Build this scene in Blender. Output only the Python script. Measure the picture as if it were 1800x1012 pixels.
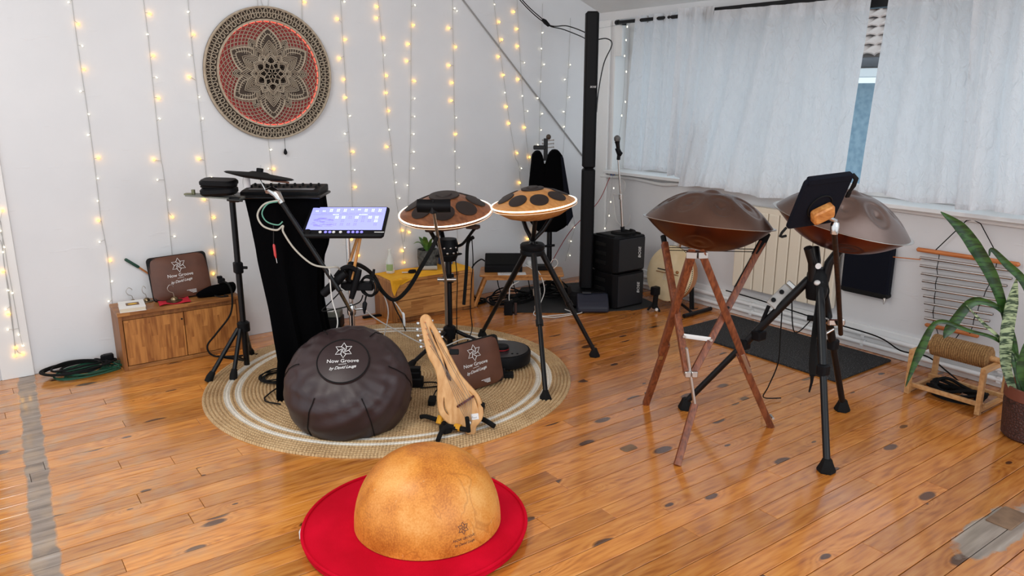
import bpy, bmesh, math, random
from mathutils import Vector, Matrix
random.seed(7)
S = bpy.context.scene
COL = S.collection
for o in list(bpy.data.objects): bpy.data.objects.remove(o, do_unlink=True)
R_ = math.radians
# ---------------------------------------------------------------- camera
cam_d = bpy.data.cameras.new('camera'); cam = bpy.data.objects.new('camera', cam_d); COL.objects.link(cam)
cam.location = (0, 0, 1.5); cam.rotation_euler = (R_(90-14.35), 0, R_(54.06-90))
cam_d.sensor_fit = 'HORIZONTAL'; cam_d.sensor_width = 36; cam_d.lens = 36*1352/1800
cam_d.clip_start = .05; cam_d.clip_end = 200
S.camera = cam
# ---------------------------------------------------------------- world and light
w = bpy.data.worlds.new('world'); S.world = w; w.use_nodes = True
bg = w.node_tree.nodes['Background']; bg.inputs[0].default_value = (.86, .93, 1, 1); bg.inputs[1].default_value = 1.15
def area(name, loc, target, size, size_y, power, col):
    d = bpy.data.lights.new(name, 'AREA'); d.shape = 'RECTANGLE'; d.size = size; d.size_y = size_y
    d.energy = power; d.color = col
    o = bpy.data.objects.new(name, d); COL.objects.link(o); o.location = loc
    o.rotation_euler = (Vector(target)-Vector(loc)).to_track_quat('-Z', 'Y').to_euler()
    return o
area('ceiling_lamp', (-.3, 2.1, 2.65), (1.6, 3.6, .4), 1.0, .6, 26, (1, .96, .9))
area('rear_window_light', (1.6, -2.6, 1.9), (2.4, 3, .6), 3.0, 1.4, 34, (.96, .98, 1))
S.view_settings.view_transform = 'Standard'; S.view_settings.look = 'None'
S.view_settings.exposure = 0.24; S.view_settings.gamma = 1; S.view_settings.use_curve_mapping = False

# ---------------------------------------------------------------- mesh builder
V = Vector
RT = V((.8096, -.5868, 0)); AW = V((.5868, .8096, 0)); UP = V((0, 0, 1))   # across and along the diagonal of the room
def frame(o, x, y, z=None):
    x = V(x).normalized(); y = V(y); z = x.cross(y).normalized() if z is None else V(z).normalized(); y = z.cross(x).normalized()
    return Matrix(((x.x, y.x, z.x, o[0]), (x.y, y.y, z.y, o[1]), (x.z, y.z, z.z, o[2]), (0, 0, 0, 1)))
def axis_frame(o, z):
    z = V(z).normalized(); a = V((0, 0, 1)) if abs(z.z) < .95 else V((1, 0, 0)); x = a.cross(z).normalized()
    return frame(o, x, z.cross(x))
def spline(pts, n=8, closed=False):
    P = [V(p) for p in pts]; out = []; N = len(P); rng = N if closed else N-1
    for i in range(rng):
        if closed: a, b, c, d = P[(i-1) % N], P[i], P[(i+1) % N], P[(i+2) % N]
        else: a, b, c, d = P[max(i-1, 0)], P[i], P[i+1], P[min(i+2, N-1)]
        for k in range(n):
            t = k/n; out.append(.5*((2*b)+(c-a)*t+(2*a-5*b+4*c-d)*t*t+(3*b-a-3*c+d)*t**3))
    if not closed: out.append(P[-1].copy())
    return out
class MB:
    def __init__(s, M=None): s.v = []; s.f = []; s.M = M or Matrix()
    def add(s, vs, fs):
        n = len(s.v); s.v += [s.M @ V(p) for p in vs]; s.f += [tuple(i+n for i in f) for f in fs]; return s
    def box(s, c, d, M=None, taper=1):
        x, y, z = d[0]/2, d[1]/2, d[2]/2; M = M or Matrix(); t = taper
        vs = [M @ V((a*x*(t if e > 0 else 1), b*y*(t if e > 0 else 1), e*z)) + V(c) if M == Matrix() else V(c)+M.to_3x3() @ V((a*x*(t if e > 0 else 1), b*y*(t if e > 0 else 1), e*z)) for e in (-1, 1) for a, b in ((-1, -1), (1, -1), (1, 1), (-1, 1))]
        return s.add(vs, [(3, 2, 1, 0), (4, 5, 6, 7), (0, 1, 5, 4), (1, 2, 6, 5), (2, 3, 7, 6), (3, 0, 4, 7)])
    def rbox(s, c, d, r=.01, seg=3, M=None):      # box with rounded corners in xy and chamfered z edges
        x, y, z = d[0]/2, d[1]/2, d[2]/2; r = min(r, x*.98, y*.98); e = min(r*.5, z*.6); ring = []
        for cx, cy, a0 in ((x-r, y-r, 0), (-x+r, y-r, 90), (-x+r, -y+r, 180), (x-r, -y+r, 270)):
            for k in range(seg+1):
                a = R_(a0+90*k/seg); ring.append((cx, cy, math.cos(a), math.sin(a)))
        n = len(ring); vs = []; M3 = (M or Matrix()).to_3x3()
        for zz, ins in ((-z, e), (-z+e, 0), (z-e, 0), (z, e)):
            for cx, cy, ca, sa in ring: vs.append(V(c)+M3 @ V((cx+ca*(r-ins), cy+sa*(r-ins), zz)))
        fs = [tuple(range(n-1, -1, -1)), tuple(range(3*n, 4*n))]
        for l in range(3):
            for i in range(n): j = (i+1) % n; fs.append((l*n+i, l*n+j, (l+1)*n+j, (l+1)*n+i))
        return s.add(vs, fs)
    def tube(s, pts, r, seg=8, closed=False, cap=True, flat=1):
        P = [V(p) for p in pts]; N = len(P); rs = r if isinstance(r, (list, tuple)) else [r]*N
        T = []
        for i in range(N):
            a = P[(i-1) % N] if (closed or i > 0) else P[i]; b = P[(i+1) % N] if (closed or i < N-1) else P[i]
            t = (b-a); T.append(t.normalized() if t.length > 1e-9 else V((0, 0, 1)))
        u = T[0].orthogonal().normalized(); vs = []; fs = []
        if abs(T[0].z) < .9: u = (UP-T[0]*T[0].z).normalized()
        for i in range(N):
            u = (u-T[i]*u.dot(T[i])); u = u.normalized() if u.length > 1e-6 else T[i].orthogonal().normalized(); w_ = T[i].cross(u)
            for k in range(seg):
                a = 2*math.pi*k/seg; vs.append(P[i]+(u*math.cos(a)*flat+w_*math.sin(a))*rs[i])
        for i in range(N if closed else N-1):
            j = (i+1) % N
            for k in range(seg): m = (k+1) % seg; fs.append((i*seg+k, i*seg+m, j*seg+m, j*seg+k))
        if cap and not closed: fs += [tuple(range(seg-1, -1, -1)), tuple(range((N-1)*seg, N*seg))]
        return s.add(vs, fs)
    def cyl(s, a, b, r, r2=None, seg=14): return s.tube([a, b], [r, r if r2 is None else r2], seg)
    def lathe(s, prof, seg=32, M=None, sx=1, sy=1, cap=True):
        M = M or Matrix(); vs = []; fs = []; n = len(prof)
        for k in range(seg):
            a = 2*math.pi*k/seg
            for r, z in prof: vs.append(M @ V((r*math.cos(a)*sx, r*math.sin(a)*sy, z)))
        for k in range(seg):
            m = (k+1) % seg
            for i in range(n-1): fs.append((k*n+i, m*n+i, m*n+i+1, k*n+i+1))
        if prof[0] == prof[-1] or not cap: return s.add(vs, fs)
        if prof[0][0] > 1e-6: fs.append(tuple(k*n for k in range(seg-1, -1, -1)))
        if prof[-1][0] > 1e-6: fs.append(tuple(k*n+n-1 for k in range(seg)))
        return s.add(vs, fs)
    def ball(s, c, r, seg=10, rings=6, sc=(1, 1, 1), M=None):
        M = M or Matrix(); pr = [(math.sin(math.pi*i/rings), -math.cos(math.pi*i/rings)) for i in range(rings+1)]
        pr[0] = (0, -1); pr[-1] = (0, 1)
        return s.lathe([(p[0]*r, p[1]*r) for p in pr], seg, Matrix.Translation(V(c)) @ M @ Matrix.Diagonal((*sc, 1)))
    def ring(s, c, n, R, r, seg=32, sec=8):
        M = axis_frame(c, n); return s.tube([M @ V((R*math.cos(2*math.pi*k/seg), R*math.sin(2*math.pi*k/seg), 0)) for k in range(seg)], r, sec, closed=True)
    def prism(s, poly, z0, z1, M=None):
        M = M or Matrix(); n = len(poly); vs = [M @ V((p[0], p[1], z)) for z in (z0, z1) for p in poly]
        return s.add(vs, [tuple(range(n-1, -1, -1)), tuple(range(n, 2*n))]+[(i, (i+1) % n, (i+1) % n+n, i+n) for i in range(n)])
    def ribbon(s, pts, w_, z0, z1, M=None, closed=False):    # flat raised line in the xy plane of M
        M = M or Matrix(); P = [V((p[0], p[1], 0)) for p in pts]; N = len(P); vs = []; fs = []
        for i in range(N):
            a = P[(i-1) % N] if (closed or i > 0) else P[i]; b = P[(i+1) % N] if (closed or i < N-1) else P[i]
            t = (b-a); t = t.normalized() if t.length > 1e-9 else V((1, 0, 0)); nn = V((-t.y, t.x, 0))*w_/2
            for q in (P[i]+nn, P[i]-nn):
                for z in (z0, z1): vs.append(M @ V((q.x, q.y, z)))
        for i in range(N if closed else N-1):
            a = 4*i; b = 4*((i+1) % N); fs += [(a+1, a+3, b+3, b+1), (a, a+1, b+1, b), (a+3, a+2, b+2, b+3)]
        return s.add(vs, fs)
    def sheet(s, grid, th=0):      # grid of points [i][j]; th gives it thickness along its normals
        n, m = len(grid), len(grid[0]); vs = [V(p) for row in grid for p in row]
        fs = [(i*m+j, i*m+j+1, (i+1)*m+j+1, (i+1)*m+j) for i in range(n-1) for j in range(m-1)]
        if th:
            nor = []
            for i in range(n):
                for j in range(m):
                    a = V(grid[min(i+1, n-1)][j])-V(grid[max(i-1, 0)][j]); b = V(grid[i][min(j+1, m-1)])-V(grid[i][max(j-1, 0)])
                    q = a.cross(b); nor.append(q.normalized() if q.length > 1e-9 else UP)
            k = n*m; vs += [p-q*th for p, q in zip(vs[:], nor)]; fs += [tuple(i+k for i in reversed(f)) for f in fs[:]]
            bd = [(i*m, (i+1)*m) for i in range(n-1)]+[((i+1)*m+m-1, i*m+m-1) for i in range(n-1)]+[(j+1, j) for j in range(m-1)]+[((n-1)*m+j, (n-1)*m+j+1) for j in range(m-1)]
            fs += [(a, b, b+k, a+k) for a, b in bd]
        return s.add(vs, fs)
    def build(s, name, m, parent=None, smooth=None, org=None, bevel=0, sub=0, tri=False):
        o_ = V(ORG[parent.name]) if parent else V(org) if org is not None else base_of(s.v)
        me = bpy.data.meshes.new(name); me.from_pydata([tuple(p-o_) for p in s.v], [], s.f); me.update()
        if smooth is not False:
            for p in me.polygons: p.use_smooth = True
            me.set_sharp_from_angle(angle=R_(smooth or 38))
        bm = bmesh.new(); bm.from_mesh(me); bmesh.ops.recalc_face_normals(bm, faces=bm.faces); bm.to_mesh(me); bm.free()
        if smooth is not False: me.set_sharp_from_angle(angle=R_(smooth or 38))
        ob = bpy.data.objects.new(name, me); COL.objects.link(ob); me.materials.append(m)
        if parent: ob.parent = parent
        else: ob.location = o_
        ORG[ob.name] = o_
        if bevel: b = ob.modifiers.new('bevel', 'BEVEL'); b.width = bevel; b.segments = 2; b.limit_method = 'ANGLE'
        if sub: b = ob.modifiers.new('sub', 'SUBSURF'); b.levels = b.render_levels = sub
        return ob
ORG = {}
def base_of(vs):
    xs = [p.x for p in vs]; ys = [p.y for p in vs]; return V(((min(xs)+max(xs))/2, (min(ys)+max(ys))/2, min(p.z for p in vs)))
def tag(o, label, cat, group=None, kind=None):
    o['label'] = label; o['category'] = cat
    if group: o['group'] = group
    if kind: o['kind'] = kind
    return o
def thing(name, label, cat, loc, group=None):
    o = bpy.data.objects.new(name, None); COL.objects.link(o); o.location = loc; o.empty_display_size = .05
    ORG[o.name] = V(loc); return tag(o, label, cat, group)
def struct(o): o['kind'] = 'structure'; return o
def text(name, s_, size, M, m, parent, shear=0, depth=.0006, spacing=1):     # M: x along the writing, z out of the surface
    cu = bpy.data.curves.new(name, 'FONT'); cu.body = s_; cu.size = size; cu.align_x = 'CENTER'; cu.align_y = 'CENTER'; cu.shear = shear
    cu.extrude = depth; cu.space_character = spacing; cu.resolution_u = 3
    t = bpy.data.objects.new(name+'_t', cu); COL.objects.link(t)
    dg = bpy.context.evaluated_depsgraph_get(); dg.update(); me0 = t.evaluated_get(dg).to_mesh()
    mb = MB(M); mb.add([v.co.copy() for v in me0.vertices], [tuple(p.vertices) for p in me0.polygons])
    bpy.data.objects.remove(t, do_unlink=True); bpy.data.curves.remove(cu)
    return mb.build(name, m, parent, smooth=False)
# ---------------------------------------------------------------- materials
def nodes(name):
    m = bpy.data.materials.new(name); m.use_nodes = True; nt = m.node_tree; b = nt.nodes['Principled BSDF']; return m, nt, b
def N(nt, t, **k):
    n = nt.nodes.new(t)
    for a, v in k.items():
        if a.startswith('i_'):
            key = a[2:].replace('_', ' '); n.inputs[int(key) if key.isdigit() else key].default_value = v
        else: setattr(n, a, v)
    return n
def ramp(nt, fac, stops, interp='LINEAR'):
    r = nt.nodes.new('ShaderNodeValToRGB'); e = r.color_ramp.elements; r.color_ramp.interpolation = interp
    while len(e) < len(stops): e.new(.5)
    for x, (p, c) in zip(e, stops): x.position = p; x.color = (*c, 1) if len(c) == 3 else c
    nt.links.new(fac, r.inputs[0]); return r.outputs[0]
def mix(nt, fac, a, b, typ='MIX'):
    n = nt.nodes.new('ShaderNodeMix'); n.data_type = 'RGBA'; n.blend_type = typ
    for i, x in ((0, fac), (6, a), (7, b)):
        if hasattr(x, 'is_output'): nt.links.new(x, n.inputs[i])
        else: n.inputs[i].default_value = x if i == 0 else (*x, 1) if len(x) == 3 else x
    return n.outputs[2]
def math_(nt, op, a, b=None, c=None):
    n = nt.nodes.new('ShaderNodeMath'); n.operation = op
    for i, x in enumerate((a, b, c)):
        if x is None: continue
        if hasattr(x, 'is_output'): nt.links.new(x, n.inputs[i])
        else: n.inputs[i].default_value = x
    return n.outputs[0]
def srgb(r, g, b):
    f = lambda c: (c/255/12.92 if c <= 10 else ((c/255+.055)/1.055)**2.4); return (f(r), f(g), f(b))
def mat(name, col, rough=.5, metal=0, col2=None, scale=12, stretch=(1, 1, 1), bump=0, bscale=80, bstretch=None, detail=4, contrast=(.35, .65), coat=0, spec=.5, sheen=0):
    m, nt, b = nodes(name); b.inputs['Roughness'].default_value = rough; b.inputs['Metallic'].default_value = metal
    b.inputs['Base Color'].default_value = (*col, 1); b.inputs['Specular IOR Level'].default_value = spec
    if coat: b.inputs['Coat Weight'].default_value = coat; b.inputs['Coat Roughness'].default_value = .08
    if sheen: b.inputs['Sheen Weight'].default_value = sheen
    tc = N(nt, 'ShaderNodeTexCoord')
    if col2:
        mp = N(nt, 'ShaderNodeMapping'); mp.inputs['Scale'].default_value = stretch; nt.links.new(tc.outputs['Object'], mp.inputs[0])
        n = N(nt, 'ShaderNodeTexNoise', i_Scale=scale, i_Detail=detail); nt.links.new(mp.outputs[0], n.inputs[0])
        nt.links.new(ramp(nt, n.outputs[0], [(contrast[0], col), (contrast[1], col2)]), b.inputs['Base Color'])
    if bump:
        mp = N(nt, 'ShaderNodeMapping'); mp.inputs['Scale'].default_value = bstretch or (1, 1, 1); nt.links.new(tc.outputs['Object'], mp.inputs[0])
        n = N(nt, 'ShaderNodeTexNoise', i_Scale=bscale, i_Detail=3); nt.links.new(mp.outputs[0], n.inputs[0])
        bp = N(nt, 'ShaderNodeBump', i_Strength=bump, i_Distance=.004); nt.links.new(n.outputs[0], bp.inputs['Height']); nt.links.new(bp.outputs[0], b.inputs['Normal'])
    return m
def wood(name, c1, c2, axis='X', scale=6, rough=.4, stave=None, coat=0):
    """grain runs along the given axis; stave = (axis, width): glued strips that differ in tone"""
    m, nt, b = nodes(name); b.inputs['Roughness'].default_value = rough
    if coat: b.inputs['Coat Weight'].default_value = coat; b.inputs['Coat Roughness'].default_value = .1
    tc = N(nt, 'ShaderNodeTexCoord'); st = {'X': (.12, 1, 1), 'Y': (1, .12, 1), 'Z': (1, 1, .12)}[axis]
    mp = N(nt, 'ShaderNodeMapping'); mp.inputs['Scale'].default_value = st; nt.links.new(tc.outputs['Object'], mp.inputs[0])
    src = mp.outputs[0]; tone = None
    if stave:
        sx = N(nt, 'ShaderNodeSeparateXYZ'); nt.links.new(tc.outputs['Object'], sx.inputs[0])
        fl = math_(nt, 'FLOOR', math_(nt, 'DIVIDE', sx.outputs['XYZ'.index(stave[0])], stave[1]))
        l2 = math_(nt, 'FLOOR', math_(nt, 'ADD', math_(nt, 'DIVIDE', sx.outputs['XYZ'.index(axis)], stave[1]*6), math_(nt, 'MULTIPLY', fl, .37)))
        wn = N(nt, 'ShaderNodeTexWhiteNoise', noise_dimensions='2D'); cb = N(nt, 'ShaderNodeCombineXYZ')
        nt.links.new(fl, cb.inputs[0]); nt.links.new(l2, cb.inputs[1]); nt.links.new(cb.outputs[0], wn.inputs['Vector']); tone = wn.outputs['Value']
        ad = N(nt, 'ShaderNodeVectorMath', operation='ADD'); sc_ = N(nt, 'ShaderNodeVectorMath', operation='SCALE', i_Scale=3.0)
        nt.links.new(wn.outputs['Color'], sc_.inputs[0]); nt.links.new(src, ad.inputs[0]); nt.links.new(sc_.outputs[0], ad.inputs[1]); src = ad.outputs[0]
    n1 = N(nt, 'ShaderNodeTexNoise', i_Scale=scale, i_Detail=2, i_Distortion=.6); nt.links.new(src, n1.inputs[0])
    n2 = N(nt, 'ShaderNodeTexNoise', i_Scale=scale*9, i_Detail=4); nt.links.new(src, n2.inputs[0])
    wv = math_(nt, 'SINE', math_(nt, 'MULTIPLY', n1.outputs[0], 40)); f = math_(nt, 'ADD', math_(nt, 'MULTIPLY', wv, .13), n2.outputs[0])
    if tone is not None: f = math_(nt, 'ADD', f, math_(nt, 'MULTIPLY', math_(nt, 'SUBTRACT', tone, .5), .45))
    nt.links.new(ramp(nt, f, [(.25, c1), (.75, c2)]), b.inputs['Base Color']); return m
def emit(name, col, strength):
    m, nt, b = nodes(name); b.inputs['Base Color'].default_value = (*col, 1); b.inputs['Emission Color'].default_value = (*col, 1); b.inputs['Emission Strength'].default_value = strength; return m
M = {}
M['black'] = mat('black_metal', (.003, .003, .004), .36, spec=.32)
M['plastic'] = mat('black_plastic', (.005, .005, .006), .5, spec=.14, bump=.15, bscale=300)
M['rubber'] = mat('black_rubber', (.004, .004, .004), .8, spec=.25)
M['cloth_black'] = mat('black_cloth', (.0012, .0012, .0016), 1., spec=.06, bump=.2, bscale=500)
M['navy'] = mat('navy_canvas', (.0025, .0035, .009), .85, spec=.2, bump=.3, bscale=500)
M['chrome'] = mat('chrome', (.62, .6, .58), .16, 1)
M['steel'] = mat('brushed_steel', (.5, .47, .44), .32, 1)
M['white_metal'] = mat('painted_white', (.75, .74, .72), .4)
M['white_cable'] = mat('white_cable', (.7, .68, .64), .45)
M['ink'] = mat('white_print', (.8, .79, .78), .6)
M['ink_dark'] = mat('dark_print', (.03, .02, .04), .6)
# ================================================================ the room
def floor_material():
    m, nt, b = nodes('pine_floorboards'); L = nt.links.new
    g = N(nt, 'ShaderNodeNewGeometry'); oi = N(nt, 'ShaderNodeObjectInfo'); sp = N(nt, 'ShaderNodeSeparateXYZ'); L(g.outputs['Position'], sp.inputs[0])
    rnd = oi.outputs['Random']
    off = N(nt, 'ShaderNodeCombineXYZ'); L(math_(nt, 'MULTIPLY', rnd, 37.), off.inputs[0]); L(math_(nt, 'MULTIPLY', rnd, 91.), off.inputs[1])
    ad = N(nt, 'ShaderNodeVectorMath', operation='ADD'); L(g.outputs['Position'], ad.inputs[0]); L(off.outputs[0], ad.inputs[1])
    mp = N(nt, 'ShaderNodeMapping'); mp.inputs['Scale'].default_value = (.1, 1, 1); L(ad.outputs[0], mp.inputs[0])
    # knots, stretched along the boards
    mk = N(nt, 'ShaderNodeMapping'); mk.inputs['Scale'].default_value = (1.15, 2.6, 0); L(ad.outputs[0], mk.inputs[0])
    nd = N(nt, 'ShaderNodeTexNoise', i_Scale=14., i_Detail=2.); L(g.outputs['Position'], nd.inputs[0])
    vs = N(nt, 'ShaderNodeTexVoronoi', i_Scale=1.75, i_Randomness=1., voronoi_dimensions='2D'); L(mk.outputs[0], vs.inputs['Vector'])
    d = math_(nt, 'ADD', vs.outputs['Distance'], math_(nt, 'MULTIPLY', math_(nt, 'SUBTRACT', nd.outputs[0], .5), .07))
    sc = N(nt, 'ShaderNodeSeparateColor'); L(vs.outputs['Color'], sc.inputs[0])
    rad = math_(nt, 'MULTIPLY', math_(nt, 'SUBTRACT', sc.outputs[0], .1), .125)
    knot = N(nt, 'ShaderNodeMapRange', i_From_Min=1.15, i_From_Max=.8); L(math_(nt, 'DIVIDE', d, math_(nt, 'MAXIMUM', rad, .004)), knot.inputs[0])
    # grain
    n1 = N(nt, 'ShaderNodeTexNoise', i_Scale=5., i_Detail=1.5, i_Distortion=.4); L(mp.outputs[0], n1.inputs[0])
    n2 = N(nt, 'ShaderNodeTexNoise', i_Scale=70., i_Detail=4.); L(mp.outputs[0], n2.inputs[0])
    ringk = math_(nt, 'DIVIDE', .05, math_(nt, 'ADD', d, .09))
    wv = math_(nt, 'SINE', math_(nt, 'MULTIPLY', math_(nt, 'ADD', n1.outputs[0], ringk), 90.))
    gf = math_(nt, 'ADD', math_(nt, 'MULTIPLY', wv, .08), n2.outputs[0])
    base = ramp(nt, gf, [(.12, srgb(146, 78, 28)), (.48, srgb(204, 130, 54)), (.92, srgb(230, 164, 84))])
    # tone per board and slow change over the room: honey by the left wall, redder towards the window
    tone = ramp(nt, rnd, [(0, (.74, .72, .7)), (.5, (1, 1, 1)), (1, (1.14, 1.12, 1.08))])
    c = mix(nt, 1., base, tone, 'MULTIPLY')
    drift = N(nt, 'ShaderNodeMapRange', i_From_Min=.3, i_From_Max=2.6); L(sp.outputs[0], drift.inputs[0])
    c = mix(nt, drift.outputs[0], mix(nt, 1., c, (1.06, 1.08, 1.02), 'MULTIPLY'), mix(nt, 1., c, (.9, .82, .8), 'MULTIPLY'))
    c = mix(nt, math_(nt, 'MULTIPLY', knot.outputs[0], .88), c, srgb(48, 18, 9))
    # old partition line: bare greyed boards along a strip, and a greyed worn spot further right
    nw = N(nt, 'ShaderNodeTexNoise', i_Scale=9., i_Detail=5.); L(g.outputs['Position'], nw.inputs[0])
    jit = math_(nt, 'MULTIPLY', math_(nt, 'SUBTRACT', nw.outputs[0], .5), .05)
    xc = math_(nt, 'ADD', math_(nt, 'SUBTRACT', sp.outputs[0], math_(nt, 'MULTIPLY', math_(nt, 'SUBTRACT', sp.outputs[1], 3.6), .05)), jit)
    ds = math_(nt, 'ABSOLUTE', math_(nt, 'SUBTRACT', xc, .112))
    strip = N(nt, 'ShaderNodeMapRange', i_From_Min=.043, i_From_Max=.034); L(ds, strip.inputs[0])
    ex = math_(nt, 'DIVIDE', math_(nt, 'SUBTRACT', sp.outputs[0], 2.78), .27); ey = math_(nt, 'DIVIDE', math_(nt, 'SUBTRACT', sp.outputs[1], .955), .075)
    ell = math_(nt, 'ADD', math_(nt, 'SQRT', math_(nt, 'ADD', math_(nt, 'MULTIPLY', ex, ex), math_(nt, 'MULTIPLY', ey, ey))), math_(nt, 'MULTIPLY', jit, 22.))
    spot = N(nt, 'ShaderNodeMapRange', i_From_Min=1.02, i_From_Max=.9); L(ell, spot.inputs[0])
    worn = math_(nt, 'MAXIMUM', strip.outputs[0], spot.outputs[0])
    ng = N(nt, 'ShaderNodeTexNoise', i_Scale=26., i_Detail=6.); L(mp.outputs[0], ng.inputs[0])
    grey = ramp(nt, ng.outputs[0], [(.3, srgb(104, 88, 76)), (.62, srgb(160, 144, 130)), (.8, srgb(196, 188, 180))])
    c = mix(nt, worn, c, grey)
    scuff = N(nt, 'ShaderNodeMapRange', i_From_Min=.9, i_From_Max=.2, i_To_Max=.5); L(sp.outputs[0], scuff.inputs[0])
    sc2 = N(nt, 'ShaderNodeMapRange', i_From_Min=.48, i_From_Max=.66); L(nw.outputs[0], sc2.inputs[0])
    c = mix(nt, math_(nt, 'MULTIPLY', scuff.outputs[0], sc2.outputs[0]), c, srgb(178, 150, 118))
    L(c, b.inputs['Base Color']); b.inputs['Specular IOR Level'].default_value = .6; b.inputs['Coat Weight'].default_value = .6; b.inputs['Coat Roughness'].default_value = .14; b.inputs['Coat IOR'].default_value = 1.6
    ro = N(nt, 'ShaderNodeMapRange', i_To_Min=.15, i_To_Max=.27); nr = N(nt, 'ShaderNodeTexNoise', i_Scale=7., i_Detail=5.); L(g.outputs['Position'], nr.inputs[0]); L(nr.outputs[0], ro.inputs[0])
    L(math_(nt, 'ADD', ro.outputs[0], math_(nt, 'MULTIPLY', worn, .4)), b.inputs['Roughness'])
    bp = N(nt, 'ShaderNodeBump', i_Strength=.12, i_Distance=.004); hb = N(nt, 'ShaderNodeTexNoise', i_Scale=6., i_Detail=3.); L(ad.outputs[0], hb.inputs[0])
    L(math_(nt, 'ADD', hb.outputs[0], math_(nt, 'MULTIPLY', gf, .12)), bp.inputs['Height']); L(bp.outputs[0], b.inputs['Normal'])
    return m
M['floor'] = floor_material()
M['gap'] = mat('dark_joint', (.03, .015, .008), .9)
XB, YA = 4.29, 4.74      # inner faces of the window wall and of the long wall
f = struct(MB().box((1.5, 1.5, -.034), (6.2, 7.0, .04)).build('floor', M['gap'], org=(1.5, 1.5, 0), smooth=False))
yy = YA-.002; bw = .0865; row = 0
while yy > -1.2:
    y0 = yy-bw+.003; xx = -1.3-random.uniform(0, 1.6)
    while xx < XB-.01:
        ln = random.uniform(.8, 2.3); ln = XB-xx if XB-xx-ln < .3 else ln; x1 = min(xx+ln, XB-.002); x0 = max(xx, -1.4)
        if x1-x0 > .05 and not (yy > 4.5 and x1 < .0):
            h = random.uniform(-.0007, 0); e = .0012; a, b_ = x0+.0007, x1-.0007
            vs = [(a, y0, -.014), (b_, y0, -.014), (b_, yy, -.014), (a, yy, -.014), (a, y0, h-e), (b_, y0, h-e), (b_, yy, h-e), (a, yy, h-e), (a+e, y0+e, h), (b_-e, y0+e, h), (b_-e, yy-e, h), (a+e, yy-e, h)]
            MB().add(vs, [(0, 1, 5, 4), (1, 2, 6, 5), (2, 3, 7, 6), (3, 0, 4, 7), (4, 5, 9, 8), (5, 6, 10, 9), (6, 7, 11, 10), (7, 4, 8, 11), (8, 9, 10, 11)]).build('floorboard', M['floor'], f, smooth=False)
        xx += ln
    yy -= bw; row += 1
def wall_material(name, c, c2):
    m, nt, b = nodes(name); L = nt.links.new; b.inputs['Roughness'].default_value = .55
    tc = N(nt, 'ShaderNodeTexCoord'); n = N(nt, 'ShaderNodeTexNoise', i_Scale=1.6, i_Detail=5.); L(tc.outputs['Object'], n.inputs[0])
    L(ramp(nt, n.outputs[0], [(.3, c), (.7, c2)]), b.inputs['Base Color'])
    n2 = N(nt, 'ShaderNodeTexNoise', i_Scale=9., i_Detail=6., i_Roughness=.7); L(tc.outputs['Object'], n2.inputs[0])
    n3 = N(nt, 'ShaderNodeMapping'); n3.inputs['Scale'].default_value = (2.2, 2.2, 14); L(tc.outputs['Object'], n3.inputs[0])
    n4 = N(nt, 'ShaderNodeTexNoise', i_Scale=2.2, i_Detail=3.); L(n3.outputs[0], n4.inputs[0])
    flakes = N(nt, 'ShaderNodeMapRange', i_From_Min=.68, i_From_Max=.72); L(n4.outputs[0], flakes.inputs[0])
    bp = N(nt, 'ShaderNodeBump', i_Strength=.22, i_Distance=.006); L(math_(nt, 'ADD', n2.outputs[0], math_(nt, 'MULTIPLY', flakes.outputs[0], .6)), bp.inputs['Height']); L(bp.outputs[0], b.inputs['Normal'])
    return m
M['wall'] = wall_material('white_painted_wall', srgb(216, 218, 221), srgb(226, 227, 229))
M['wall_b'] = wall_material('white_painted_wall_window_side', srgb(212, 211, 212), srgb(222, 221, 221))
M['ceil'] = wall_material('white_ceiling', srgb(212, 212, 211), srgb(222, 222, 221))
M['white'] = mat('white_gloss_paint', srgb(232, 232, 231), .35, bump=.1, bscale=30)
slope = .39
zc = lambda x: 2.075+(4.33-x)*slope if x > 2.2 else 2.075+2.13*slope
# long wall with the string lights, gable shaped at its window end
MB().prism([(-.02, 0), (XB+.05, 0), (XB+.05, zc(XB+.05)+.02), (2.2, zc(2.2)+.02), (-.02, zc(2.2)+.02)], 0, .12, frame((0, YA, 0), (1, 0, 0), (0, 0, 1), (0, -1, 0)) @ Matrix.Diagonal((1, 1, -1, 1))).build('wall_left', M['wall'], smooth=False)
struct(bpy.data.objects['wall_left'])
# flat pilaster and door jamb at the left end of the long wall
t1 = struct(MB().box((.135, YA-.006, 1.45), (.15, .012, 2.9)).build('trim_1', M['white'], smooth=False, bevel=.002))
struct(MB().box((.022, YA-.004, 1.45), (.062, .008, 2.9)).build('trim_2', M['white'], smooth=False, bevel=.002))
M['door'] = wood('door_wood', srgb(120, 60, 22), srgb(160, 88, 36), 'Z', 8)
struct(MB().box((-.46, YA+.02, 1.03), (.88, .05, 2.06)).build('door_1', M['door'], smooth=False, bevel=.003))
struct(MB().box((-1.4, YA+.06, 1.45), (1.0, .12, 2.9)).build('wall_side', M['wall'], smooth=False))
# sloping ceiling
cl = MB(); cl.prism([(XB+.3, zc(XB+.3)), (2.2, zc(2.2)), (-1.4, zc(2.2)), (-1.4, zc(2.2)+.1), (2.2, zc(2.2)+.1), (XB+.3, zc(XB+.3)+.1)], 0, 3.9, frame((0, YA+.12, 0), (1, 0, 0), (0, 0, 1), (0, -1, 0)))
struct(cl.build('ceiling', M['ceil'], smooth=False))
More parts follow.
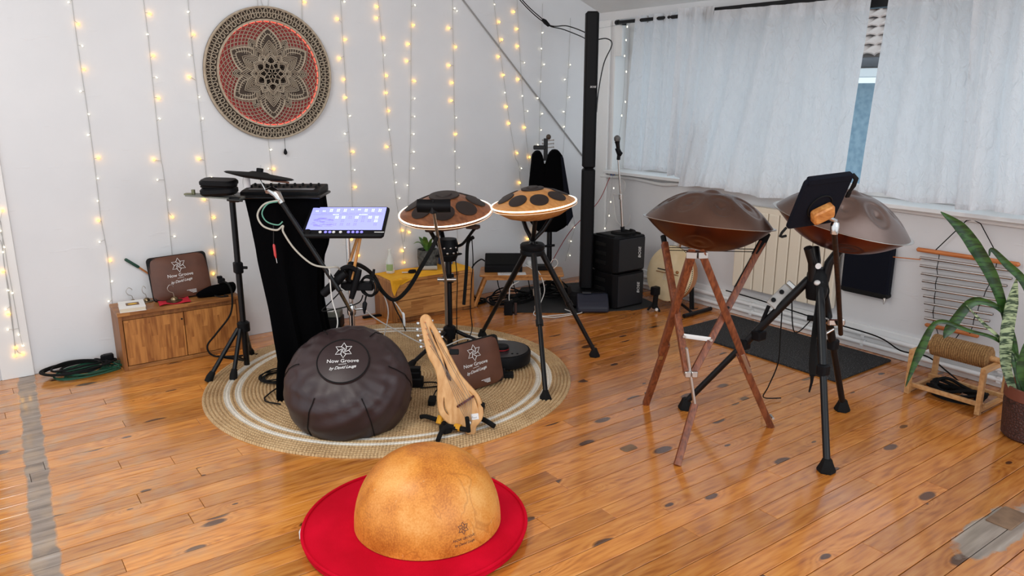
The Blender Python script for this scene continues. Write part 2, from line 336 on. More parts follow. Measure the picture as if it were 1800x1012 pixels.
# window wall: parapet below, pier in the corner, lintel
ZS, ZT = .868, 2.03
wb = MB(); wb.box((XB+.13, 1.62, ZS/2), (.26, 6.24, ZS)); wb.box((XB+.13, 4.66, (ZS+ZT)/2), (.26, .17, ZT-ZS)); wb.box((XB+.13, 1.62, ZT+.05), (.26, 6.24, .1))
struct(wb.build('wall_right', M['wall_b'], smooth=False))
struct(MB().rbox((XB-.012, 4.665, 1.02), (.024, .13, 2.02), .006).build('trim_3', M['white']))
struct(MB().box((XB+.07, 1.7, ZS+.012), (.3, 5.75, .024)).build('trim_4', M['white'], smooth=False, bevel=.004))     # window sill
struct(MB().box((XB+.12, 4.568, 1.46), (.24, .02, 1.14)).build('trim_5', M['white'], smooth=False, bevel=.003))      # left reveal board
struct(MB().box((XB-.012, 4.50, 1.88), (.024, .07, .24)).build('trim_6', M['white'], smooth=False, bevel=.003))      # block carrying the curtain rod
# moulding under the sill (a painted conduit with clips) and heating pipes along the floor
cd = MB(); P = [(XB-.018, 4.66, .833), (XB-.018, 4.3, .846), (XB-.018, 4.0, .828), (XB-.018, 3.75, .85), (XB-.018, 3.2, .858), (XB-.018, 2.5, .858), (XB-.018, 1.5, .85), (XB-.018, -.5, .85)]
cd.tube(spline(P, 8), .013, 8); struct(cd.build('trim_7', M['white']))
struct(MB().box((XB-.011, 1.6, .075), (.022, 6.1, .15)).build('baseboard_right', M['white'], smooth=False, bevel=.004))
for z, n in ((.05, 'trim_8'), (.105, 'trim_9')):
    p = MB(); p.cyl((XB-.045, 4.6, z), (XB-.045, -1.2, z), .014, seg=12)
    for y in (3.9, 3.1, 2.3, 1.55): p.box((XB-.035, y, z), (.045, .02, .034))
    struct(p.build(n, M['white']))
# windows: frames with glass
def glass_mat():
    m, nt, b = nodes('window_glass'); nt.nodes.remove(b); o = nt.nodes['Material Output']
    t = N(nt, 'ShaderNodeBsdfTransparent'); t.inputs[0].default_value = (.9, .95, .97, 1); g = N(nt, 'ShaderNodeBsdfGlossy', i_Roughness=.02); mx = N(nt, 'ShaderNodeMixShader', i_Fac=.06)
    nt.links.new(t.outputs[0], mx.inputs[1]); nt.links.new(g.outputs[0], mx.inputs[2]); nt.links.new(mx.outputs[0], o.inputs[0]); return m
M['glass'] = glass_mat()
xw = XB+.17
for i, (ya, yb) in enumerate(((4.558, 3.75), (3.75, 2.9), (2.9, 1.75), (1.75, .4), (.4, -1.1))):
    fr = MB(); yc = (ya+yb)/2; wd = ya-yb
    for y in (ya-.03, yb+.03): fr.box((xw, y, (ZS+ZT)/2+.01), (.05, .06, ZT-ZS-.03))
    for z in (ZS+.055, ZT-.03): fr.box((xw, yc, z), (.05, wd-.12, .06))
    fo = struct(fr.build('window_%d' % (i+1), M['white'], smooth=False, bevel=.003))
    MB().box((xw, yc, (ZS+ZT)/2+.012), (.006, wd-.12, ZT-ZS-.14)).build('pane', M['glass'], fo, smooth=False)
# ---------------------------------------------------------------- neighbour's house across the yard
M['tile_roof'] = mat('sunlit_roof_tile', srgb(190, 168, 158), .8, col2=srgb(212, 196, 188), scale=3)
M['house'] = mat('pale_blue_render', srgb(120, 150, 168), .9, col2=srgb(150, 176, 190), scale=14, detail=8)
M['slate'] = mat('dark_gutter', srgb(70, 72, 78), .6)
hs = thing('house', 'neighbouring house with pale tiled roof and blue wall seen between the curtains', 'house', (9.6, 5.0, -3))
MB().box((9.9, 5.0, -.7), (.3, 9, 4.6)).build('wall', M['house'], hs, smooth=False)
MB().box((9.45, 5.0, 1.72), (.5, 9.2, .1)).build('soffit', M['white'], hs, smooth=False)
MB().tube([(9.22, .4, 1.84), (9.22, 9.6, 1.84)], .06, 10).build('gutter', M['slate'], hs)
sl = V((.8, 0, .6)); nr = V((-.6, 0, .8)); r0 = V((9.25, 0, 1.86))
rf = MB(frame(r0, (0, 1, 0), sl)); rf.prism([(.4, 0), (9.6, 0), (9.6, 3.2), (.4, 3.2)], .03, .12).build('roof', M['tile_roof'], hs, smooth=False); rf_o = [c for c in hs.children if c.name.startswith('roof')][0]
tm = MB()
pr = [(-.088, 0), (-.055, .03), (0, .042), (.055, .03), (.088, 0)]
g_ = [[V((a, y, z+.05-.05*(y/.24))) for a, z in pr] for y in (0, .24)]
tm.sheet(g_, .018); tmesh = None; FRM = frame(r0, (0, 1, 0), sl)
# frame z points down-and-out for this winding, so make tiles rise along the outward normal
for i in range(11):
    for j in range(24):
        pos = r0+V((0, 3.3+.172*j+(.086 if i % 2 else 0), 0))+sl*(.02+.2*i)-nr*(-.0)
        if tmesh is None:
            q = MB(Matrix(((0, sl.x, nr.x, 0), (1, sl.y, nr.y, 0), (0, sl.z, nr.z, 0), (0, 0, 0, 1)))); q.v = [q.M @ p for p in tm.v]; q.f = tm.f
            ob = q.build('roof_tile', M['tile_roof'], rf_o, org=(0, 0, 0)); o0 = ORG[rf_o.name]
            me = ob.data; me.transform(Matrix.Translation(o0)); tmesh = me
        else:
            ob = bpy.data.objects.new('roof_tile', tmesh); COL.objects.link(ob); ob.parent = rf_o
        ob.location = pos-ORG[rf_o.name]
wn = MB().box((9.72, 6.6, .6), (.06, 1.2, 1.5)).build('window', M['white'], hs, smooth=False)
MB().box((9.685, 6.6, .6), (.02, 1.02, 1.32)).build('pane', M['house'], wn, smooth=False)
tag(MB().box((7.5, 3, -3.05), (12, 30, .1)).build('yard', mat('yard_gravel', (.5, .5, .5), .9), smooth=False), 'grey yard ground outside the windows', 'ground'); bpy.data.objects['yard']['kind'] = 'structure'
# ================================================================ fairy lights: wall coordinates (x, z) of the wires, and (x, z, warm) of the bulbs
STRANDS=[
    ([(0.633,1.972),(0.631,1.954),(0.63,1.771),(0.632,1.575),(0.635,1.378),(0.635,1.146),(0.633,0.958),(0.631,0.805),(0.639,0.627),(0.634,0.418),(0.631,0.352),(0.63,0.194),(0.63,0.113)],[(0.615,1.942,0),(0.647,1.838,1),(0.651,1.729,0),(0.646,1.612,1),(0.614,1.499,0),(0.64,1.381,0),(0.623,1.273,0),(0.658,1.15,1),(0.642,1.04,0),(0.626,0.919,0),(0.618,0.812,1),(0.609,0.693,0),(0.65,0.582,1),(0.644,0.464,0),(0.614,0.352,0),(0.632,0.124,1)]),
    ([(0.976,1.995),(0.974,1.976),(0.977,1.779),(0.974,1.527),(0.973,1.383),(0.972,1.14),(0.977,1.07),(0.979,0.885),(0.975,0.577)],[(1.0,1.907,1),(0.974,1.799,0),(0.994,1.69,1),(0.996,1.574,0),(0.998,1.462,1),(0.988,1.351,0),(0.936,1.126,1),(0.941,1.013,0),(0.995,0.895,0),(1.001,0.794,1),(0.998,0.682,0)]),
    ([(1.206,2.01),(1.204,1.99),(1.202,1.788),(1.205,1.56),(1.207,1.368),(1.209,1.174),(1.21,1.009),(1.212,0.781),(1.217,0.585),(1.216,0.346)],[(1.198,1.927,0),(1.219,1.809,1),(1.182,1.697,0),(1.173,1.578,1),(1.214,1.468,0),(1.221,1.347,0),(1.178,1.119,1),(1.239,1.008,0),(1.184,0.883,1),(1.232,0.77,1),(1.227,0.653,0),(1.199,0.558,1),(1.196,0.431,1)]),
    ([(1.594,2.04),(1.589,1.825),(1.592,1.434),(1.594,1.205),(1.601,1.025),(1.599,0.903),(1.59,0.6)],[(1.603,1.153,0),(1.578,1.04,0),(1.616,1.035,1),(1.593,0.917,1)]),
    ([(1.859,2.057),(1.863,2.032),(1.858,1.934),(1.857,1.67)],[(1.88,2.023,1)]),
    ([(2.114,2.069),(2.113,2.048),(2.114,1.814),(2.117,1.647),(2.117,1.44),(2.121,1.247),(2.124,1.071),(2.123,0.887),(2.12,0.781),(2.123,0.606),(2.132,0.432),(2.132,0.304)],[(2.136,2.039,0),(2.087,1.935,1),(2.13,1.815,1),(2.087,1.701,1),(2.109,1.572,1),(2.111,1.46,1),(2.134,1.345,0),(2.093,1.234,0),(2.146,1.118,1),(2.149,0.999,0),(2.148,0.886,1),(2.104,0.541,1),(2.149,0.425,1)]),
    ([(2.37,2.086),(2.371,2.064),(2.379,1.967),(2.387,1.806),(2.391,1.66),(2.399,1.447),(2.406,1.286),(2.42,1.187),(2.426,1.084),(2.435,0.932),(2.445,0.787),(2.461,0.66),(2.473,0.55),(2.486,0.459),(2.488,0.368),(2.483,0.323)],[(2.361,2.024,1),(2.356,1.955,1),(2.397,1.835,1),(2.401,1.727,0),(2.411,1.599,1),(2.401,1.489,1),(2.417,1.373,1),(2.412,1.25,0),(2.391,1.139,1),(2.452,1.017,0),(2.447,0.897,0),(2.469,0.788,0),(2.476,0.67,0),(2.487,0.56,1),(2.496,0.438,0),(2.479,0.418,1),(2.492,0.332,1)]),
    ([(2.612,2.102),(2.611,2.079),(2.599,1.804),(2.591,1.617),(2.578,1.33),(2.57,1.181),(2.557,1.011),(2.543,0.799),(2.52,0.615),(2.494,0.478)],[(2.635,2.049,0),(2.62,1.923,1),(2.576,1.803,1),(2.564,1.694,1),(2.615,1.567,1),(2.612,1.452,0),(2.607,1.333,0),(2.595,1.216,0),(2.592,1.097,0),(2.585,0.984,0),(2.534,0.871,0),(2.537,0.543,1)]),
    ([(2.928,2.123),(2.928,2.099),(2.928,1.911),(2.929,1.67),(2.927,1.424),(2.929,1.223),(2.927,1.13),(2.925,0.815),(2.933,0.522),(2.939,0.386)],[(2.941,2.046,0),(2.96,2.031,0),(2.897,1.917,1),(2.949,1.795,1),(2.891,1.673,1),(2.914,1.557,1),(2.902,1.436,1),(2.94,1.319,0),(2.934,1.205,1),(2.923,1.085,0),(2.956,0.969,0),(2.952,0.853,0),(2.936,0.402,1)]),
    ([(3.266,2.151),(3.269,2.121),(3.302,1.893),(3.364,1.533),(3.396,1.328),(3.437,1.13),(3.462,1.009),(3.481,0.983),(3.495,0.927),(3.509,0.793),(3.524,0.68)],[(3.272,2.091,0),(3.315,1.977,1),(3.338,1.858,1),(3.309,1.74,1),(3.348,1.613,1),(3.36,1.489,0),(3.375,1.389,1),(3.4,1.269,1),(3.475,1.049,1),(3.513,0.932,0),(3.499,0.824,1)]),
    ([(3.471,2.164),(3.473,2.134),(3.497,1.788),(3.528,1.443),(3.549,1.246),(3.577,1.044),(3.6,0.838)],[(3.444,2.053,1),(3.47,1.937,1),(3.48,1.817,1),(3.538,1.703,0),(3.486,1.585,1),(3.519,1.465,0),(3.57,1.355,0),(3.542,1.235,1),(3.593,1.012,1)]),
    ([(3.705,2.124),(3.704,2.03),(3.699,1.73),(3.689,1.442),(3.684,1.107),(3.656,0.918),(3.648,0.578),(3.639,0.429),(3.578,0.354)],[(3.704,1.92,0),(3.695,1.807,0),(3.722,1.694,0),(3.691,1.57,0),(3.663,1.449,0),(3.708,1.333,0),(3.7,1.212,0),(3.67,1.101,0),(3.646,0.44,1),(3.578,0.38,1)]),
    ([(3.975,2.037),(3.974,1.92),(3.96,1.603),(3.947,1.373),(3.931,1.098),(3.927,0.902),(4.017,0.592),(4.06,0.433),(4.018,0.304),(3.966,0.152)],[(3.979,1.696,0),(3.926,1.586,0),(3.976,1.454,0),(3.919,1.346,0),(3.925,1.23,0),(4.048,0.424,0),(4.02,0.312,0),(4.012,0.195,0)]),
]
BUNCH=[
    ([(0.145,0.728),(0.168,0.856),(0.167,0.776),(0.154,0.636),(0.156,0.492),(0.146,0.262),(0.136,0.13)],[(0.185,0.906,1),(0.158,0.691,0),(0.152,0.487,0),(0.128,0.387,0),(0.134,0.127,1)]),
    ([(0.151,0.758),(0.158,0.727),(0.154,0.585),(0.15,0.43),(0.145,0.305),(0.144,0.177),(0.152,0.143),(0.168,0.132)],[(0.167,0.716,0),(0.144,0.588,1),(0.137,0.359,1),(0.144,0.171,1),(0.171,0.128,1)]),
    ([(0.16,0.807),(0.168,0.746),(0.168,0.603),(0.17,0.49),(0.171,0.353),(0.172,0.236)],[(0.162,0.802,0),(0.169,0.469,0),(0.122,0.277,0),(0.167,0.239,0),(0.177,0.176,0)]),
]
REVEAL=([(4.22,4.362,2.003),(4.22,4.366,1.976),(4.22,4.374,1.745),(4.22,4.374,1.537),(4.22,4.393,1.296),(4.22,4.433,1.033)],[(4.22,4.363,1.962),(4.22,4.371,1.868),(4.22,4.381,1.755),(4.22,4.357,1.641),(4.22,4.356,1.421),(4.22,4.39,1.318)])
LOW=([(4.25,4.469,0.875),(4.25,4.502,0.844),(4.25,4.511,0.728),(4.25,4.528,0.64),(4.25,4.537,0.522),(4.25,4.575,0.413)],[(4.25,4.462,0.868),(4.25,4.484,0.752),(4.25,4.514,0.639),(4.25,4.526,0.526),(4.25,4.571,0.416)])
M['wire'] = mat('clear_grey_wire', srgb(176, 176, 174), .4)
M['led_w'] = emit('white_led', (1, .88, .62), 3); M['led_y'] = emit('warm_led', (1, .5, .05), 7)
def bulb_mesh(name, r, m):
    b = MB().lathe([(0, -r*1.5), (r*.8, -r*.9), (r, 0), (r*.7, r*.9), (r*.45, r*1.6), (0, r*1.7)], 8)
    me = bpy.data.meshes.new(name); me.from_pydata([tuple(p) for p in b.v], [], b.f); me.materials.append(m)
    for p in me.polygons: p.use_smooth = True
    return me
BM = [bulb_mesh('bulb_white', .0042, M['led_w']), bulb_mesh('bulb_warm', .0062, M['led_y'])]
def light_string(label, wire, bulbs, y=4.728, cat='fairy lights', group='fairy light strands on the long wall'):
    top = wire[0]; t = thing('light_string', label, cat, (top[0], y, min(w_[1] for w_ in wire)), group)
    w3 = spline([(a, y, z) for a, z in wire], 5); mb = MB().tube(w3, .0016, 5)
    for a, z, k in bulbs:
        p = min(w3, key=lambda q: abs(q.z-z)+.3*abs(q.x-a)); bp = V((a, y-.004 if not k else y-.002, z))
        if (p-bp).length < .12: mb.tube([p, (p+bp)/2+V((0, -.006, 0)), bp], .0012, 4)
        ob = bpy.data.objects.new('bulb', BM[k]); COL.objects.link(ob); ob.parent = t; ob.location = bp-V(t.location); ob.rotation_euler = (R_(random.uniform(60, 120)), 0, R_(random.uniform(-60, 60)))
    mb.build('wire', M['wire'], t); return t
ORD = ['first', 'second', 'third', 'fourth', 'fifth', 'sixth', 'seventh', 'eighth', 'ninth', 'tenth', 'eleventh', 'twelfth', 'thirteenth']
WHERE = ['ending beside the low wooden cabinet', 'running down behind the brown bag on the cabinet', 'between the cabinet bag and the round carving', 'coming out under the round carving behind the cymbal', 'short visible end just above the round carving',
         'right of the round carving, behind the lit screen', 'reaching the yellow cloth on the dresser', 'joining its neighbour above the dresser', 'straight above the dark wooden drum', 'slanting behind the light wooden drum', 'slanting left of the black covered instrument', 'above the pegs of the covered instrument', 'next to the tall black speaker column']
for i, (w_, b_) in enumerate(STRANDS):
    light_string('fairy-light strand %s, %s from left' % (WHERE[i], ORD[i]), w_, b_)
BW = ['longest strand of the bunch of fairy lights at the far left edge', 'strand with most warm bulbs in the bunch at the far left edge', 'rightmost strand of the fairy-light bunch at the far left edge']
for (w_, b_), l in zip(BUNCH, BW): light_string(l, w_, b_, 4.722, group='fairy light bunch at the left edge')
def light_string_x(label, pts, bulbs):
    zb = min(p[2] for p in pts); t = thing('light_string', label, 'fairy lights', (pts[0][0], pts[0][1], zb), 'fairy light strands by the window')
    MB().tube(spline(pts, 5), .0014, 5).build('wire', M['wire'], t)
    for p in bulbs:
        ob = bpy.data.objects.new('bulb', BM[0]); COL.objects.link(ob); ob.parent = t; ob.location = V(p)-V(t.location)
light_string_x('fairy-light strand hanging in the window corner left of the curtain', *REVEAL)
light_string_x('fairy-light strand hanging below the sill corner behind the microphone', *LOW)
# ================================================================ curtains
def curtain_mat():
    m, nt, b = nodes('white_curtain_cloth'); nt.nodes.remove(b); o = nt.nodes['Material Output']; L = nt.links.new
    d = N(nt, 'ShaderNodeBsdfDiffuse'); t = N(nt, 'ShaderNodeBsdfTranslucent'); mx = N(nt, 'ShaderNodeMixShader', i_Fac=.64)
    d.inputs[0].default_value = (.9, .9, .9, 1); t.inputs[0].default_value = (.93, .95, .98, 1)
    tc = N(nt, 'ShaderNodeTexCoord'); n = N(nt, 'ShaderNodeTexNoise', i_Scale=26., i_Detail=4., i_Distortion=1.2); mp = N(nt, 'ShaderNodeMapping'); mp.inputs['Scale'].default_value = (1, 1, .55)
    L(tc.outputs['Object'], mp.inputs[0]); L(mp.outputs[0], n.inputs[0])
    bp = N(nt, 'ShaderNodeBump', i_Strength=.9, i_Distance=.02); L(n.outputs[0], bp.inputs['Height']); L(bp.outputs[0], d.inputs['Normal']); L(bp.outputs[0], t.inputs['Normal'])
    L(d.outputs[0], mx.inputs[1]); L(t.outputs[0], mx.inputs[2]); L(mx.outputs[0], o.inputs[0]); return m
M['curtain'] = curtain_mat()
def curtain(label, x, top, bot, zt, zb, waves, amp, seed, eyelets=(), hemtop=.055, bulge=0):
    """top, bot = (y left, y right); zt, zb = (z left, z right)"""
    rg = random.Random(seed); ph = [rg.uniform(0, 6.28) for _ in range(4)]; n, m_ = 26, 130
    t = thing('curtain', label, 'curtain', (x, (bot[0]+bot[1])/2, min(zb)), 'white window curtains')
    def pt(u, v):
        uu = u+.03*math.sin(7*u+ph[0]+2*v)
        y = (top[0]+(top[1]-top[0])*u)*(1-v)+(bot[0]+(bot[1]-bot[0])*u)*v; z = (zt[0]+(zt[1]-zt[0])*u)*(1-v)+(zb[0]+(zb[1]-zb[0])*u)*v
        a = amp*(.55+.6*v); f = math.sin(2*math.pi*waves*uu+ph[1])+.45*math.sin(2*math.pi*waves*1.73*uu+ph[2]+1.4*v)+.22*math.sin(2*math.pi*waves*3.3*uu+ph[3]-2*v)
        f = math.copysign(abs(f)**.8, f)
        return V((x+a*f-bulge*math.sin(math.pi*v)*.5, y, z+.012*math.sin(9*u+ph[2])*v*v))
    g = [[pt(i/m_, j/n) for i in range(m_+1)] for j in range(n+1)]
    MB().sheet(g).build('cloth', M['curtain'], t, smooth=80)
    H = zt[0]-zb[0]; v1 = hemtop/H
    for nm, va, vb in (('top_hem', 0, v1), ('bottom_hem', 1-.028/H, 1)):
        MB().sheet([[pt(i/m_, va+(vb-va)*k/2)-V((.0015, 0, 0)) for i in range(m_+1)] for k in range(3)]).build(nm, M['curtain'], t, smooth=80)
    if eyelets:
        for u in eyelets:
            p = pt(u, .035/H); MB().ring((p.x, p.y, zt[0]-.03), (.8, -.6, 0), .021, .0045, 20, 6).build('eyelet', M['steel'], t)
    return t
curtain('short white curtain with metal eyelets on the black rod by the corner', 4.2, (4.245, 3.8), (4.315, 3.76), (2.03, 2.03), (.93, .93), 3.2, .028, 3, (.22, .55), .075)
curtain('narrow bunched white curtain between the eyelet curtain and the wide one', 4.17, (3.8, 3.5), (3.82, 3.62), (2.045, 2.035), (.925, .90), 2.2, .028, 5, (), .08)
curtain('widest white curtain, hanging in front of the middle window', 4.12, (3.46, 2.412), (3.70, 2.455), (2.0, 1.99), (.858, .868), 5.5, .02, 11, (), .07)
curtain('white curtain right of the bare strip of window', 4.11, (2.300, 1.84), (2.345, 1.80), (1.985, 1.985), (.95, .93), 2.6, .017, 17, (), .06)
curtain('rumpled white curtain at the right edge of the picture', 4.08, (1.86, .9), (1.83, .95), (2.0, 2.0), (.925, .92), 6.5, .026, 23, (), .06)
curtain('unseen white curtain added beyond the right edge', 4.1, (.9, -.9), (.95, -.9), (2.0, 2.0), (.925, .92), 9, .018, 29, (), .06)  # out of view, added to keep the window light consistent
t = thing('curtain_rod', 'black curtain rod by the corner through metal eyelets', 'curtain rod', (4.2, 3.95, 1.985))
MB().cyl((4.2, 4.45, 1.997), (4.2, 3.46, 1.997), .013).build('rod', M['black'], t); MB().lathe([(0, -.02), (.018, -.015), (.018, .012), (0, .015)], 14, axis_frame((4.2, 4.45, 1.997), (0, 1, 0))).build('finial', M['black'], t)
t.location = t.location
MB().box((4.24, 4.44, 1.99), (.08, .012, .02)).build('bracket', M['black'], t, smooth=False)
tag(MB().box((4.23, 1.3, 1.985), (.07, 4.6, .09)).build('blind_cassette', M['black'], smooth=False, bevel=.006), 'long black roller-blind cassette above the windows', 'blind')
M['stick'] = mat('brown_stick', srgb(96, 62, 40), .7)
tag(MB().tube([(4.155, 3.53, 1.28), (4.16, 3.57, 1.15), (4.165, 3.61, 1.0), (4.18, 3.635, .904)], [.011, .013, .013, .012], 8).build('stick', M['stick']), 'brown stick leaning behind the wide white curtain', 'stick')
# ================================================================ carved mandala
M['taupe'] = mat('laser_cut_wood', srgb(160, 144, 124), .7, col2=srgb(180, 166, 146), scale=30)
M['taupe_dk'] = mat('slot_shade_wood', srgb(66, 54, 45), .8)  # plates behind the tracery, shade of the slots put into the colour
M['red_back'] = mat('red_panel_with_glow', srgb(140, 40, 36), .6)  # red panel, part of the LED glow put into its colour
mc = V((1.632, YA, 1.6)); FM = frame(mc, (1, 0, 0), (0, 0, 1))      # z of the frame points into the room
if FM.to_3x3().col[2].y > 0: FM = frame(mc, (-1, 0, 0), (0, 0, 1))
SX = 1 if FM.to_3x3().col[0].x > 0 else -1
md = thing('mandala_carving', 'large round layered mandala carving with a glowing red background on the white wall', 'wall art', (mc.x, YA, 1.217))
circ = lambda r, n=96: [(r*math.cos(2*math.pi*k/n), r*math.sin(2*math.pi*k/n)) for k in range(n)]
MB().lathe([(0, .002), (.381, .002), (.3835, .008), (.381, .014), (0, .014)], 96, FM).build('back_board', M['taupe_dk'], md)
MB().lathe([(.0, .014), (.305, .014), (.305, .016), (0, .016)], 64, FM).build('red_panel', M['red_back'], md)
rim = MB().lathe([(.372, .013), (.383, .013), (.383, .034), (.378, .037), (.372, .034), (.372, .013)], 96, FM); rim.lathe([(.3, .013), (.312, .013), (.312, .036), (.3, .036), (.3, .013)], 96, FM); rim.build('rim', M['taupe'], md)
MB().lathe([(.307, .0141), (.376, .0141), (.376, .0165), (.307, .0165), (.307, .0141)], 96, FM).build('rim_panel', M['taupe_dk'], md)
lp = MB(); nn = 66
for k in range(nn):
    for rr, a_, h, dz, off in ((.332, .0145, .0105, .034, 0), (.357, .0135, .0105, .029, .5)):
        th = 2*math.pi*(k+off)/nn; ca, sa = math.cos(th), math.sin(th)
        pts = []
        for q in range(10):
            e = 2*math.pi*q/10; u, v_ = a_*math.cos(e)+.002, h*math.sin(e)*(1-.35*math.cos(e)); pts.append((ca*(rr+u)-sa*v_, sa*(rr+u)+ca*v_))
        lp.ribbon(pts, .0042, .016, dz, FM, True)
lp.build('rim_loops', M['taupe'], md)['kind'] = 'stuff'
M['led_red'] = emit("red_led", (1, .08, .05), 2.8)
MB().lathe([(.2975, .017), (.2995, .017), (.2995, .0215), (.2975, .0215), (.2975, .017)], 96, FM).build('led_ring', M['led_red'], md)
lt = MB(); nl = 44
for k in range(nl):
    for sgn in (-1, 1):
        lt.ribbon([((.14+.162*q/12)*math.cos(2*math.pi*k/nl+sgn*.95*(q/12)), (.14+.162*q/12)*math.sin(2*math.pi*k/nl+sgn*.95*(q/12))) for q in range(13)], .0034, .02, .0245, FM)
lt.build('lattice', M['taupe'], md)['kind'] = 'stuff'
def petal(a0, r0, r1, w_, p=1., n=12, s=1., belly=.55):
    out = []
    rs = r0+(r1-r0)*(1-s)*.5; re = r1-(r1-r0)*(1-s)*.5
    prof = lambda t: math.sin(math.pi*min(1, t**belly if t > 0 else 0))**p
    L_ = [(rs+(re-rs)*q/n, w_*s*prof(q/n)) for q in range(n+1)]
    ca, sa = math.cos(a0), math.sin(a0)
    for x_, y_ in L_: out.append((ca*x_-sa*y_, sa*x_+ca*y_))
    for x_, y_ in reversed(L_[1:-1]): out.append((ca*x_+sa*y_, sa*x_-ca*y_))
    return out
def petal_part(a0, r0, r1, w_, z0, z1, rings, lw, ribs=0, p=1., belly=.55):
    ob = MB().prism(petal(a0, r0, r1, w_, p, belly=belly), z0, z1-.004, FM).build('petal', M['taupe_dk'], md, smooth=False)
    r = MB()
    for s in rings: r.ribbon(petal(a0, r0, r1, w_*.97, p, s=s, belly=belly), lw, z0+.001, z1, FM, True)
    ca, sa = math.cos(a0), math.sin(a0)
    for q in range(ribs):
        t_ = (q+1)/(ribs+1); x0 = r0+(r1-r0)*(.25+.7*t_); hw = w_*math.sin(math.pi*(.25+.7*t_)**belly)
        for sg in (-1, 1):
            a, b2 = (x0, sg*hw*.95), (x0-.02, sg*hw*.45); r.ribbon([(ca*a[0]-sa*a[1], sa*a[0]+ca*a[1]), (ca*b2[0]-sa*b2[1], sa*b2[0]+ca*b2[1])], lw*.7, z0+.001, z1-.002, FM)
    r.build('petal_tracery', M['taupe'], ob, smooth=False)
for k in range(6): petal_part(R_(60*k), .15, .225, .03, .024, .029, (1, .7, .4), .0035, 0, .6)
for k in range(6): petal_part(R_(90+60*k), .08, .262, .078, .028, .035, (1, .93, .62), .0045, 9, .8, .75)
for k in range(6): petal_part(R_(60+60*k), .05, .185, .036, .034, .04, (1, .75, .5), .0035, 0, 1., .75)
for k in range(6): petal_part(R_(90+60*k), .06, .19, .045, .039, .046, (1, .8, .6, .4, .2), .0034, 0, .9, .8)
for k in range(6): petal_part(R_(60+60*k), .03, .125, .042, .045, .051, (1, .82, .6), .004, 0, .9, .7)
for k in range(6): petal_part(R_(90+60*k), .03, .122, .042, .049, .055, (1, .8, .55), .004, 0, .9, .7)
for k in range(6): petal_part(R_(60+60*k), .01, .084, .03, .053, .059, (1, .7), .004, 0, .8, .6)
for k in range(6): petal_part(R_(90+60*k), .002, .06, .019, .057, .063, (1,), .0035, 0, .8, .5)
hw = MB(); hw.tube(spline([(1.60, YA-.01, 2.3), (1.612, YA-.01, 2.03), (1.632, YA-.012, 1.975)], 4), .0015, 5); hw.tube(spline([(1.69, YA-.01, 2.3), (1.66, YA-.01, 2.02), (1.645, YA-.012, 1.975)], 4), .0015, 5); hw.build('hanging_wire', M['wire'], md)
t = thing('pendant_switch', 'small black teardrop switch hanging on a cord below the round carving', 'switch', (1.69, 4.715, 1.118))
MB().lathe([(0, 0), (.009, .006), (.0115, .016), (.007, .03), (.003, .038), (0, .04)], 14, Matrix.Translation((1.69, 4.715, 1.118))).build('body', M['plastic'], t); MB().tube([(1.69, 4.715, 1.157), (1.692, 4.72, 1.23)], .0014, 5).build('cord', M['black'], t)
# ================================================================ cables and conduit on the upper walls
tag(MB().tube([(2.75, YA-.008, 2.37), (4.043, YA-.008, 1.084), (4.262, YA-.008, .868)], .006, 6).build('conduit', mat('grey_conduit', srgb(150, 150, 150), .5)), 'thin grey conduit running diagonally down the long wall', 'conduit')
t = thing('power_cable', 'black power cable with a connector drooping to the top of the speaker column', 'cable', (3.6, 4.5, 1.9))
MB().tube(spline([(3.2, 4.62, 2.36), (3.424, 4.6, 2.12), (3.613, 4.6, 1.997), (3.66, 4.58, 1.955), (3.72, 4.5, 1.93), (3.72, 4.3, 1.87), (3.6, 4.1, 1.83)], 8), .004, 6).build('cord', M['black'], t)
MB().tube(spline([(3.18, 4.62, 2.35), (3.42, 4.6, 2.105), (3.64, 4.58, 1.965), (3.76, 4.5, 1.955), (3.78, 4.3, 1.89), (3.6, 4.1, 1.845)], 8), .004, 6).build('cord', M['black'], t)
MB().tube([(3.605, 4.6, 2.0), (3.625, 4.595, 1.985), (3.655, 4.585, 1.958)], [.01, .017, .012], 8).build('connector', M['plastic'], t)
tag(MB().tube(spline([(3.602, 4.012, 1.83), (3.66, 3.975, 1.838), (3.69, 3.955, 1.80), (3.65, 3.985, 1.68), (3.622, 4.0, 1.5), (3.614, 4.006, 1.36)], 8), .004, 6).build('cable', M['black']), 'black cable looping out of the right side of the speaker column', 'cable')
tag(MB().tube([(3.605, 4.03, 1.9), (4.27, 4.46, 1.99)], .0015, 5).build('cord', M['wire']), 'thin grey cord from the speaker column to the window corner', 'cord')
# ================================================================ things that carry the same print
def star_lines():
    out = []
    for k in range(6):
        a = R_(90+60*k); P = lambda r, d: (r*math.cos(a+R_(d)), r*math.sin(a+R_(d)))
        out.append([P(.56, -30), P(1, 0), P(.56, 30)])
        out.append([P(.56, 30), P(.42, 22), P(.3, 2), P(.22, -22), P(.1, -40)])
    return out
def print_logo(Mx, s, m, parent, w_=.0055):
    """Mx: plane of the print, z outwards; s = width of the words"""
    st = MB(); r = s*.30
    for l in star_lines(): st.ribbon([(x*r, y*r+s*.42) for x, y in l], s*.02, 0, .0012, Mx)
    st.ribbon([(-s*.13, -s*.13), (s*.13, -s*.11)], s*.012, 0, .0012, Mx)
    st.build('logo', m, parent, smooth=False)
    text('words', 'Now Groove', s*.19, Mx @ Matrix.Translation((0, s*.0, .0008)), m, parent)
    text('signature', 'by David Lauga', s*.155, Mx @ Matrix.Translation((0, -s*.25, .0008)) @ Matrix.Rotation(R_(5), 4, 'Z'), m, parent, shear=.45, spacing=.92)
M['brown_cloth'] = mat('brown_satin', srgb(84, 48, 32), .5, col2=srgb(100, 60, 42), scale=8, bump=.25, bscale=14)
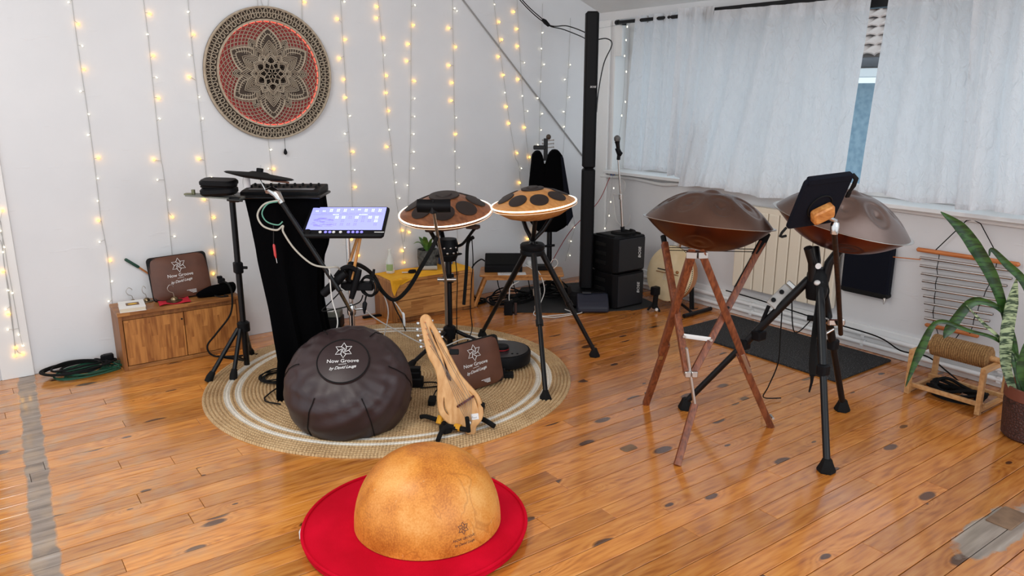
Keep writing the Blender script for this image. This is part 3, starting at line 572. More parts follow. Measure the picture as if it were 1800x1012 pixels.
M['zip'] = mat('black_zip', (.004, .004, .004), .7, spec=.25)
def printed_bag(label, org, xdir, ydir, w_, h, th, group):
    F_ = frame(org, xdir, ydir); 
    t = thing('printed_bag', label, 'bag', org, group)
    nf = 22
    def shell(sg, ins, bul):
        g = []
        for j in range(nf+1):
            v = j/nf; row = []
            for i in range(nf+1):
                u = i/nf; x = (u-.5)*(w_-2*ins)*(1-.05*(v-.5)); y = ins+v*(h-2*ins)
                e = (1-abs(2*u-1)**5)*(1-abs(2*v-1)**5); c = 1-(abs(2*u-1)**6)*(abs(2*v-1)**6)*.06
                row.append(F_ @ V((x*c, h/2+(y-h/2)*c, sg*(th*.28+bul*e+.0015*math.sin(11*u+5*v)*e))))
            g.append(row)
        return g
    MB().sheet(shell(1, .004, th*.24)).build('front_panel', M['brown_cloth'], t, smooth=60); MB().sheet(shell(-1, .004, th*.2)).build('back_panel', M['zip'], t, smooth=60)
    ed = MB(F_); ed.rbox((0, h/2, 0), (w_, h, th*.62), .022, 4); ed.build('zip_edge', M['zip'], t)
    L_ = F_ @ Matrix.Translation((0, h*.53, th*.535))
    print_logo(L_, w_*.42, M['ink'], t)
    ln = MB(L_)
    for k, (a, b) in enumerate(((-.06, .10), (-.02, .10), (0, .10), (.03, .10))): ln.ribbon([(w_*(.12+a), -h*(.37+.022*k)), (w_*(.12+b), -h*(.37+.022*k)+.001)], h*.008, -.004, .0012)
    ln.build('small_print', M['ink'], t, smooth=False)
    return t
# ================================================================ low cabinet and what stands on it
M['oak'] = wood('oak_staves', srgb(140, 84, 38), srgb(190, 128, 66), 'Z', 9, .42, ('X', .034))
M['oak_x'] = wood('oak_lengthwise', srgb(132, 82, 40), srgb(176, 120, 64), 'X', 9, .42, ('Y', .05))
M['oak_dk'] = wood('oak_edge', srgb(120, 72, 34), srgb(156, 100, 50), 'Z', 9, .45)
c = thing('low_cabinet', 'low two-door oak cabinet standing by the long wall at the left', 'cabinet', (.945, 4.61, 0))
MB().box((.945, 4.612, .3225), (.66, .245, .021)).build('top', M['oak_x'], c, smooth=False, bevel=.002)
for x in (.628, 1.262): MB().box((x, 4.615, .156), (.02, .235, .312)).build('side_panel', M['oak_dk'], c, smooth=False, bevel=.002)
MB().box((.945, 4.615, .011), (.614, .235, .022)).build('base_panel', M['oak_x'], c, smooth=False, bevel=.002)
MB().box((.945, 4.73, .166), (.614, .008, .29)).build('back_panel', M['oak_dk'], c, smooth=False)
MB().box((.945, 4.62, .2985), (.614, .22, .026)).build('top_rail', M['oak_dk'], c, smooth=False)
for x0, x1 in ((.642, .9535), (.9575, 1.2485)):
    d = MB().box(((x0+x1)/2, 4.511, .154), (x1-x0, .018, .258)).build('door', M['oak'], c, smooth=False, bevel=.0015)
    if x0 < .7: MB().lathe([(0, -.002), (.006, -.002), (.006, .001), (0, .001)], 12, axis_frame((.942, 4.502, .245), (0, -1, 0))).build('finger_hole', M['gap'], d)
zt = .3335
b = thing('book', 'white paperback book with a golden picture on its cover, lying on the low cabinet', 'book', (.705, 4.57, zt)); B_ = Matrix.Translation((.705, 4.57, zt)) @ Matrix.Rotation(R_(-6), 4, 'Z')
MB(B_).box((0, 0, .011), (.126, .168, .019)).build('pages', mat('book_pages', srgb(214, 204, 184), .8), b, smooth=False)
MB(B_).box((0, 0, .0215), (.13, .172, .002)).build('cover', mat('white_cover', srgb(236, 234, 230), .45), b, smooth=False); MB(B_).box((0, 0, .001), (.13, .172, .002)).build('back_cover', M['white'], b, smooth=False)
MB(B_).box((.004, .0, .0228), (.066, .062, .0008)).build('cover_picture', mat('brown_picture', srgb(112, 74, 38), .5), b, smooth=False)
MB(B_).lathe([(0, .0226), (.024, .0226), (.024, .0236), (0, .0236)], 20, Matrix.Translation((.004, 0, 0)), 1, .55).build('picture_glow', mat('golden_picture', srgb(238, 188, 40), .5), b)
text('title', 'AAAA AAAAAAA', .008, B_ @ Matrix.Translation((.004, .05, .0232)), M['ink_dark'], b) if 0 else None
M['bronze'] = mat('old_bronze', srgb(150, 132, 104), .34, 1, col2=srgb(116, 98, 74), scale=30)
def tingsha(label, x, y, z, r, lean):
    t = thing('hand_cymbal', label, 'hand cymbal', (x, y, z), 'bronze hand cymbals on the low cabinet')
    MB().lathe([(r, .0), (r*1.01, .003), (r*.8, r*.14), (r*.5, r*.2), (r*.45, r*.42), (r*.25, r*.6), (0, r*.66)], 28, Matrix.Translation((x, y, z))).build('cymbal', M['bronze'], t)
    h = z+r*.64; q = lean
    MB().tube(spline([(x, y, h), (x-.004*q, y, h+.02), (x-.022*q, y, h+.03), (x-.03*q, y, h+.05), (x-.018*q, y, h+.068), (x-.004*q, y, h+.064), (x+.002*q, y, h+.054)], 6), .0019, 6).build('hook', M['steel'], t)
tingsha('small bronze hand cymbal with a wire hook behind the white book', .735, 4.70, zt, .026, 1)
tingsha('bronze hand cymbal with a hook at the left foot of the brown bag', .80, 4.665, zt, .036, .6)
M['red_cloth'] = mat('red_felt', srgb(196, 22, 48), .85, bump=.3, bscale=200)
rg = [[V((.835+.165*u+.012*v, 4.505+.115*v+.01*math.sin(5*u), zt+.004+.0035*math.sin(9*u+3*v)+(.016*max(0, u-.8)*5*max(0, v-.5)))) for u in [i/14 for i in range(15)]] for v in [j/10 for j in range(11)]]
tag(MB().sheet(rg, .003).build('folded_cloth', M['red_cloth']), 'small folded red cloth in front of the brown bag', 'cloth')
tingsha('largest bronze hand cymbal, lying on the red cloth', .925, 4.555, zt+.0085, .043, 1)
printed_bag('brown printed bag leaning on the wall on top of the low cabinet', (.99, 4.618, zt+.002), (1, 0, .03), (-.02, .22, .975), .325, .255, .05, 'brown printed bags')
t = thing('mallet', 'wooden mallet with a green grip sticking out behind the cabinet bag', 'mallet', (.9, 4.71, zt))
MB().tube([(.79, 4.716, .525), (.985, 4.716, .345)], .0055, 8).build('shaft', mat('mallet_wood', srgb(176, 112, 62), .5), t); MB().tube([(.722, 4.712, .584), (.726, 4.712, .58), (.786, 4.716, .529), (.79, 4.716, .525)], [.006, .0085, .0085, .006], 10).build('grip', mat('green_grip', srgb(24, 66, 52), .6), t)
t = thing('zip_pouch', 'long black padded pouch lying right of the bag on the low cabinet', 'pouch', (1.185, 4.58, zt))
MB().tube(spline([(1.05, 4.56, zt+.018), (1.09, 4.56, zt+.026), (1.15, 4.565, zt+.032), (1.21, 4.57, zt+.034), (1.25, 4.575, zt+.034), (1.274, 4.578, zt+.03)], 5), [.012+.022*min(1, i/9)-.018*max(0, (i-22)/3) for i in range(26)], 14).build('body', M['cloth_black'], t)
MB().tube(spline([(1.14, 4.53, zt+.012), (1.17, 4.51, zt+.004), (1.21, 4.505, zt+.004), (1.19, 4.52, zt+.006)], 5), .004, 6).build('strap', M['zip'], t)
t = thing('mains_cable', 'thick black mains cable with a plug trailing down over the right cabinet door', 'cable', (1.15, 4.45, 0))
MB().tube(spline([(1.2, 4.55, zt+.085), (1.215, 4.49, zt+.075), (1.222, 4.466, zt+.02), (1.2, 4.455, .24), (1.11, 4.45, .14), (1.055, 4.455, .075), (1.07, 4.44, .02), (1.14, 4.40, .007), (1.3, 4.33, .007)], 10), .0055, 8).build('cord', M['rubber'], t)
pg = MB(); pg.rbox((1.196, 4.565, zt+.085), (.04, .028, .03), .008); pg.rbox((1.19, 4.575, zt+.105), (.03, .022, .016), .006); pg.build('plug', M['plastic'], t)
# ---------------------------------------------------------------- coils of cable on the floor by the wall
def coil(name, label, cx, cy, a, b, n, r, m, seed, z0=0, tail=(), rot=0, zstep=.35, jit=.14):
    rg_ = random.Random(seed); pts = []
    for k in range(n):
        ja, jb, ox, oy = (rg_.uniform(1-jit, 1+jit*.6), rg_.uniform(1-jit, 1+jit*.6), rg_.uniform(-.12, .12)*a, rg_.uniform(-.12, .12)*b)
        for q in range(10):
            th = 2*math.pi*q/10; x, y = a*ja*math.cos(th)+ox, b*jb*math.sin(th)+oy
            pts.append((cx+x*math.cos(rot)-y*math.sin(rot), cy+x*math.sin(rot)+y*math.cos(rot), z0+r+r*2*zstep*k*(1+.5*math.sin(th*2+k))))
    return tag(MB().tube(spline(pts+list(tail), 4), r, 6).build(name, m), label, 'cable')
coil('cable_coil', 'dark green cable lying in loops on the floor beside the low cabinet', .45, 4.59, .15, .10, 8, .0045, mat('green_cable', srgb(22, 74, 54), .45), 4, 0, (), 0, .3, .45)
coil('cable_coil', 'black cable coiled on top of the green one by the long wall', .41, 4.62, .17, .095, 5, .006, M['rubber'], 9, .024, [(.5, 4.66, .05), (.57, 4.71, .012), (.61, 4.725, .012)], 0, .3, .4)
t = tag(MB().rbox((.565, 4.65, .052), (.055, .04, .035), .01).rbox((.542, 4.657, .052), (.03, .03, .028), .01).build('cable_plug', M['plastic']), 'black plug resting on the coiled cables', 'plug')
# ================================================================ tripods
def foot_cap(mb, p, d, r=.02, l=.03):
    p = V(p); d = V(d).normalized(); mb.tube([p+V((0, 0, 0)), p+d*l*.5, p+d*l], [r*1.25, r, r*.8], 8)
def tripod(name, label, cat, pole, z_hub, feet, z_low, z_top, rp=.014, rl=.011, strut=True, group=None, m='black', bigfoot=False):
    px, py = pole; t = thing(name, label, cat, (px, py, 0), group)
    MB().cyl((px, py, z_low), (px, py, z_top), rp).build('pole', M[m], t)
    MB().lathe([(0, z_hub-.02), (rp*2.1, z_hub-.02), (rp*2.1, z_hub+.025), (rp*1.4, z_hub+.035), (0, z_hub+.035)], 16, Matrix.Translation((px, py, 0))).build('collar', M['plastic'], t)
    for fx, fy in feet:
        d = V((fx-px, fy-py, 0)); u = d.normalized(); a = V((px, py, z_hub))+u*rp*2; e = V((fx, fy, .012))
        MB().cyl(a, e, rl, seg=10).build('leg', M[m], t); lg = t.children[-1]
        fm = MB(); dr = (a-e).normalized()
        if bigfoot: fm.lathe([(0, 0), (.034, 0), (.036, .008), (.02, .04), (.0165, .06), (0, .06)], 6, Matrix.Translation((fx, fy, 0)))
        else: fm.tube([V((fx, fy, .004))-dr*.0, e+dr*.02, e+dr*.05], [rl*1.75, rl*1.7, rl*1.25], 10)
        fm.build('foot', M['rubber'], t)
        if strut: mid = a.lerp(e, .55); MB().cyl(V((px, py, z_low+.03))+u*rp, mid, rl*.6, seg=8).build('strut', M[m], t)
    return t
ts = tripod('speaker_stand', 'black tripod stand carrying the drum pad, left of the black drape', 'stand', (1.167, 4.10), .255, ((.945, 4.055), (1.062, 4.008), (1.27, 4.36)), .04, .97, .016, .012)
MB().rbox((1.167, 4.10, .588), (.045, .05, .06), .01).build('lock', M['plastic'], ts); MB().cyl((1.167, 4.10, .588), (1.205, 4.07, .588), .008).build('knob', M['plastic'], ts)
MB().box((1.16, 4.0, .985), (.05, .26, .02)).build('arm', M['black'], ts, smooth=False)
# ---------------------------------------------------------------- black drape over a stand, with the mixer on top
dr = thing('draped_stand', 'tall stand hidden under a black floor-length drape', 'drape', (1.24, 3.62, 0))
lv = [(0, 1.145, 3.562, 1.41, 3.37), (.1, 1.15, 3.558, 1.40, 3.376), (.2, 1.16, 3.55, 1.385, 3.388), (.47, 1.134, 3.568, 1.36, 3.405), (.69, 1.105, 3.588, 1.375, 3.395), (.76, 1.10, 3.592, 1.40, 3.377), (.83, 1.092, 3.598, 1.41, 3.37), (.9, 1.084, 3.603, 1.405, 3.374), (1.0, 1.07, 3.613, 1.40, 3.378)]
zs = [l[0] for l in lv]; gr = []
for j in range(41):
    z = j/40; k = max(i for i in range(len(zs)-1) if zs[i] <= z or i == 0); f_ = (z-zs[k])/(zs[k+1]-zs[k]); f_ = min(1, max(0, f_)); A = [lv[k][i]+(lv[k+1][i]-lv[k][i])*f_ for i in range(1, 5)]
    sh = AW*(.17*z)+RT*(-.0*z); rs_ = RT*(-.05); a, b2 = V((A[0], A[1], z))+sh-RT*(.045*z), V((A[2], A[3], z))+sh+rs_-RT*(.04*z+.02*(1-z))+AW*.15*(1-z); dd = AW*.15; row = []
    loop = [a, b2, b2+dd, a+dd]
    for s in range(4):
        p, q = loop[s], loop[(s+1) % 4]; nrm = (q-p).cross(UP).normalized()
        for i in range(16):
            u = i/16; am = (.008+.012*(1-z))*(math.sin(math.pi*u))
            row.append(p.lerp(q, u)+nrm*am*(math.sin(17*u+s*2+1.5*z)+.5*math.sin(29*u+3*z+s)))
    gr.append(row+[row[0]])
MB().sheet(gr).build('drape', M['cloth_black'], dr, smooth=70)
top_c = V((1.19, 3.53, 1.0))+AW*.25
MB(frame(top_c, RT, AW)).rbox((0, 0, .004), (.37, .24, .012), .01).build('shelf', M['black'], dr)
# mixer / controller on the shelf: sloped box with faders and knobs
Fx = frame(V((1.275, 3.69, 1.0065)), RT, AW)
mx = thing('mixing_desk', 'black mixing desk with knobs on top of the draped stand', 'mixer', (1.3, 3.75, 1.0065))
MB(Fx).prism([(0, 0), (.22, 0), (.22, .032), (.2, .036), (.03, .024), (0, .018)], -.19, .19, Matrix(((0, 0, 1, 0), (1, 0, 0, 0), (0, 1, 0, 0), (0, 0, 0, 1)))).build('body', M['plastic'], mx, smooth=False, bevel=.003)
ang = math.atan2(.012, .17); Ft = Fx @ Matrix.Translation((0, .03, .0245)) @ Matrix.Rotation(ang, 4, 'X')
for i in range(9):
    for j in range(2): MB(Ft).lathe([(.007, 0), (.006, .011), (.0045, .0125), (0, .0125)], 10, Matrix.Translation((-.16+.04*i, .06+.06*j, 0))).build('knob', M['plastic'], mx)
MB(Ft).box((0, .025, .0005), (.32, .03, .003)).build('key_strip', mat('grey_panel', srgb(120, 120, 124), .5), mx, smooth=False)
text('badge', 'X', .025, Fx @ Matrix.Translation((.13, -.001, .011)) @ Matrix.Rotation(R_(90), 4, 'X'), M['ink'], mx) if 0 else None
# ---------------------------------------------------------------- cymbal pad on a boom, zip case, tablet arm
cn = (UP*.96+AW*.10+RT*.13).normalized(); cc = V((1.17, 3.636, 1.113)); CF = axis_frame(cc, cn)
cy = thing('cymbal_pad', 'black electronic cymbal pad tilted above the mixing desk', 'cymbal', (1.2, 3.6, 1.03))
MB().lathe([(0, -.016), (.05, -.014), (.085, -.012), (.15, -.002), (.158, .002), (.15, .006), (.05, .014), (.035, .02), (0, .021)], 48, CF).build('disc', M['rubber'], cy)
MB().lathe([(0, .02), (.016, .02), (.016, .036), (.011, .038), (0, .038)], 16, CF).build('felt', M['plastic'], cy); MB().lathe([(.003, .036), (.003, .052), (0, .052)], 8, CF).build('rod_tip', M['chrome'], cy)
MB().prism([(.045, .03), (.13, .05), (.115, .085), (.05, .05)], -.019, -.01, CF @ Matrix.Rotation(R_(60), 4, 'Z')).build('pad_sector', mat('cork_pad', srgb(130, 92, 74), .8), cy, smooth=False)
MB().cyl(cc-cn*.01, (1.19, 3.62, 1.045), .004).build('rod', M['chrome'], cy)
bm_ = MB(); bm_.tube([(1.17, 3.55, 1.05), (1.185, 3.53, 1.056), (1.2, 3.5, 1.04), (1.215, 3.48, 1.0)], [.012, .02, .02, .014], 10); bm_.build('joint', M['chrome'], cy)
MB().cyl((1.19, 3.62, 1.045), (1.18, 3.54, 1.052), .006).build('joint_arm', M['chrome'], cy)
MB().cyl((1.215, 3.48, 1.0), (1.41, 3.345, .585), .011).build('boom', M['black'], cy); MB().cyl((1.41, 3.345, .585), (1.50, 3.43, .45), .009).build('boom_end', M['chrome'], cy)
Fc = frame((1.02, 3.775, 1.02), RT, AW)
cs = thing('zip_case', 'black zipped hard case resting on the grey arm left of the cymbal', 'case', (1.02, 3.775, 1.015))
MB(Fc @ Matrix.Rotation(R_(-3), 4, 'Y')).rbox((0, 0, .022), (.165, .11, .042), .035, 5).build('base', M['plastic'], cs); MB(Fc @ Matrix.Rotation(R_(4), 4, 'X') @ Matrix.Rotation(R_(2), 4, 'Y')).rbox((0, 0, .062), (.168, .114, .03), .038, 5).build('lid', M['plastic'], cs); MB(Fc).rbox((0, 0, .045), (.158, .104, .008), .03, 4).build('zipper', M['zip'], cs)
ar = ts
MB(Fc).box((-.02, .005, -.006), (.26, .09, .007), Matrix.Rotation(R_(4), 4, 'Y')).build('plate', mat('grey_arm', srgb(108, 110, 104), .5), ar, smooth=False)
e_ = MB(Fc); e_.lathe([(0, 0), (.009, 0), (.009, .022), (0, .022)], 10, Matrix.Translation((-.125, 0, .005))); e_.box((-.145, 0, .006), (.04, .03, .008)); e_.build('clamp', mat('olive_metal', srgb(120, 118, 92), .5, .6), ar)
e_ = MB(Fc); e_.rbox((.08, -.03, -.016), (.05, .03, .024), .008); e_.cyl((.05, -.05, -.015), (.12, -.04, -.02), .006); e_.build('screw', M['black'], ar)
MB().cyl((1.075, 3.79, 1.0), (1.165, 4.08, .985), .009).build('link', M['black'], ar)
tag(MB(Fc).lathe([(.017, 0), (.018, .03), (.014, .05), (0, .05)], 14, Matrix.Translation((.135, -.01, .015))).build('white_cup', M['white']), 'small white plastic pot under the cymbal pad', 'cup')
bpy.data.objects['white_cup'].location.z = 1.06
def cable(label, pts, r, m, n=8, name='cable', cat='cable'): return tag(MB().tube(spline(pts, n), r, 6).build(name, m), label, cat)
cable('white cable looping from the mixing desk down to the stand clamp', [(1.2, 3.47, 1.015), (1.14, 3.5, 1.0), (1.11, 3.52, .95), (1.125, 3.5, .9), (1.175, 3.47, .88), (1.2, 3.45, .9), (1.2, 3.45, .87), (1.24, 3.43, .79), (1.3, 3.39, .72), (1.36, 3.36, .7), (1.42, 3.36, .69), (1.5, 3.5, .6)], .0045, mat('grey_white_cable', srgb(176, 172, 160), .5))
cable('thin green cable looping below the mixing desk', [(1.19, 3.47, 1.01), (1.15, 3.49, 1.0), (1.125, 3.5, .96), (1.14, 3.49, .92), (1.18, 3.46, .905), (1.2, 3.45, .92)], .003, mat('mint_cable', srgb(92, 150, 130), .5))
t = thing('red_plug', 'small red jack plug dangling in front of the black drape', 'plug', (1.15, 3.52, .71)); MB().tube([(1.17, 3.49, .9), (1.165, 3.495, .81)], .002, 5).build('cord', M['black'], t); MB().tube([(1.165, 3.495, .812), (1.166, 3.494, .805), (1.168, 3.492, .76), (1.17, 3.49, .745)], [.003, .006, .006, .0025], 8).build('body', mat('red_plastic', srgb(190, 60, 60), .4), t); MB().cyl((1.17, 3.49, .745), (1.172, 3.488, .722), .002, seg=6).build('tip', M['chrome'], t)
cable('white cable hanging at the right edge of the black drape', [(1.375, 3.36, .7), (1.378, 3.36, .55), (1.395, 3.348, .42), (1.35, 3.375, .31), (1.335, 3.385, .27), (1.333, 3.386, .262)], .003, M['white_cable'])
coil('cable_tangle', 'tangle of thin black cables on the rug behind the foot of the drape', 1.27, 3.86, .11, .09, 6, .004, M['rubber'], 31, .012, [(1.1, 3.62, .02), (1.14, 3.5, .018)])
# ================================================================ lit touch screen on a chrome stand
BL = V((1.268, 3.427, .853)); Fs = frame(BL, RT, (AW*.24+UP*.11))
sc = thing('touch_controller', 'wide touch controller with a lit lavender screen on the chrome stand', 'screen', (1.5, 3.42, .82)); W_, H_ = .387, .247
MB(Fs).rbox((W_/2, H_/2, -.012), (W_, H_, .024), .016, 4).build('body', M['plastic'], sc)
M['screen'] = emit('lavender_screen', (.30, .32, .76), .72); M['px_w'] = emit('screen_white', (.75, .98, 1), 1.0); M['px_b'] = emit('screen_blue', (.22, .2, .86), .8)
sp_ = MB(Fs).box((W_/2+.002, H_*.56, .0004), (W_-.03, H_*.78, .001)).build('display', M['screen'], sc, smooth=False)
pw, pb = MB(Fs), MB(Fs); rg_ = random.Random(2)
x0, y0, ww, hh = .026, H_*.2, W_-.05, H_*.71
for j, (yy, n_) in enumerate(((.94, 10), (.86, 10))):
    for i in range(n_):
        if rg_.random() < .85:
            for s in (0, 1): pw.box((x0+ww*(i+.35)/n_+s*.008, y0+hh*yy, .001), (.004, hh*.055, .0006))
for i in range(56): (pw if 15 < i < 21 or 36 < i < 44 else pb).box((x0+ww*(i+.5)/56, y0+hh*.69, .001), (.003, hh*.03, .0006))
for i in range(10):
    for q in range(5): (pb).box((x0+ww*(i+.2)/10+.006*q, y0+hh*.76, .001), (.0035, hh*.03, .0006)) if i not in (0, 3, 7) else None
for j in range(3):
    for i in range(4, 11):
        k = rg_.choice('wbbw-'); cx, cy_ = x0+ww*(i-.35)/10.6, y0+hh*(.52-.17*j)
        for q in range(4):
            if k == '-': continue
            (pw if k == 'w' else pb).box((cx+(q % 2)*.009, cy_+(q//2)*hh*.07, .001), (.006, hh*.035, .0006))
for q in range(60): pb.box((x0+ww*(.05+.26*rg_.random()), y0+hh*(.12+.4*rg_.random()), .001), (rg_.uniform(.006, .03), hh*.02, .0006))
pw.build('white_symbols', M['px_w'], sp_, smooth=False)['kind'] = 'stuff'; pb.build('blue_symbols', M['px_b'], sp_, smooth=False)['kind'] = 'stuff'
for i, xx in enumerate((.09, .115, .135, .153, .185, .222, .243, .263, .283)):
    MB(Fs).lathe([(0, 0), (.0075, 0), (.0065, .003), (0, .003)], 12, Matrix.Translation((xx, .024, 0))).build('button', M['px_b'] if i in (1, 2, 5, 6, 7, 8) else M['ink'], sc)
text('brand', 'AKIM', .011, Fs @ Matrix.Translation((.365, .022, .0006)), M['ink'], sc) if 0 else MB(Fs).box((.365, .024, .0004), (.045, .005, .0006)).build('badge', M['ink'], sc, smooth=False)
MB(Fs).lathe([(0, 0), (.018, 0), (.016, .006), (0, .006)], 16, Matrix.Translation((.03, .025, 0))).build('dial', M['plastic'], sc)
_before = set(bpy.data.objects)
st = thing('chrome_stand', 'chrome percussion stand holding the lit touch screen', 'stand', (1.6, 3.64, 0))
MB().cyl((1.6, 3.64, .0), (1.6, 3.64, .45), .014).build('lower_tube', M['chrome'], st); MB().cyl((1.6, 3.64, .45), (1.6, 3.64, .83), .010).build('upper_tube', M['chrome'], st)
q = MB(); q.lathe([(0, .425), (.02, .425), (.022, .44), (.022, .465), (.017, .48), (0, .48)], 14, Matrix.Translation((1.6, 3.64, 0))); q.cyl((1.6, 3.64, .45), (1.645, 3.607, .455), .006); q.box((1.655, 3.6, .465), (.012, .01, .05)); q.build('wing_clamp', M['chrome'], st)

for k in (60, 150, -30):
    a = R_(k); MB().tube([(1.6, 3.64, .14), (1.6+.09*math.cos(a), 3.64+.09*math.sin(a), .06), (1.6+.14*math.cos(a), 3.64+.14*math.sin(a), .02)], .009, 8).build('leg', M['chrome'], st)
# clamps and tubes in the middle of the stand
hl = thing('stick_holder', 'cluster of black clamp arms on the middle of the chrome stand', 'clamp', (1.6, 3.62, .5))
MB().tube([(1.455, 3.63, .52), (1.49, 3.60, .56), (1.52, 3.575, .6), (1.545, 3.56, .625)], [.02, .022, .022, .018], 12).build('tube', M['plastic'], hl)
MB().tube([(1.575, 3.575, .49), (1.585, 3.57, .53), (1.605, 3.555, .61), (1.612, 3.55, .635)], [.012, .016, .017, .013], 12).build('tube', M['plastic'], hl)
MB().rbox((1.6, 3.61, .60), (.06, .055, .07), .012).build('block', M['plastic'], hl); MB(frame((1.6, 3.6, .545), RT, AW)).rbox((.02, 0, 0), (.16, .05, .04), .012).build('bar', M['plastic'], hl)
MB().tube(spline([(1.52, 3.62, .6), (1.54, 3.585, .64), (1.57, 3.565, .65), (1.6, 3.56, .63)], 5), .012, 8).build('bracket', M['plastic'], hl)
MB().tube([(1.66, 3.545, .55), (1.675, 3.535, .6), (1.68, 3.53, .63)], [.008, .009, .006], 8).build('lever', M['plastic'], hl)
M['hickory'] = wood('drumstick_wood', srgb(196, 128, 62), srgb(222, 160, 90), 'Z', 10, .4)
for lab, a, b in (('drumstick leaning right, front one of the pair under the screen', (1.586, 3.585, .58), (1.662, 3.60, .83)), ('drumstick crossing behind the other under the screen', (1.562, 3.62, .58), (1.69, 3.66, .84))):
    a, b = V(a), V(b); tag(MB().tube([a, a.lerp(b, .02), a.lerp(b, .75), a.lerp(b, .95), b], [.005, .0075, .0075, .0048, .003], 10).build('drumstick', M['hickory']), lab, 'drumstick', 'drumsticks under the screen')
cc_ = thing('cable_bundle', 'black cable wound into a ring with a hanging plug on the chrome stand', 'cable', (1.645, 3.56, .44)); q = MB()
for k in range(6): q.ring((1.648+.004*k, 3.54+.004*k, .545), AW*.6+RT*.8*(.3 if k % 2 else .5), .045+.003*(k % 3), .0035, 24, 6)
q.build('coil', M['rubber'], cc_); q = MB(); q.tube(spline([(1.64, 3.545, .505), (1.635, 3.55, .48), (1.632, 3.55, .46)], 4), .004, 6); q.tube([(1.632, 3.55, .472), (1.632, 3.55, .462), (1.628, 3.55, .435), (1.627, 3.55, .41)], [.006, .012, .01, .004], 10); q.build('plug', M['plastic'], cc_)
for o in set(bpy.data.objects)-_before:      # the stand with its clamps belongs under the screen
    if o.parent is None: o.location += V((-.09, -.2, .0 if o.name.startswith('chrome_stand') else .035))
cable('black ribbed cable sleeve swinging from the screen stand to the dark wooden drum', [(1.50, 3.41, .69), (1.58, 3.46, .66), (1.68, 3.54, .585), (1.758, 3.6, .475), (1.818, 3.58, .42), (1.882, 3.545, .475), (1.946, 3.508, .593), (2.01, 3.48, .71), (2.1, 3.56, .78)], .0115, M['rubber'], 10, 'cable_sleeve')
cable('black cable loop left of the chrome stand', [(1.51, 3.425, .6), (1.41, 3.46, .5), (1.37, 3.47, .46), (1.44, 3.43, .47), (1.53, 3.4, .49), (1.55, 3.385, .53)], .003, M['rubber'])
cable('long white cable crossing from the screen stand over the rug to the lyre pegs', [(1.44, 3.4, .58), (1.53, 3.42, .50), (1.66, 3.52, .37), (1.85, 3.6, .23), (2.0, 3.6, .13), (2.12, 3.6, .09), (2.3, 3.62, .10), (2.42, 3.6, .012)], .0035, M['white_cable'], 10)
cable('white cable hanging from the cable sleeve in front of the dresser', [(1.70, 3.585, .57), (1.76, 3.6, .47), (1.80, 3.62, .35), (1.80, 3.68, .2), (1.78, 3.72, .05), (1.76, 3.74, .012)], .003, M['white_cable'])
t = thing('jack_lead', 'pair of leads with a white plug dangling below the cable sleeve', 'cable', (1.85, 3.6, .2))
MB().tube(spline([(1.818, 3.58, .41), (1.845, 3.58, .37), (1.862, 3.575, .33), (1.866, 3.572, .27)], 5), .003, 6).build('cord', M['white_cable'], t); MB().tube([(1.862, 3.575, .345), (1.866, 3.572, .335), (1.868, 3.571, .28), (1.87, 3.57, .265)], [.004, .007, .007, .003], 8).build('plug', M['white'], t); MB().tube(spline([(1.81, 3.585, .415), (1.83, 3.585, .36), (1.86, 3.575, .29), (1.873, 3.568, .24)], 5), .0035, 6).build('second_cord', M['rubber'], t)
# box with a mains unit behind the stand
t = thing('stage_box', 'black box with a grey mains unit on it on the floor behind the chrome stand', 'box', (1.86, 4.6, 0)); Fb = frame((1.87, 4.62, 0), RT, AW)
MB(Fb).rbox((0, 0, .035), (.17, .13, .07), .01).build('base', M['plastic'], t); MB(Fb).rbox((.015, .01, .09), (.13, .09, .04), .01).build('unit', mat('grey_unit', srgb(92, 92, 84), .5), t); MB(Fb).box((.01, -.01, .111), (.05, .04, .004)).build('label_plate', M['ink'], t, smooth=False)
# ================================================================ dresser with the yellow cloth
M['oak_h'] = wood('oak_staves_lengthwise', srgb(168, 108, 54), srgb(212, 152, 88), 'X', 8, .42, ('Z', .042))
d = thing('dresser', 'low oak dresser with two wide drawers against the long wall', 'dresser', (2.57, 4.59, 0))
x0, x1, ya, yb, h = 2.255, 2.89, 4.445, 4.735, .285
MB().box(((x0+x1)/2, (ya+yb)/2, h-.01), (x1-x0, yb-ya, .02)).build('top', M['oak_h'], d, smooth=False, bevel=.002)
for x in (x0+.011, x1-.011): MB().box((x, (ya+yb)/2, (h-.02)/2), (.022, yb-ya, h-.02)).build('side_panel', M['oak'], d, smooth=False, bevel=.002)
MB().box(((x0+x1)/2, (ya+yb)/2, .009), (x1-x0-.044, yb-ya-.01, .018)).build('base', M['oak_dk'], d, smooth=False); MB().box(((x0+x1)/2, yb-.006, h/2-.002), (x1-x0-.044, .01, h-.06)).build('back', M['oak_dk'], d, smooth=False)
for z0, z1 in ((.021, .139), (.143, .262)): MB().box(((x0+x1)/2, ya+.012, (z0+z1)/2), (x1-x0-.05, .02, z1-z0)).build('drawer', M['oak_h'], d, smooth=False, bevel=.0015)
M['yellow'] = mat('mustard_cloth', srgb(240, 168, 16), .8, col2=srgb(250, 190, 40), scale=9, bump=.25, bscale=160)
def cloth_pt(u, v):
    x = x0-.008+(x1-x0+.006)*u; y = ya+.035+(yb-ya-.06)*v; z = h+.003+.0018*math.sin(13*u+4*v)+.0015*math.sin(21*u-7*v)
    f_ = max(0, .22-u)/.22*max(0, .35-v)/.35
    return V((x-.004*f_, y-.06*f_*1.1, z-.075*f_*f_*1.3 if y-.066*f_ < ya else z))
gr = [[cloth_pt(i/40, j/16) for i in range(41)] for j in range(17)]; MBc = MB().sheet(gr, .002)
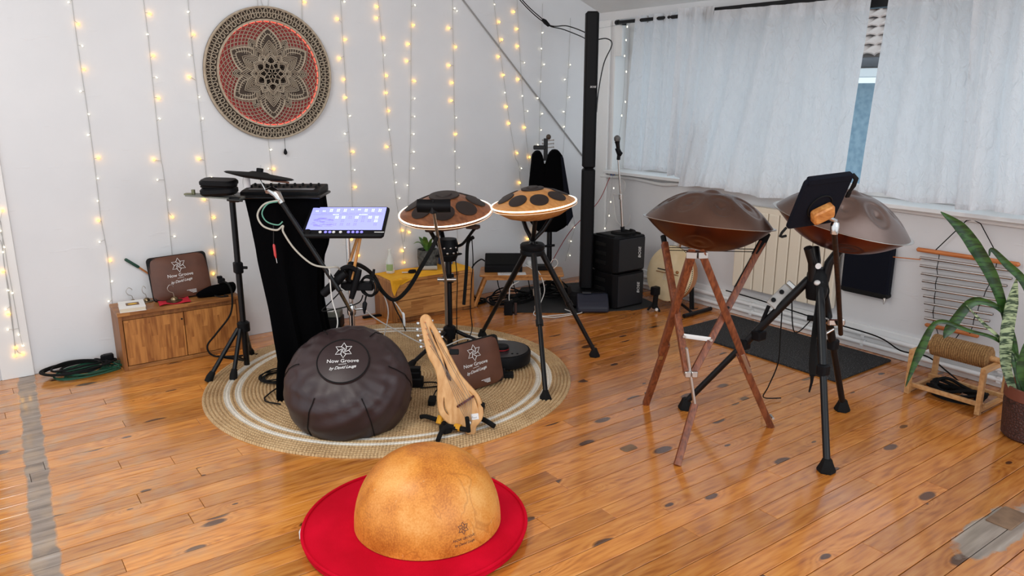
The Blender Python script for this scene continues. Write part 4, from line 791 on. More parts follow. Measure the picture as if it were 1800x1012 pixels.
co = MBc.build('table_cloth', M['yellow']); tag(co, 'mustard yellow cloth spread over the oak dresser', 'cloth')
# pointed front flap of the cloth hanging over the left end of the drawer front
ft = MB().sheet([[V((x0-.006+.16*u*(1-.55*v), ya-.004-.003*math.sin(6*u), h+.003-.05*v*(1-.35*u))) for u in [i/8 for i in range(9)]] for v in [j/5 for j in range(6)]], .002); ft.sheet([[V((x0-.006+.62*u, ya+.06-.064*v, h+.0035)) for u in [i/8 for i in range(9)]] for v in (0, .5, 1)], .0015); ft.build('front_flap', M['yellow'], co)
zd = h+.006
M['bottle'] = (lambda: glass_mat())(); M['bottle'].name = 'clear_bottle_glass'
_m, _nt, _b = nodes('bottle_glass'); _b.inputs['Base Color'].default_value = (.9, .95, .93, 1); _b.inputs['Roughness'].default_value = .05; _b.inputs['Alpha'].default_value = .32; _b.inputs['Specular IOR Level'].default_value = .9; M['bottle'] = _m
t = thing('bottle', 'clear glass bottle with a green label at the left end of the dresser', 'bottle', (2.345, 4.66, zd))
MB().lathe([(0, 0), (.028, 0), (.031, .006), (.031, .07), (.027, .09), (.013, .125), (.011, .15), (.013, .153), (.013, .165), (.0105, .165), (.009, .12), (.024, .085), (.028, .07), (.028, .006), (0, .005)], 24, Matrix.Translation((2.345, 4.66, zd))).build('glass', M['bottle'], t)
lb = MB(); lb.sheet([[V((2.345+.0318*math.cos(R_(a)), 4.66+.0318*math.sin(R_(a)), zd+.02+.045*v)) for a in range(190, 281, 10)] for v in (0, 1)]); lb.build('label', mat('green_label', srgb(150, 176, 120), .6), t)
t = thing('potted_plant', 'small green plant in a dark grey textured pot on the dresser', 'plant', (2.63, 4.64, zd))
M['stonepot'] = mat('grey_stone_pot', srgb(58, 60, 60), .85, col2=srgb(92, 94, 92), scale=50, bump=.8, bscale=70)
MB().lathe([(0, 0), (.058, 0), (.066, .02), (.072, .08), (.07, .135), (.064, .135), (.064, .115), (0, .112)], 28, Matrix.Translation((2.63, 4.64, zd))).build('pot', M['stonepot'], t); MB().lathe([(0, .118), (.064, .118)], 16, Matrix.Translation((2.63, 4.64, zd))).build('soil', mat('soil', (.02, .015, .01), .95), t)
M['leaf'] = mat('green_leaf', srgb(54, 92, 38), .4, col2=srgb(96, 132, 60), scale=30)
def leaf(base, tip, w_, m, parent, sag=.02, n=7, name='leaf', twist=0, th=.001):
    a, b = V(base), V(tip); d_ = (b-a); side = d_.cross(UP); side = side.normalized() if side.length > 1e-5 else RT; side = Matrix.Rotation(twist, 3, d_.normalized()) @ side
    g = []
    for i in range(n+1):
        t_ = i/n; c_ = a.lerp(b, t_)+V((0, 0, sag*math.sin(math.pi*t_))); ww_ = w_*max(.04, math.sin(math.pi*min(1, .12+.88*t_))**.8)
        g.append([c_-side*ww_/2, c_-V((0, 0, .12*ww_)), c_+side*ww_/2])
    return MB().sheet(g, th).build(name, m, parent, smooth=60)
rg_ = random.Random(6)
for k in range(16):
    a = rg_.uniform(0, 6.28); rr = rg_.uniform(.03, .085); hz = rg_.uniform(.155, .24); b0 = V((2.62+.02*math.cos(a), 4.64+.02*math.sin(a), zd+.12+.05*rg_.random())); leaf(b0, (2.61+rr*math.cos(a), 4.63+rr*math.sin(a), zd+hz), rg_.uniform(.025, .04), M['leaf'], t, .015)
M['tube'] = mat('grey_cardboard', srgb(170, 166, 158), .7)
for lab, a, b, r in (('longer grey cardboard tube lying before the plant pot', (2.545, 4.60, zd+.016), (2.65, 4.545, zd+.016), .015), ('shorter grey tube standing right of the plant pot', (2.727, 4.575, zd), (2.733, 4.58, zd+.06), .013)):
    tb = thing('cardboard_tube', lab, 'tube', a, 'grey tubes on the dresser'); z_ = (V(b)-V(a)).normalized(); l_ = (V(b)-V(a)).length; MB().lathe([(r*.7, 0), (r, 0), (r, l_), (r*.7, l_), (r*.7, 0)], 18, axis_frame(a, z_)).build('wall', M['tube'], tb)
q = MB()
for k in range(3): q.ring((2.47+.002*k, 4.58, zd+.004+.005*k), (0, .05*k, 1), .026-.002*k, .004, 20, 6)
tag(q.build('cord_ring', M['rubber']), 'black cord wound in a flat ring on the yellow cloth', 'cord')
tag(MB().tube([(2.4, 4.595, zd+.006), (2.437, 4.575, zd+.006)], .005, 8).build('short_pipe', M['steel']), 'small metal pipe piece on the yellow cloth', 'pipe')
tag(MB(frame((2.8, 4.68, zd), RT, AW)).rbox((0, 0, .075), (.1, .05, .15), .008).build('blue_box', mat('blue_carton', srgb(58, 84, 140), .5)), 'blue box behind the drum stand on the dresser', 'box')
tag(MB().box((2.2, 4.66, .006), (.14, .03, .012), Matrix.Rotation(R_(-8), 4, 'Z')).build('floor_strip', M['rubber'], smooth=False), 'flat black strip on the floor by the dresser corner', 'strip')  # thin black strip lying on the boards
# ================================================================ wooden drums with a ring of light
def wood_drum(label, c, R, n, hi, lo, m, tilt_phase, npads, rp, rc, rpos):
    F_ = axis_frame(c, n); t = thing('wooden_tongue_drum', label, 'drum', tuple(V(c)-V((0, 0, lo+.01))), 'lit wooden drums')
    zf = lambda r: hi*(1-(r/R)**1.55)
    MB().lathe([(R-.001, 0)]+[(R*(1-k/14), zf(R*(1-k/14))) for k in range(1, 14)]+[(0, hi)], 64, F_).build('top_shell', m, t, smooth=60)
    MB().lathe([(R, 0), (R*1.0, -.008), (R*.9, -lo*.38), (R*.68, -lo*.75), (R*.45, -lo*.94), (R*.2, -lo), (0, -lo)], 64, F_).build('bottom_shell', m, t, smooth=60)
    for k in range(npads):
        a = tilt_phase+2*math.pi*k/npads; r_ = rpos*R; p = F_ @ V((r_*math.cos(a), r_*math.sin(a), zf(r_))); sl_ = (zf(r_+.01)-zf(r_-.01))/.02
        nn_ = (F_.to_3x3() @ V((-sl_*math.cos(a), -sl_*math.sin(a), 1))).normalized(); pd = MB(); e = .004
        pd.lathe([(rp, -.001), (rp, .003), (rp*.9, .0045), (0, .0035)], 28, axis_frame(p, nn_)); pd.build('pad', M['pad'], t)
    MB().lathe([(rc, -.004), (rc, .003), (rc*.55, .005), (rc*.5, .011), (rc*.3, .012), (0, .012)], 36, F_ @ Matrix.Translation((0, 0, zf(rc*.7)))).build('centre_pad', M['pad'], t)
    q = MB(); q.tube([F_ @ V(((R+.004)*math.cos(2*math.pi*k/72), (R+.004)*math.sin(2*math.pi*k/72), -.001)) for k in range(72)], .0036, 8, closed=True); q.build('light_ring', M['led_strip'], t)
    MB().tube([F_ @ V(((R+.006)*math.cos(2*math.pi*k/72), (R+.006)*math.sin(2*math.pi*k/72), -.016)) for k in range(72)], .0025, 6, closed=True).build('lower_ring', M['acryl'], t)
    return t, F_
M['pad'] = mat('dark_pad', srgb(38, 26, 22), .55); M['led_strip'] = emit('warm_light_strip', (1, .86, .66), 3.4); M['acryl'] = mat('clear_tube', srgb(220, 190, 160), .2)
def radial_wood(name, c1, c2):
    m, nt, b = nodes(name); b.inputs['Roughness'].default_value = .38; tc = N(nt, 'ShaderNodeTexCoord'); mp = N(nt, 'ShaderNodeMapping'); mp.inputs['Scale'].default_value = (1, .1, 1); nt.links.new(tc.outputs['Object'], mp.inputs[0])
    n = N(nt, 'ShaderNodeTexNoise', i_Scale=60., i_Detail=4.); nt.links.new(mp.outputs[0], n.inputs[0]); nt.links.new(ramp(nt, n.outputs[0], [(.3, c1), (.7, c2)]), b.inputs['Base Color']); return m
M['walnut'] = radial_wood('walnut_veneer', srgb(112, 66, 40), srgb(156, 98, 62)); M['honey'] = radial_wood('honey_veneer', srgb(188, 124, 62), srgb(220, 158, 92))
d1c = V((2.22, 3.70, .845)); d1n = (UP-AW*.165-RT*.055).normalized()
wood_drum('dark wooden drum with black pads and a bright light ring, above the dresser', d1c, .257, d1n, .105, .075, M['walnut'], R_(12), 8, .06, .085, .67)
d2c = V((2.542, 3.306, .912)); d2n = (UP-AW*.05-RT*.093).normalized()
wood_drum('pale wooden drum with black pads and a light ring, on the tall black tripod', d2c, .228, d2n, .085, .085, M['honey'], R_(20), 8, .05, .062, .66)
# stand of the dark drum
s1 = tripod('drum_stand', 'black pole stand with curved arms under the dark wooden drum', 'stand', (2.225, 3.69), .14, ((1.907, 3.614), (2.47, 3.60), (2.28, 3.98)), .02, .62, .018, .012, True)
MB().lathe([(0, .56), (.045, .565), (.058, .6), (.058, .66), (.05, .69), (0, .69)], 20, Matrix.Translation((2.225, 3.69, 0))).build('socket', M['plastic'], s1)
for k in range(7): a = R_(200+18*k); MB().ball((2.225+.057*math.cos(a), 3.69+.057*math.sin(a), .615+.03*(k % 2)), .008).build('bolt', M['steel'], s1)
for k, a in enumerate((205, 305, 75)):
    u = V((math.cos(R_(a)), math.sin(R_(a)), 0)); b = V((2.225, 3.69, .645)); e = b+u*.155+V((0, 0, .1))
    MB().tube(spline([b+u*.03, b+u*.09+V((0, 0, .02)), e, e+u*.02+V((0, 0, .018))], 5), .014, 8, flat=.6).build('arm', M['plastic'], s1); MB(frame(e+V((0, 0, .022)), u, UP.cross(u))).rbox((.0, 0, .0), (.075, .045, .022), .008).build('arm_pad', mat('brown_pad', srgb(66, 44, 32), .6), s1)
q = MB(); q.rbox((2.225, 3.69, .46), (.05, .05, .05), .008); q.build('lock', M['plastic'], s1); MB().cyl((2.2, 3.66, .462), (2.27, 3.72, .47), .008).build('clamp', M['steel'], s1); MB().rbox((2.225, 3.69, .12), (.05, .06, .05), .01).build('lower_lock', M['plastic'], s1)
MB().ring((2.215, 3.67, .60), (0, .15, 1), .075, .004, 28, 6).build('cable_loop', M['rubber'], s1)
bp_ = thing('padded_rest', 'black curved pad on a metal rod in front of the dark wooden drum', 'holder', (2.1, 3.56, .45))
MB().tube([(2.18, 3.65, .2), (2.178, 3.645, .3), (2.17, 3.63, .47), (2.03, 3.48, .8), (2.0, 3.452, .90)], .0085, 10).build('rod', M['steel'], bp_); MB(frame((2.172, 3.635, .47), RT, AW)).cyl((-.045, 0, 0), (.06, 0, 0), .011).build('clamp', M['chrome'], bp_)
g = [[V((2.0, 3.448, .925))+RT*(u*.17)-AW*(.012+.03*(1-(2*u)**2)*.4)+UP*(.05*(v-.5))+AW*(.02*(2*v-1)**2) for u in [i/16-.5 for i in range(17)]] for v in [j/6 for j in range(7)]]
MB().sheet(g, .012).build('pad', M['plastic'], bp_, smooth=60); q = MB(); q.rbox((1.99, 3.437, .905), (.04, .03, .035), .006); q.cyl((1.985, 3.43, .92), (1.983, 3.427, .955), .004); q.cyl((1.97, 3.445, .93), (2.005, 3.42, .93), .006); q.build('swivel', M['black'], bp_)
cable('black padded cable sleeve hanging straight down right of the dark drum', [(2.34, 3.60, .70), (2.322, 3.632, .66), (2.315, 3.64, .5), (2.30, 3.649, .30)], .011, M['rubber'], 6, 'cable_sleeve')
cable('thin black cable with an inline switch beside the hanging sleeve', [(2.33, 3.60, .69), (2.345, 3.615, .55), (2.335, 3.62, .42), (2.325, 3.62, .28), (2.335, 3.62, .15), (2.30, 3.64, .06), (2.26, 3.66, .012)], .003, M['rubber'])
cable('thin black cable running down beside the drum stand pole', [(2.255, 3.66, .58), (2.262, 3.655, .45), (2.258, 3.66, .3), (2.256, 3.66, .15), (2.26, 3.66, .05)], .003, M['rubber'])
cable('short black wire end hanging under the pale wooden drum', [(2.40, 3.37, .885), (2.415, 3.37, .86), (2.44, 3.36, .835)], .002, M['rubber'])
# tall tripod of the pale drum
hb = V((2.535, 3.305, .66)); t2 = thing('tall_tripod', 'tall black three-legged stand under the pale wooden drum', 'stand', (2.535, 3.305, 0))
MB().lathe([(.03, -.035), (.062, -.035), (.068, -.028), (.068, -.01), (.064, -.006), (.068, 0), (.068, .022), (.06, .03), (.03, .03), (.03, -.035)], 28, Matrix.Translation(hb)).build('hub_ring', M['plastic'], t2)
for fx, fy in ((2.252, 2.819), (2.887, 3.162), (2.56, 3.849)):
    u = V((fx-hb.x, fy-hb.y, 0)).normalized(); a = hb+u*.045-V((0, 0, .01)); e = V((fx, fy, .03)); lg = MB(); m_ = a.lerp(e, .52)
    lg.cyl(a, m_, .0165, seg=12); lg.cyl(m_, e, .0125, seg=12); lg.tube([m_+(a-m_)*.04, m_-(a-m_)*.04], .02, 12); lg.build('leg', M['black'], t2)
    MB().lathe([(0, 0), (.032, 0), (.034, .008), (.02, .036), (.015, .05), (0, .05)], 6, Matrix.Translation((fx, fy, 0))).build('foot', M['rubber'], t2)
    MB().tube([hb-u*.045, hb+u*.06+V((0, 0, .1)), hb+u*.11+V((0, 0, .175))], .0125, 10).build('arm', M['black'], t2)
for s in (.3, .42): p = hb.lerp(V((2.252, 2.819, .03)), s); MB().tube([p, p.lerp(V((2.252, 2.819, .03)), .06)], .0185, 12).build('band', M['steel'], t2)
# ================================================================ corner: covered instrument, tray table, speakers, kora
gb = thing('covered_instrument', 'long-necked instrument in a black cloth cover with tuning pegs on top', 'instrument', (3.535, 4.45, 0))
Fg = frame((3.535, 4.45, -.012), RT, UP); n_out = Fg.to_3x3().col[2]; sgn = -1 if n_out.dot(AW) > 0 else 1
out = [(-.135, .60), (-.125, .86), (-.105, 1.06), (-.085, 1.09), (-.045, 1.095), (-.028, 1.06), (-.01, .98), (.012, 1.06), (.04, 1.1), (.085, 1.1), (.115, 1.06), (.155, .86), (.195, .62), (.15, .54), (.08, .5), (-.06, .5)]
MB(Fg).prism(out, -.07, .07).build('cover', M['cloth_black'], gb, smooth=False, bevel=.02)
MB(Fg).prism([(.1, 1.06), (.12, 1.05), (.2, .62), (.155, .545)], -.06*1, .078).build('cover_side', M['navy'], gb, smooth=False, bevel=.006)
hd = MB(Fg); hd.box((-.005, 1.1, 0), (.03, .16, .025)); hd.rbox((-.05, 1.115, 0), (.09, .03, .04), .008); hd.build('neck', M['black'], gb); MB(Fg).ball((.015, 1.19, 0), .018, 12, 8, (1, 1.1, .6)).build('head', mat('dark_headstock', srgb(60, 44, 30), .5), gb)
for k in range(3):
    for s in (-1, 1): q = MB(Fg); q.cyl((.012, 1.115+.025*k, 0), (.012+s*.034, 1.118+.025*k, 0), .0035, seg=8); q.ball((.012+s*.04, 1.118+.025*k, 0), .007, 8, 6, (.7, 1, 1)); q.build('tuning_peg', M['steel'], gb)
MB(Fg).cyl((.03, .52, 0), (.03, .03, 0), .02).build('stand_post', M['black'], gb); MB(Fg).cyl((-.03, .385, .02*sgn), (.07, .395, .02*sgn), .009).build('stand_knob', M['plastic'], gb)
for a in (-.16, .2): MB(Fg).tube([(.03, .12, 0), (a, .026, .1)], .012, 8).build('stand_leg', M['black'], gb)
MB(Fg).tube([(.03, .12, 0), (.03, .026, -.16)], .012, 8).build('stand_leg', M['black'], gb)
# tray table
M['bamboo'] = wood('bamboo', srgb(170, 110, 54), srgb(206, 144, 80), 'X', 7, .4)
ty = thing('tray_table', 'low folding bamboo tray table with splayed legs behind the tall tripod', 'table', (3.22, 4.36, 0)); Ty = frame((3.235, 4.345, 0), RT, AW)
MB(Ty).rbox((0, 0, .235), (.60, .28, .014), .02, 4).build('top', M['bamboo'], ty); q = MB(Ty)
for y in (-.125, .125): q.box((0, y, .218), (.52, .016, .026))
q.build('apron', M['bamboo'], ty, smooth=False)
for s in (-1, 1):
    for y in (-.11, .11): MB(Ty).tube([(s*.25, y, .225), (s*.335, y, .008)], .0125, 6, flat=1.2).build('leg', M['bamboo'], ty)
    MB(Ty).cyl((s*.3, -.11, .1), (s*.3, .11, .1), .006).build('crossbar', M['bamboo'], ty)
Tz = .2425
t = thing('foot_controller', 'black wedge-shaped unit on the left end of the tray table', 'controller', tuple(Ty @ V((-.14, .03, Tz))))
MB(Ty @ Matrix.Translation((-.13, .03, Tz))).prism([(-.085, 0), (.1, 0), (.1, .105), (.06, .11), (-.085, .045)], -.135, .135, Matrix(((0, 0, 1, 0), (1, 0, 0, 0), (0, 1, 0, 0), (0, 0, 0, 1)))).build('body', M['plastic'], t, smooth=False, bevel=.006); MB(Ty @ Matrix.Translation((-.13, .03, Tz))).box((0, -.01, .081), (.25, .13, .003), Matrix.Rotation(R_(24.2), 4, 'X')).build('tread', M['rubber'], t, smooth=False)
t = thing('paper_sheet', 'white sheet of notes on the front edge of the tray table', 'paper', tuple(Ty @ V((-.06, -.085, Tz)))); MB(Ty @ Matrix.Translation((-.07, -.097, Tz+.001))).box((0, 0, 0), (.2, .08, .0012), Matrix.Rotation(R_(4), 4, 'Z')).build('sheet', M['ink'], t, smooth=False); q = MB(Ty @ Matrix.Translation((-.07, -.097, Tz+.0017)) @ Matrix.Rotation(R_(4), 4, 'Z')); rg_ = random.Random(3)
for k in range(4):
    x = -.08
    while x < .05: l_ = rg_.uniform(.006, .02); q.ribbon([(x, .022-.014*k), (x+l_*.5, .025-.014*k), (x+l_, .021-.014*k)], .0015, 0, .0004); x += l_+.006
q.build('scribbles', mat('pencil', (.3, .3, .32), .8), t, smooth=False)['kind'] = 'stuff'
t = thing('small_unit', 'small dark unit at the right end of the tray table', 'unit', tuple(Ty @ V((.17, .04, Tz)))); MB(Ty).rbox((.16, .05, Tz+.016), (.12, .09, .032), .01).build('body', M['plastic'], t); MB(Ty).ball((.06, .1, Tz+.03), .03, 12, 8).build('dome', M['bottle'], t)
cp = tag(MB().prism([(2.985, 4.22), (3.40, 3.90), (3.80, 3.72), (4.0, 3.72), (4.16, 4.5), (3.5, 4.7)], 0, .007).build('black_carpet', mat('black_carpet', (.012, .012, .012), .95, col2=(.05, .05, .05), scale=300, bump=.6, bscale=400), smooth=False), 'black carpet under the speaker column and the cables in the corner', 'carpet')
t = thing('cable_adapter', 'black adapter block standing at the carpet edge behind the tall tripod', 'adapter', (2.985, 4.16, 0)); MB(frame((2.985, 4.16, 0), RT, AW)).rbox((0, 0, .05), (.06, .05, .10), .008).build('body', M['plastic'], t); MB(frame((2.985, 4.16, 0), RT, AW)).rbox((.05, .01, .04), (.018, .03, .08), .004).build('plate', mat('brown_plate', srgb(70, 44, 36), .6), t)
P3 = lambda a, b, z: tuple(Ty @ V((a, b, z)))
cable('white cable arching from the tray table down to a loop on the carpet', [P3(.03, -.02, .29), P3(.08, -.1, .27), P3(.12, -.16, .18), P3(.13, -.18, .06), (3.12, 4.0, .012), (3.2, 3.93, .012), (3.34, 3.9, .012), (3.36, 4.0, .012)], .0035, M['white_cable'])
cable('second white cable arching beside the first from the tray table to the floor', [P3(.05, -.02, .29), P3(.12, -.11, .26), P3(.16, -.17, .15), P3(.13, -.19, .05), (3.10, 4.02, .014), (3.16, 3.9, .012), (3.3, 3.87, .012), (3.42, 3.88, .012), (3.45, 3.95, .05), (3.44, 4.0, .12)], .0035, M['white_cable'])
cable('white cable running left from the tall tripod to the adapter block', [P3(-.02, -.155, .20), (3.07, 4.25, .17), (3.02, 4.2, .12), (2.985, 4.15, .105)], .0035, M['white_cable'])
cable('white cable ring standing up at the right end of the tray table', [P3(.2, 0, .27), P3(.22, 0, .32), P3(.25, 0, .325), P3(.26, 0, .29), P3(.23, 0, .26), P3(.2, -.02, .25)], .003, M['white_cable'])
for i, (lab, cx, cy, a, b, n, z0, sd) in enumerate((('tangle of black cables under the tray table', 3.2, 4.4, .2, .1, 6, .008, 41), ('heap of black cables between the tray table and the speaker column', 3.5, 4.28, .1, .1, 7, .03, 42), ('black cables trailing along the wall left of the tray table', 2.99, 4.55, .07, .05, 3, .0, 43))):
    coil('cable_heap', lab, cx, cy, a, b, n, .0055, M['rubber'], sd, z0, (), 0, .9 if i != 2 else .5, .3)
cable('black cable arching from the wedge-shaped unit to the wall side', [P3(-.265, .06, .3), P3(-.3, .07, .31), P3(-.36, .06, .25), P3(-.37, .05, .12), P3(-.34, .05, .03), P3(-.3, .1, .012)], .0055, M['rubber'])
for k in range(3): cable(('left', 'middle', 'right')[k]+' black cable hanging from the underside of the tray table', [P3(-.18+.11*k, -.05, .228), P3(-.16+.11*k, -.08, .13), P3(-.12+.1*k, -.02, .05), P3(-.06+.1*k, .03, .025)], .004, M['rubber'])
cable('thin red cable rising from the cable heap to the window corner', [(3.62, 4.5, .2), (3.9, 4.6, .42), (4.2, 4.62, .62), (4.258, 4.56, .8), (4.262, 4.53, .865), (4.262, 4.5, .85)], .003, mat('red_cable', srgb(150, 40, 48), .5))
tag(MB().ring((4.262, 4.52, .862), (1, .3, .2), .012, .004, 12, 6).ring((4.262, 4.50, .866), (1, -.3, .3), .012, .004, 12, 6).build('blue_tie', mat('blue_tie', srgb(60, 120, 190), .5)), 'small blue cable tie at the window corner', 'cable tie')
cable('white cable loops hanging under the window sill corner', [(4.262, 4.47, .855), (4.25, 4.363, .812), (4.25, 4.37, .74), (4.25, 4.42, .70), (4.25, 4.486, .7), (4.25, 4.47, .6), (4.25, 4.44, .5), (4.25, 4.36, .46), (4.25, 4.30, .5), (4.25, 4.29, .56)], .0035, M['white_cable'])
# speaker column
t = thing('speaker_column', 'tall slim black speaker column standing on its base in the corner', 'speaker', (3.57, 4.03, .007)); Fk = frame((3.575, 4.03, .007), RT, AW)
MB(Fk).rbox((0, 0, 1.49), (.088, .1, 1.02), .022, 4).build('upper_column', M['plastic'], t); MB(Fk).rbox((0, 0, .55), (.09, .102, .85), .022, 4).build('lower_column', M['plastic'], t)
MB(Fk).rbox((0.02, 0, .06), (.3, .26, .12), .05, 4).build('base', M['plastic'], t); text('brand', 'BOSE', .017, Fk @ Matrix.Translation((.012, -.0515, 1.52)) @ Matrix.Rotation(R_(90), 4, 'X'), M['ink'], t, shear=.2)
t = thing('amplifier_unit', 'low rounded navy amplifier base on the floor before the speaker column', 'amplifier', (3.5, 3.87, .007)); Fk2 = frame((3.515, 3.87, .007), RT, AW)
MB(Fk2).prism([(-.06, 0), (.075, 0), (.075, .1), (.03, .12), (-.03, .07), (-.06, .04)], -.12, .1, Matrix(((0, 0, 1, 0), (1, 0, 0, 0), (0, 1, 0, 0), (0, 0, 0, 1)))).build('body', mat('navy_plastic', (.012, .014, .028), .45), t, smooth=False, bevel=.012)
MB(Fk2).box((-.05, .03, .123), (.06, .03, .006)).build('panel', mat('grey_plate', srgb(60, 62, 66), .5), t, smooth=False)
def bose_box(label, z0, zz):
    t = thing('monitor_speaker', label, 'speaker', (3.78, 3.92, z0), 'stacked monitor speakers'); x0, x1, ya, yb = 3.635, 3.93, 3.79, 4.06
    MB().prism([(x0+.02, ya), (x1-.02, ya), (x1, ya+.03), (x1, yb-.03), (x1-.02, yb), (x0+.02, yb), (x0, yb-.02), (x0, ya+.03)], z0+.004, z0+zz-.004).build('cabinet', M['plastic'], t, smooth=False, bevel=.006)
    MB().box(((x0+x1)/2, ya-.003, z0+zz/2), (x1-x0-.05, .012, zz-.03)).build('grille', mat('speaker_grille', (.008, .009, .013), .6, bump=.4, bscale=900), t, smooth=False, bevel=.003)
    for k in range(3): MB().box((x0-.002, (ya+yb)/2+.02, z0+.065+.065*k), (.008, .11, .028)).build('side_slot', M['rubber'], t, smooth=False, bevel=.004)
    text('brand', 'BOSE', .034, frame((x1-.075, ya-.0095, z0+zz*.52), (0, 0, 1), (-1, 0, 0), (0, -1, 0)), M['ink'], t, shear=.25)
    h_ = MB(); h_.tube(spline([(x0+.02, ya+.05, z0+zz-.006), (x0+.02, ya+.06, z0+zz), (x0+.02, yb-.06, z0+zz), (x0+.02, yb-.05, z0+zz-.006)], 4), .008, 8); h_.tube(spline([(x1-.02, ya+.05, z0+zz-.006), (x1-.02, ya+.06, z0+zz), (x1-.02, yb-.06, z0+zz), (x1-.02, yb-.05, z0+zz-.006)], 4), .008, 8); h_.build('top_ridge', M['rubber'], t)['kind'] = 'stuff'
bose_box('lower of the two stacked black monitor speakers', .008, .255); bose_box('upper of the two stacked black monitor speakers', .2645, .255)
mz = .5215
t = thing('microphone_stand', 'straight chrome microphone stand on top of the stacked speakers', 'microphone stand', (3.80, 3.9, mz))
q = MB(); Fq = Matrix.Translation((3.8, 3.9, mz)); q.tube([Fq @ V((.085*math.cos(R_(a)), .075*math.sin(R_(a)), .012)) for a in range(160, 385, 15)], .012, 8); q.tube([(3.8, 3.9, mz+.012), (3.8, 3.9-.075, mz+.012)], .013, 8); q.build('base', M['rubber'], t)
MB().cyl((3.8, 3.9, mz+.01), (3.795, 3.902, mz+.05), .015).build('socket', M['black'], t); MB().cyl((3.795, 3.902, mz+.05), (3.779, 3.91, .78), .011).build('lower_tube', M['chrome'], t); MB().cyl((3.779, 3.91, .765), (3.777, 3.911, .80), .015).build('collar', M['chrome'], t); MB().cyl((3.778, 3.91, .78), (3.753, 3.922, 1.04), .007).build('upper_tube', M['chrome'], t)
t = thing('microphone', 'black vocal microphone in its clip on the chrome stand', 'microphone', (3.75, 3.92, 1.03))
MB().tube([(3.7535, 3.922, 1.04), (3.754, 3.92, 1.075)], .013, 10).build('clip_base', M['plastic'], t); MB().tube([(3.768, 3.91, 1.075), (3.755, 3.918, 1.085), (3.74, 3.925, 1.12)], [.016, .019, .016], 10).build('clip', M['plastic'], t); MB().tube([(3.752, 3.92, 1.09), (3.741, 3.923, 1.15), (3.738, 3.924, 1.165)], [.011, .015, .019], 12).build('handle', M['black'], t); MB().ball((3.737, 3.924, 1.183), .023, 14, 10, (1, 1, 1.08)).build('grille', mat('mic_mesh', srgb(120, 118, 116), .35, 1, bump=.6, bscale=900), t)
# kora: calabash half with a skin, studs, bridge, strings and stand
kc = V((4.03, 3.65, .245)); kn = (-AW*.60-RT*.74+UP*.22).normalized(); Kf = axis_frame(kc, kn); kr = .198
ko = thing('kora', 'kora with a round calabash body, cream skin and black studs next to the speakers', 'kora', (4.045, 3.655, 0))
MB().lathe([(kr*math.cos(R_(a)), -kr*.95*math.sin(R_(a))) for a in range(0, 90, 8)]+[(0, -kr*.95)], 40, Kf).build('calabash', mat('calabash_shell', srgb(178, 112, 62), .5, col2=srgb(196, 130, 76), scale=6), ko)
M['skin'] = mat('goat_skin', srgb(214, 190, 148), .7, col2=srgb(228, 208, 170), scale=7)
MB().lathe([(kr*1.005, -.006), (kr*1.01, 0), (kr*.97, .012), (kr*.6, .017), (0, .018)], 40, Kf).build('skin', M['skin'], ko)
MB().lathe([(kr*1.012, -.006), (kr*1.012, .003), (kr*.985, .0135), (kr*.80, .0165)], 40, Kf, cap=False).build('skin_edge', M['skin'], ko)
u_ = Kf.inverted().to_3x3() @ UP; ph0 = math.atan2(u_.y, u_.x)
for k in range(46):
    a = ph0+R_(-165+3.9*k*1.0)+R_(0); MB().ball(Kf @ V((kr*1.0*math.cos(a), kr*1.0*math.sin(a), .006)), .0042, 6, 4).build('stud', M['rubber'], ko)
ux = V((math.cos(ph0), math.sin(ph0), 0)); vx = V((-ux.y, ux.x, 0)); K2 = lambda a, b, z: Kf @ (ux*a+vx*b+V((0, 0, z)))
MB().tube([K2(.02, .09, .03), K2(.02, .0, .035), K2(.0, -.015, .035)], [.004, .004, .003], 6).build('pickup_rod', M['black'], ko) ; MB().ball(K2(0, -.02, .035), .02, 10, 6, (1, 1, .8)).build('pickup', M['black'], ko)
MB().tube([K2(.0, .10, .028), K2(0, -.1, .03)], .003, 6).build('handle_rod', M['oak_dk'], ko); MB(Kf).ball(ux*.02-vx*.08+V((0, 0, .022)), .012, 8, 6).build('toggle', M['oak_dk'], ko)
MB().cyl(K2(-.2, .01, -.02), K2(.48, -.02, -.045), .013).build('neck', M['oak_dk'], ko); q = MB()
for k in range(6): q.tube([K2(-.05, -.03+.012*k, .03), K2(.44, -.028+.004*k, -.03)], .0012, 4)
q.build('strings', M['white_cable'], ko)['kind'] = 'stuff'
MB().tube([(4.10, 3.49, .01), (4.085, 3.50, .3), (4.08, 3.5, .36)], .017, 8).build('stand_post', M['black'], ko); MB().tube([(3.9, 3.385, .016), (4.195, 3.40, .016)], .015, 8).build('stand_foot', M['black'], ko); MB().tube([(4.0, 3.40, .02), (4.03, 3.56, .06), (4.12, 3.62, .07)], .01, 8).build('stand_arm', M['black'], ko)
t = thing('clamp_tripod', 'small black clamp tripod standing in front of the kora body', 'clamp', (3.87, 3.64, 0)); q = MB(); q.rbox((3.86, 3.62, .15), (.06, .05, .06), .012); q.build('head', M['plastic'], t); MB().cyl((3.87, 3.62, .13), (3.87, 3.63, .02), .018).build('post', M['rubber'], t)
for k in range(3): a = R_(30+120*k); MB().tube([(3.87, 3.63, .06), (3.87+.05*math.cos(a), 3.63+.05*math.sin(a), .008)], .008, 6).build('leg', M['rubber'], t)
MB().ball((3.855, 3.595, .02), .012).build('knob', M['white_metal'], t)
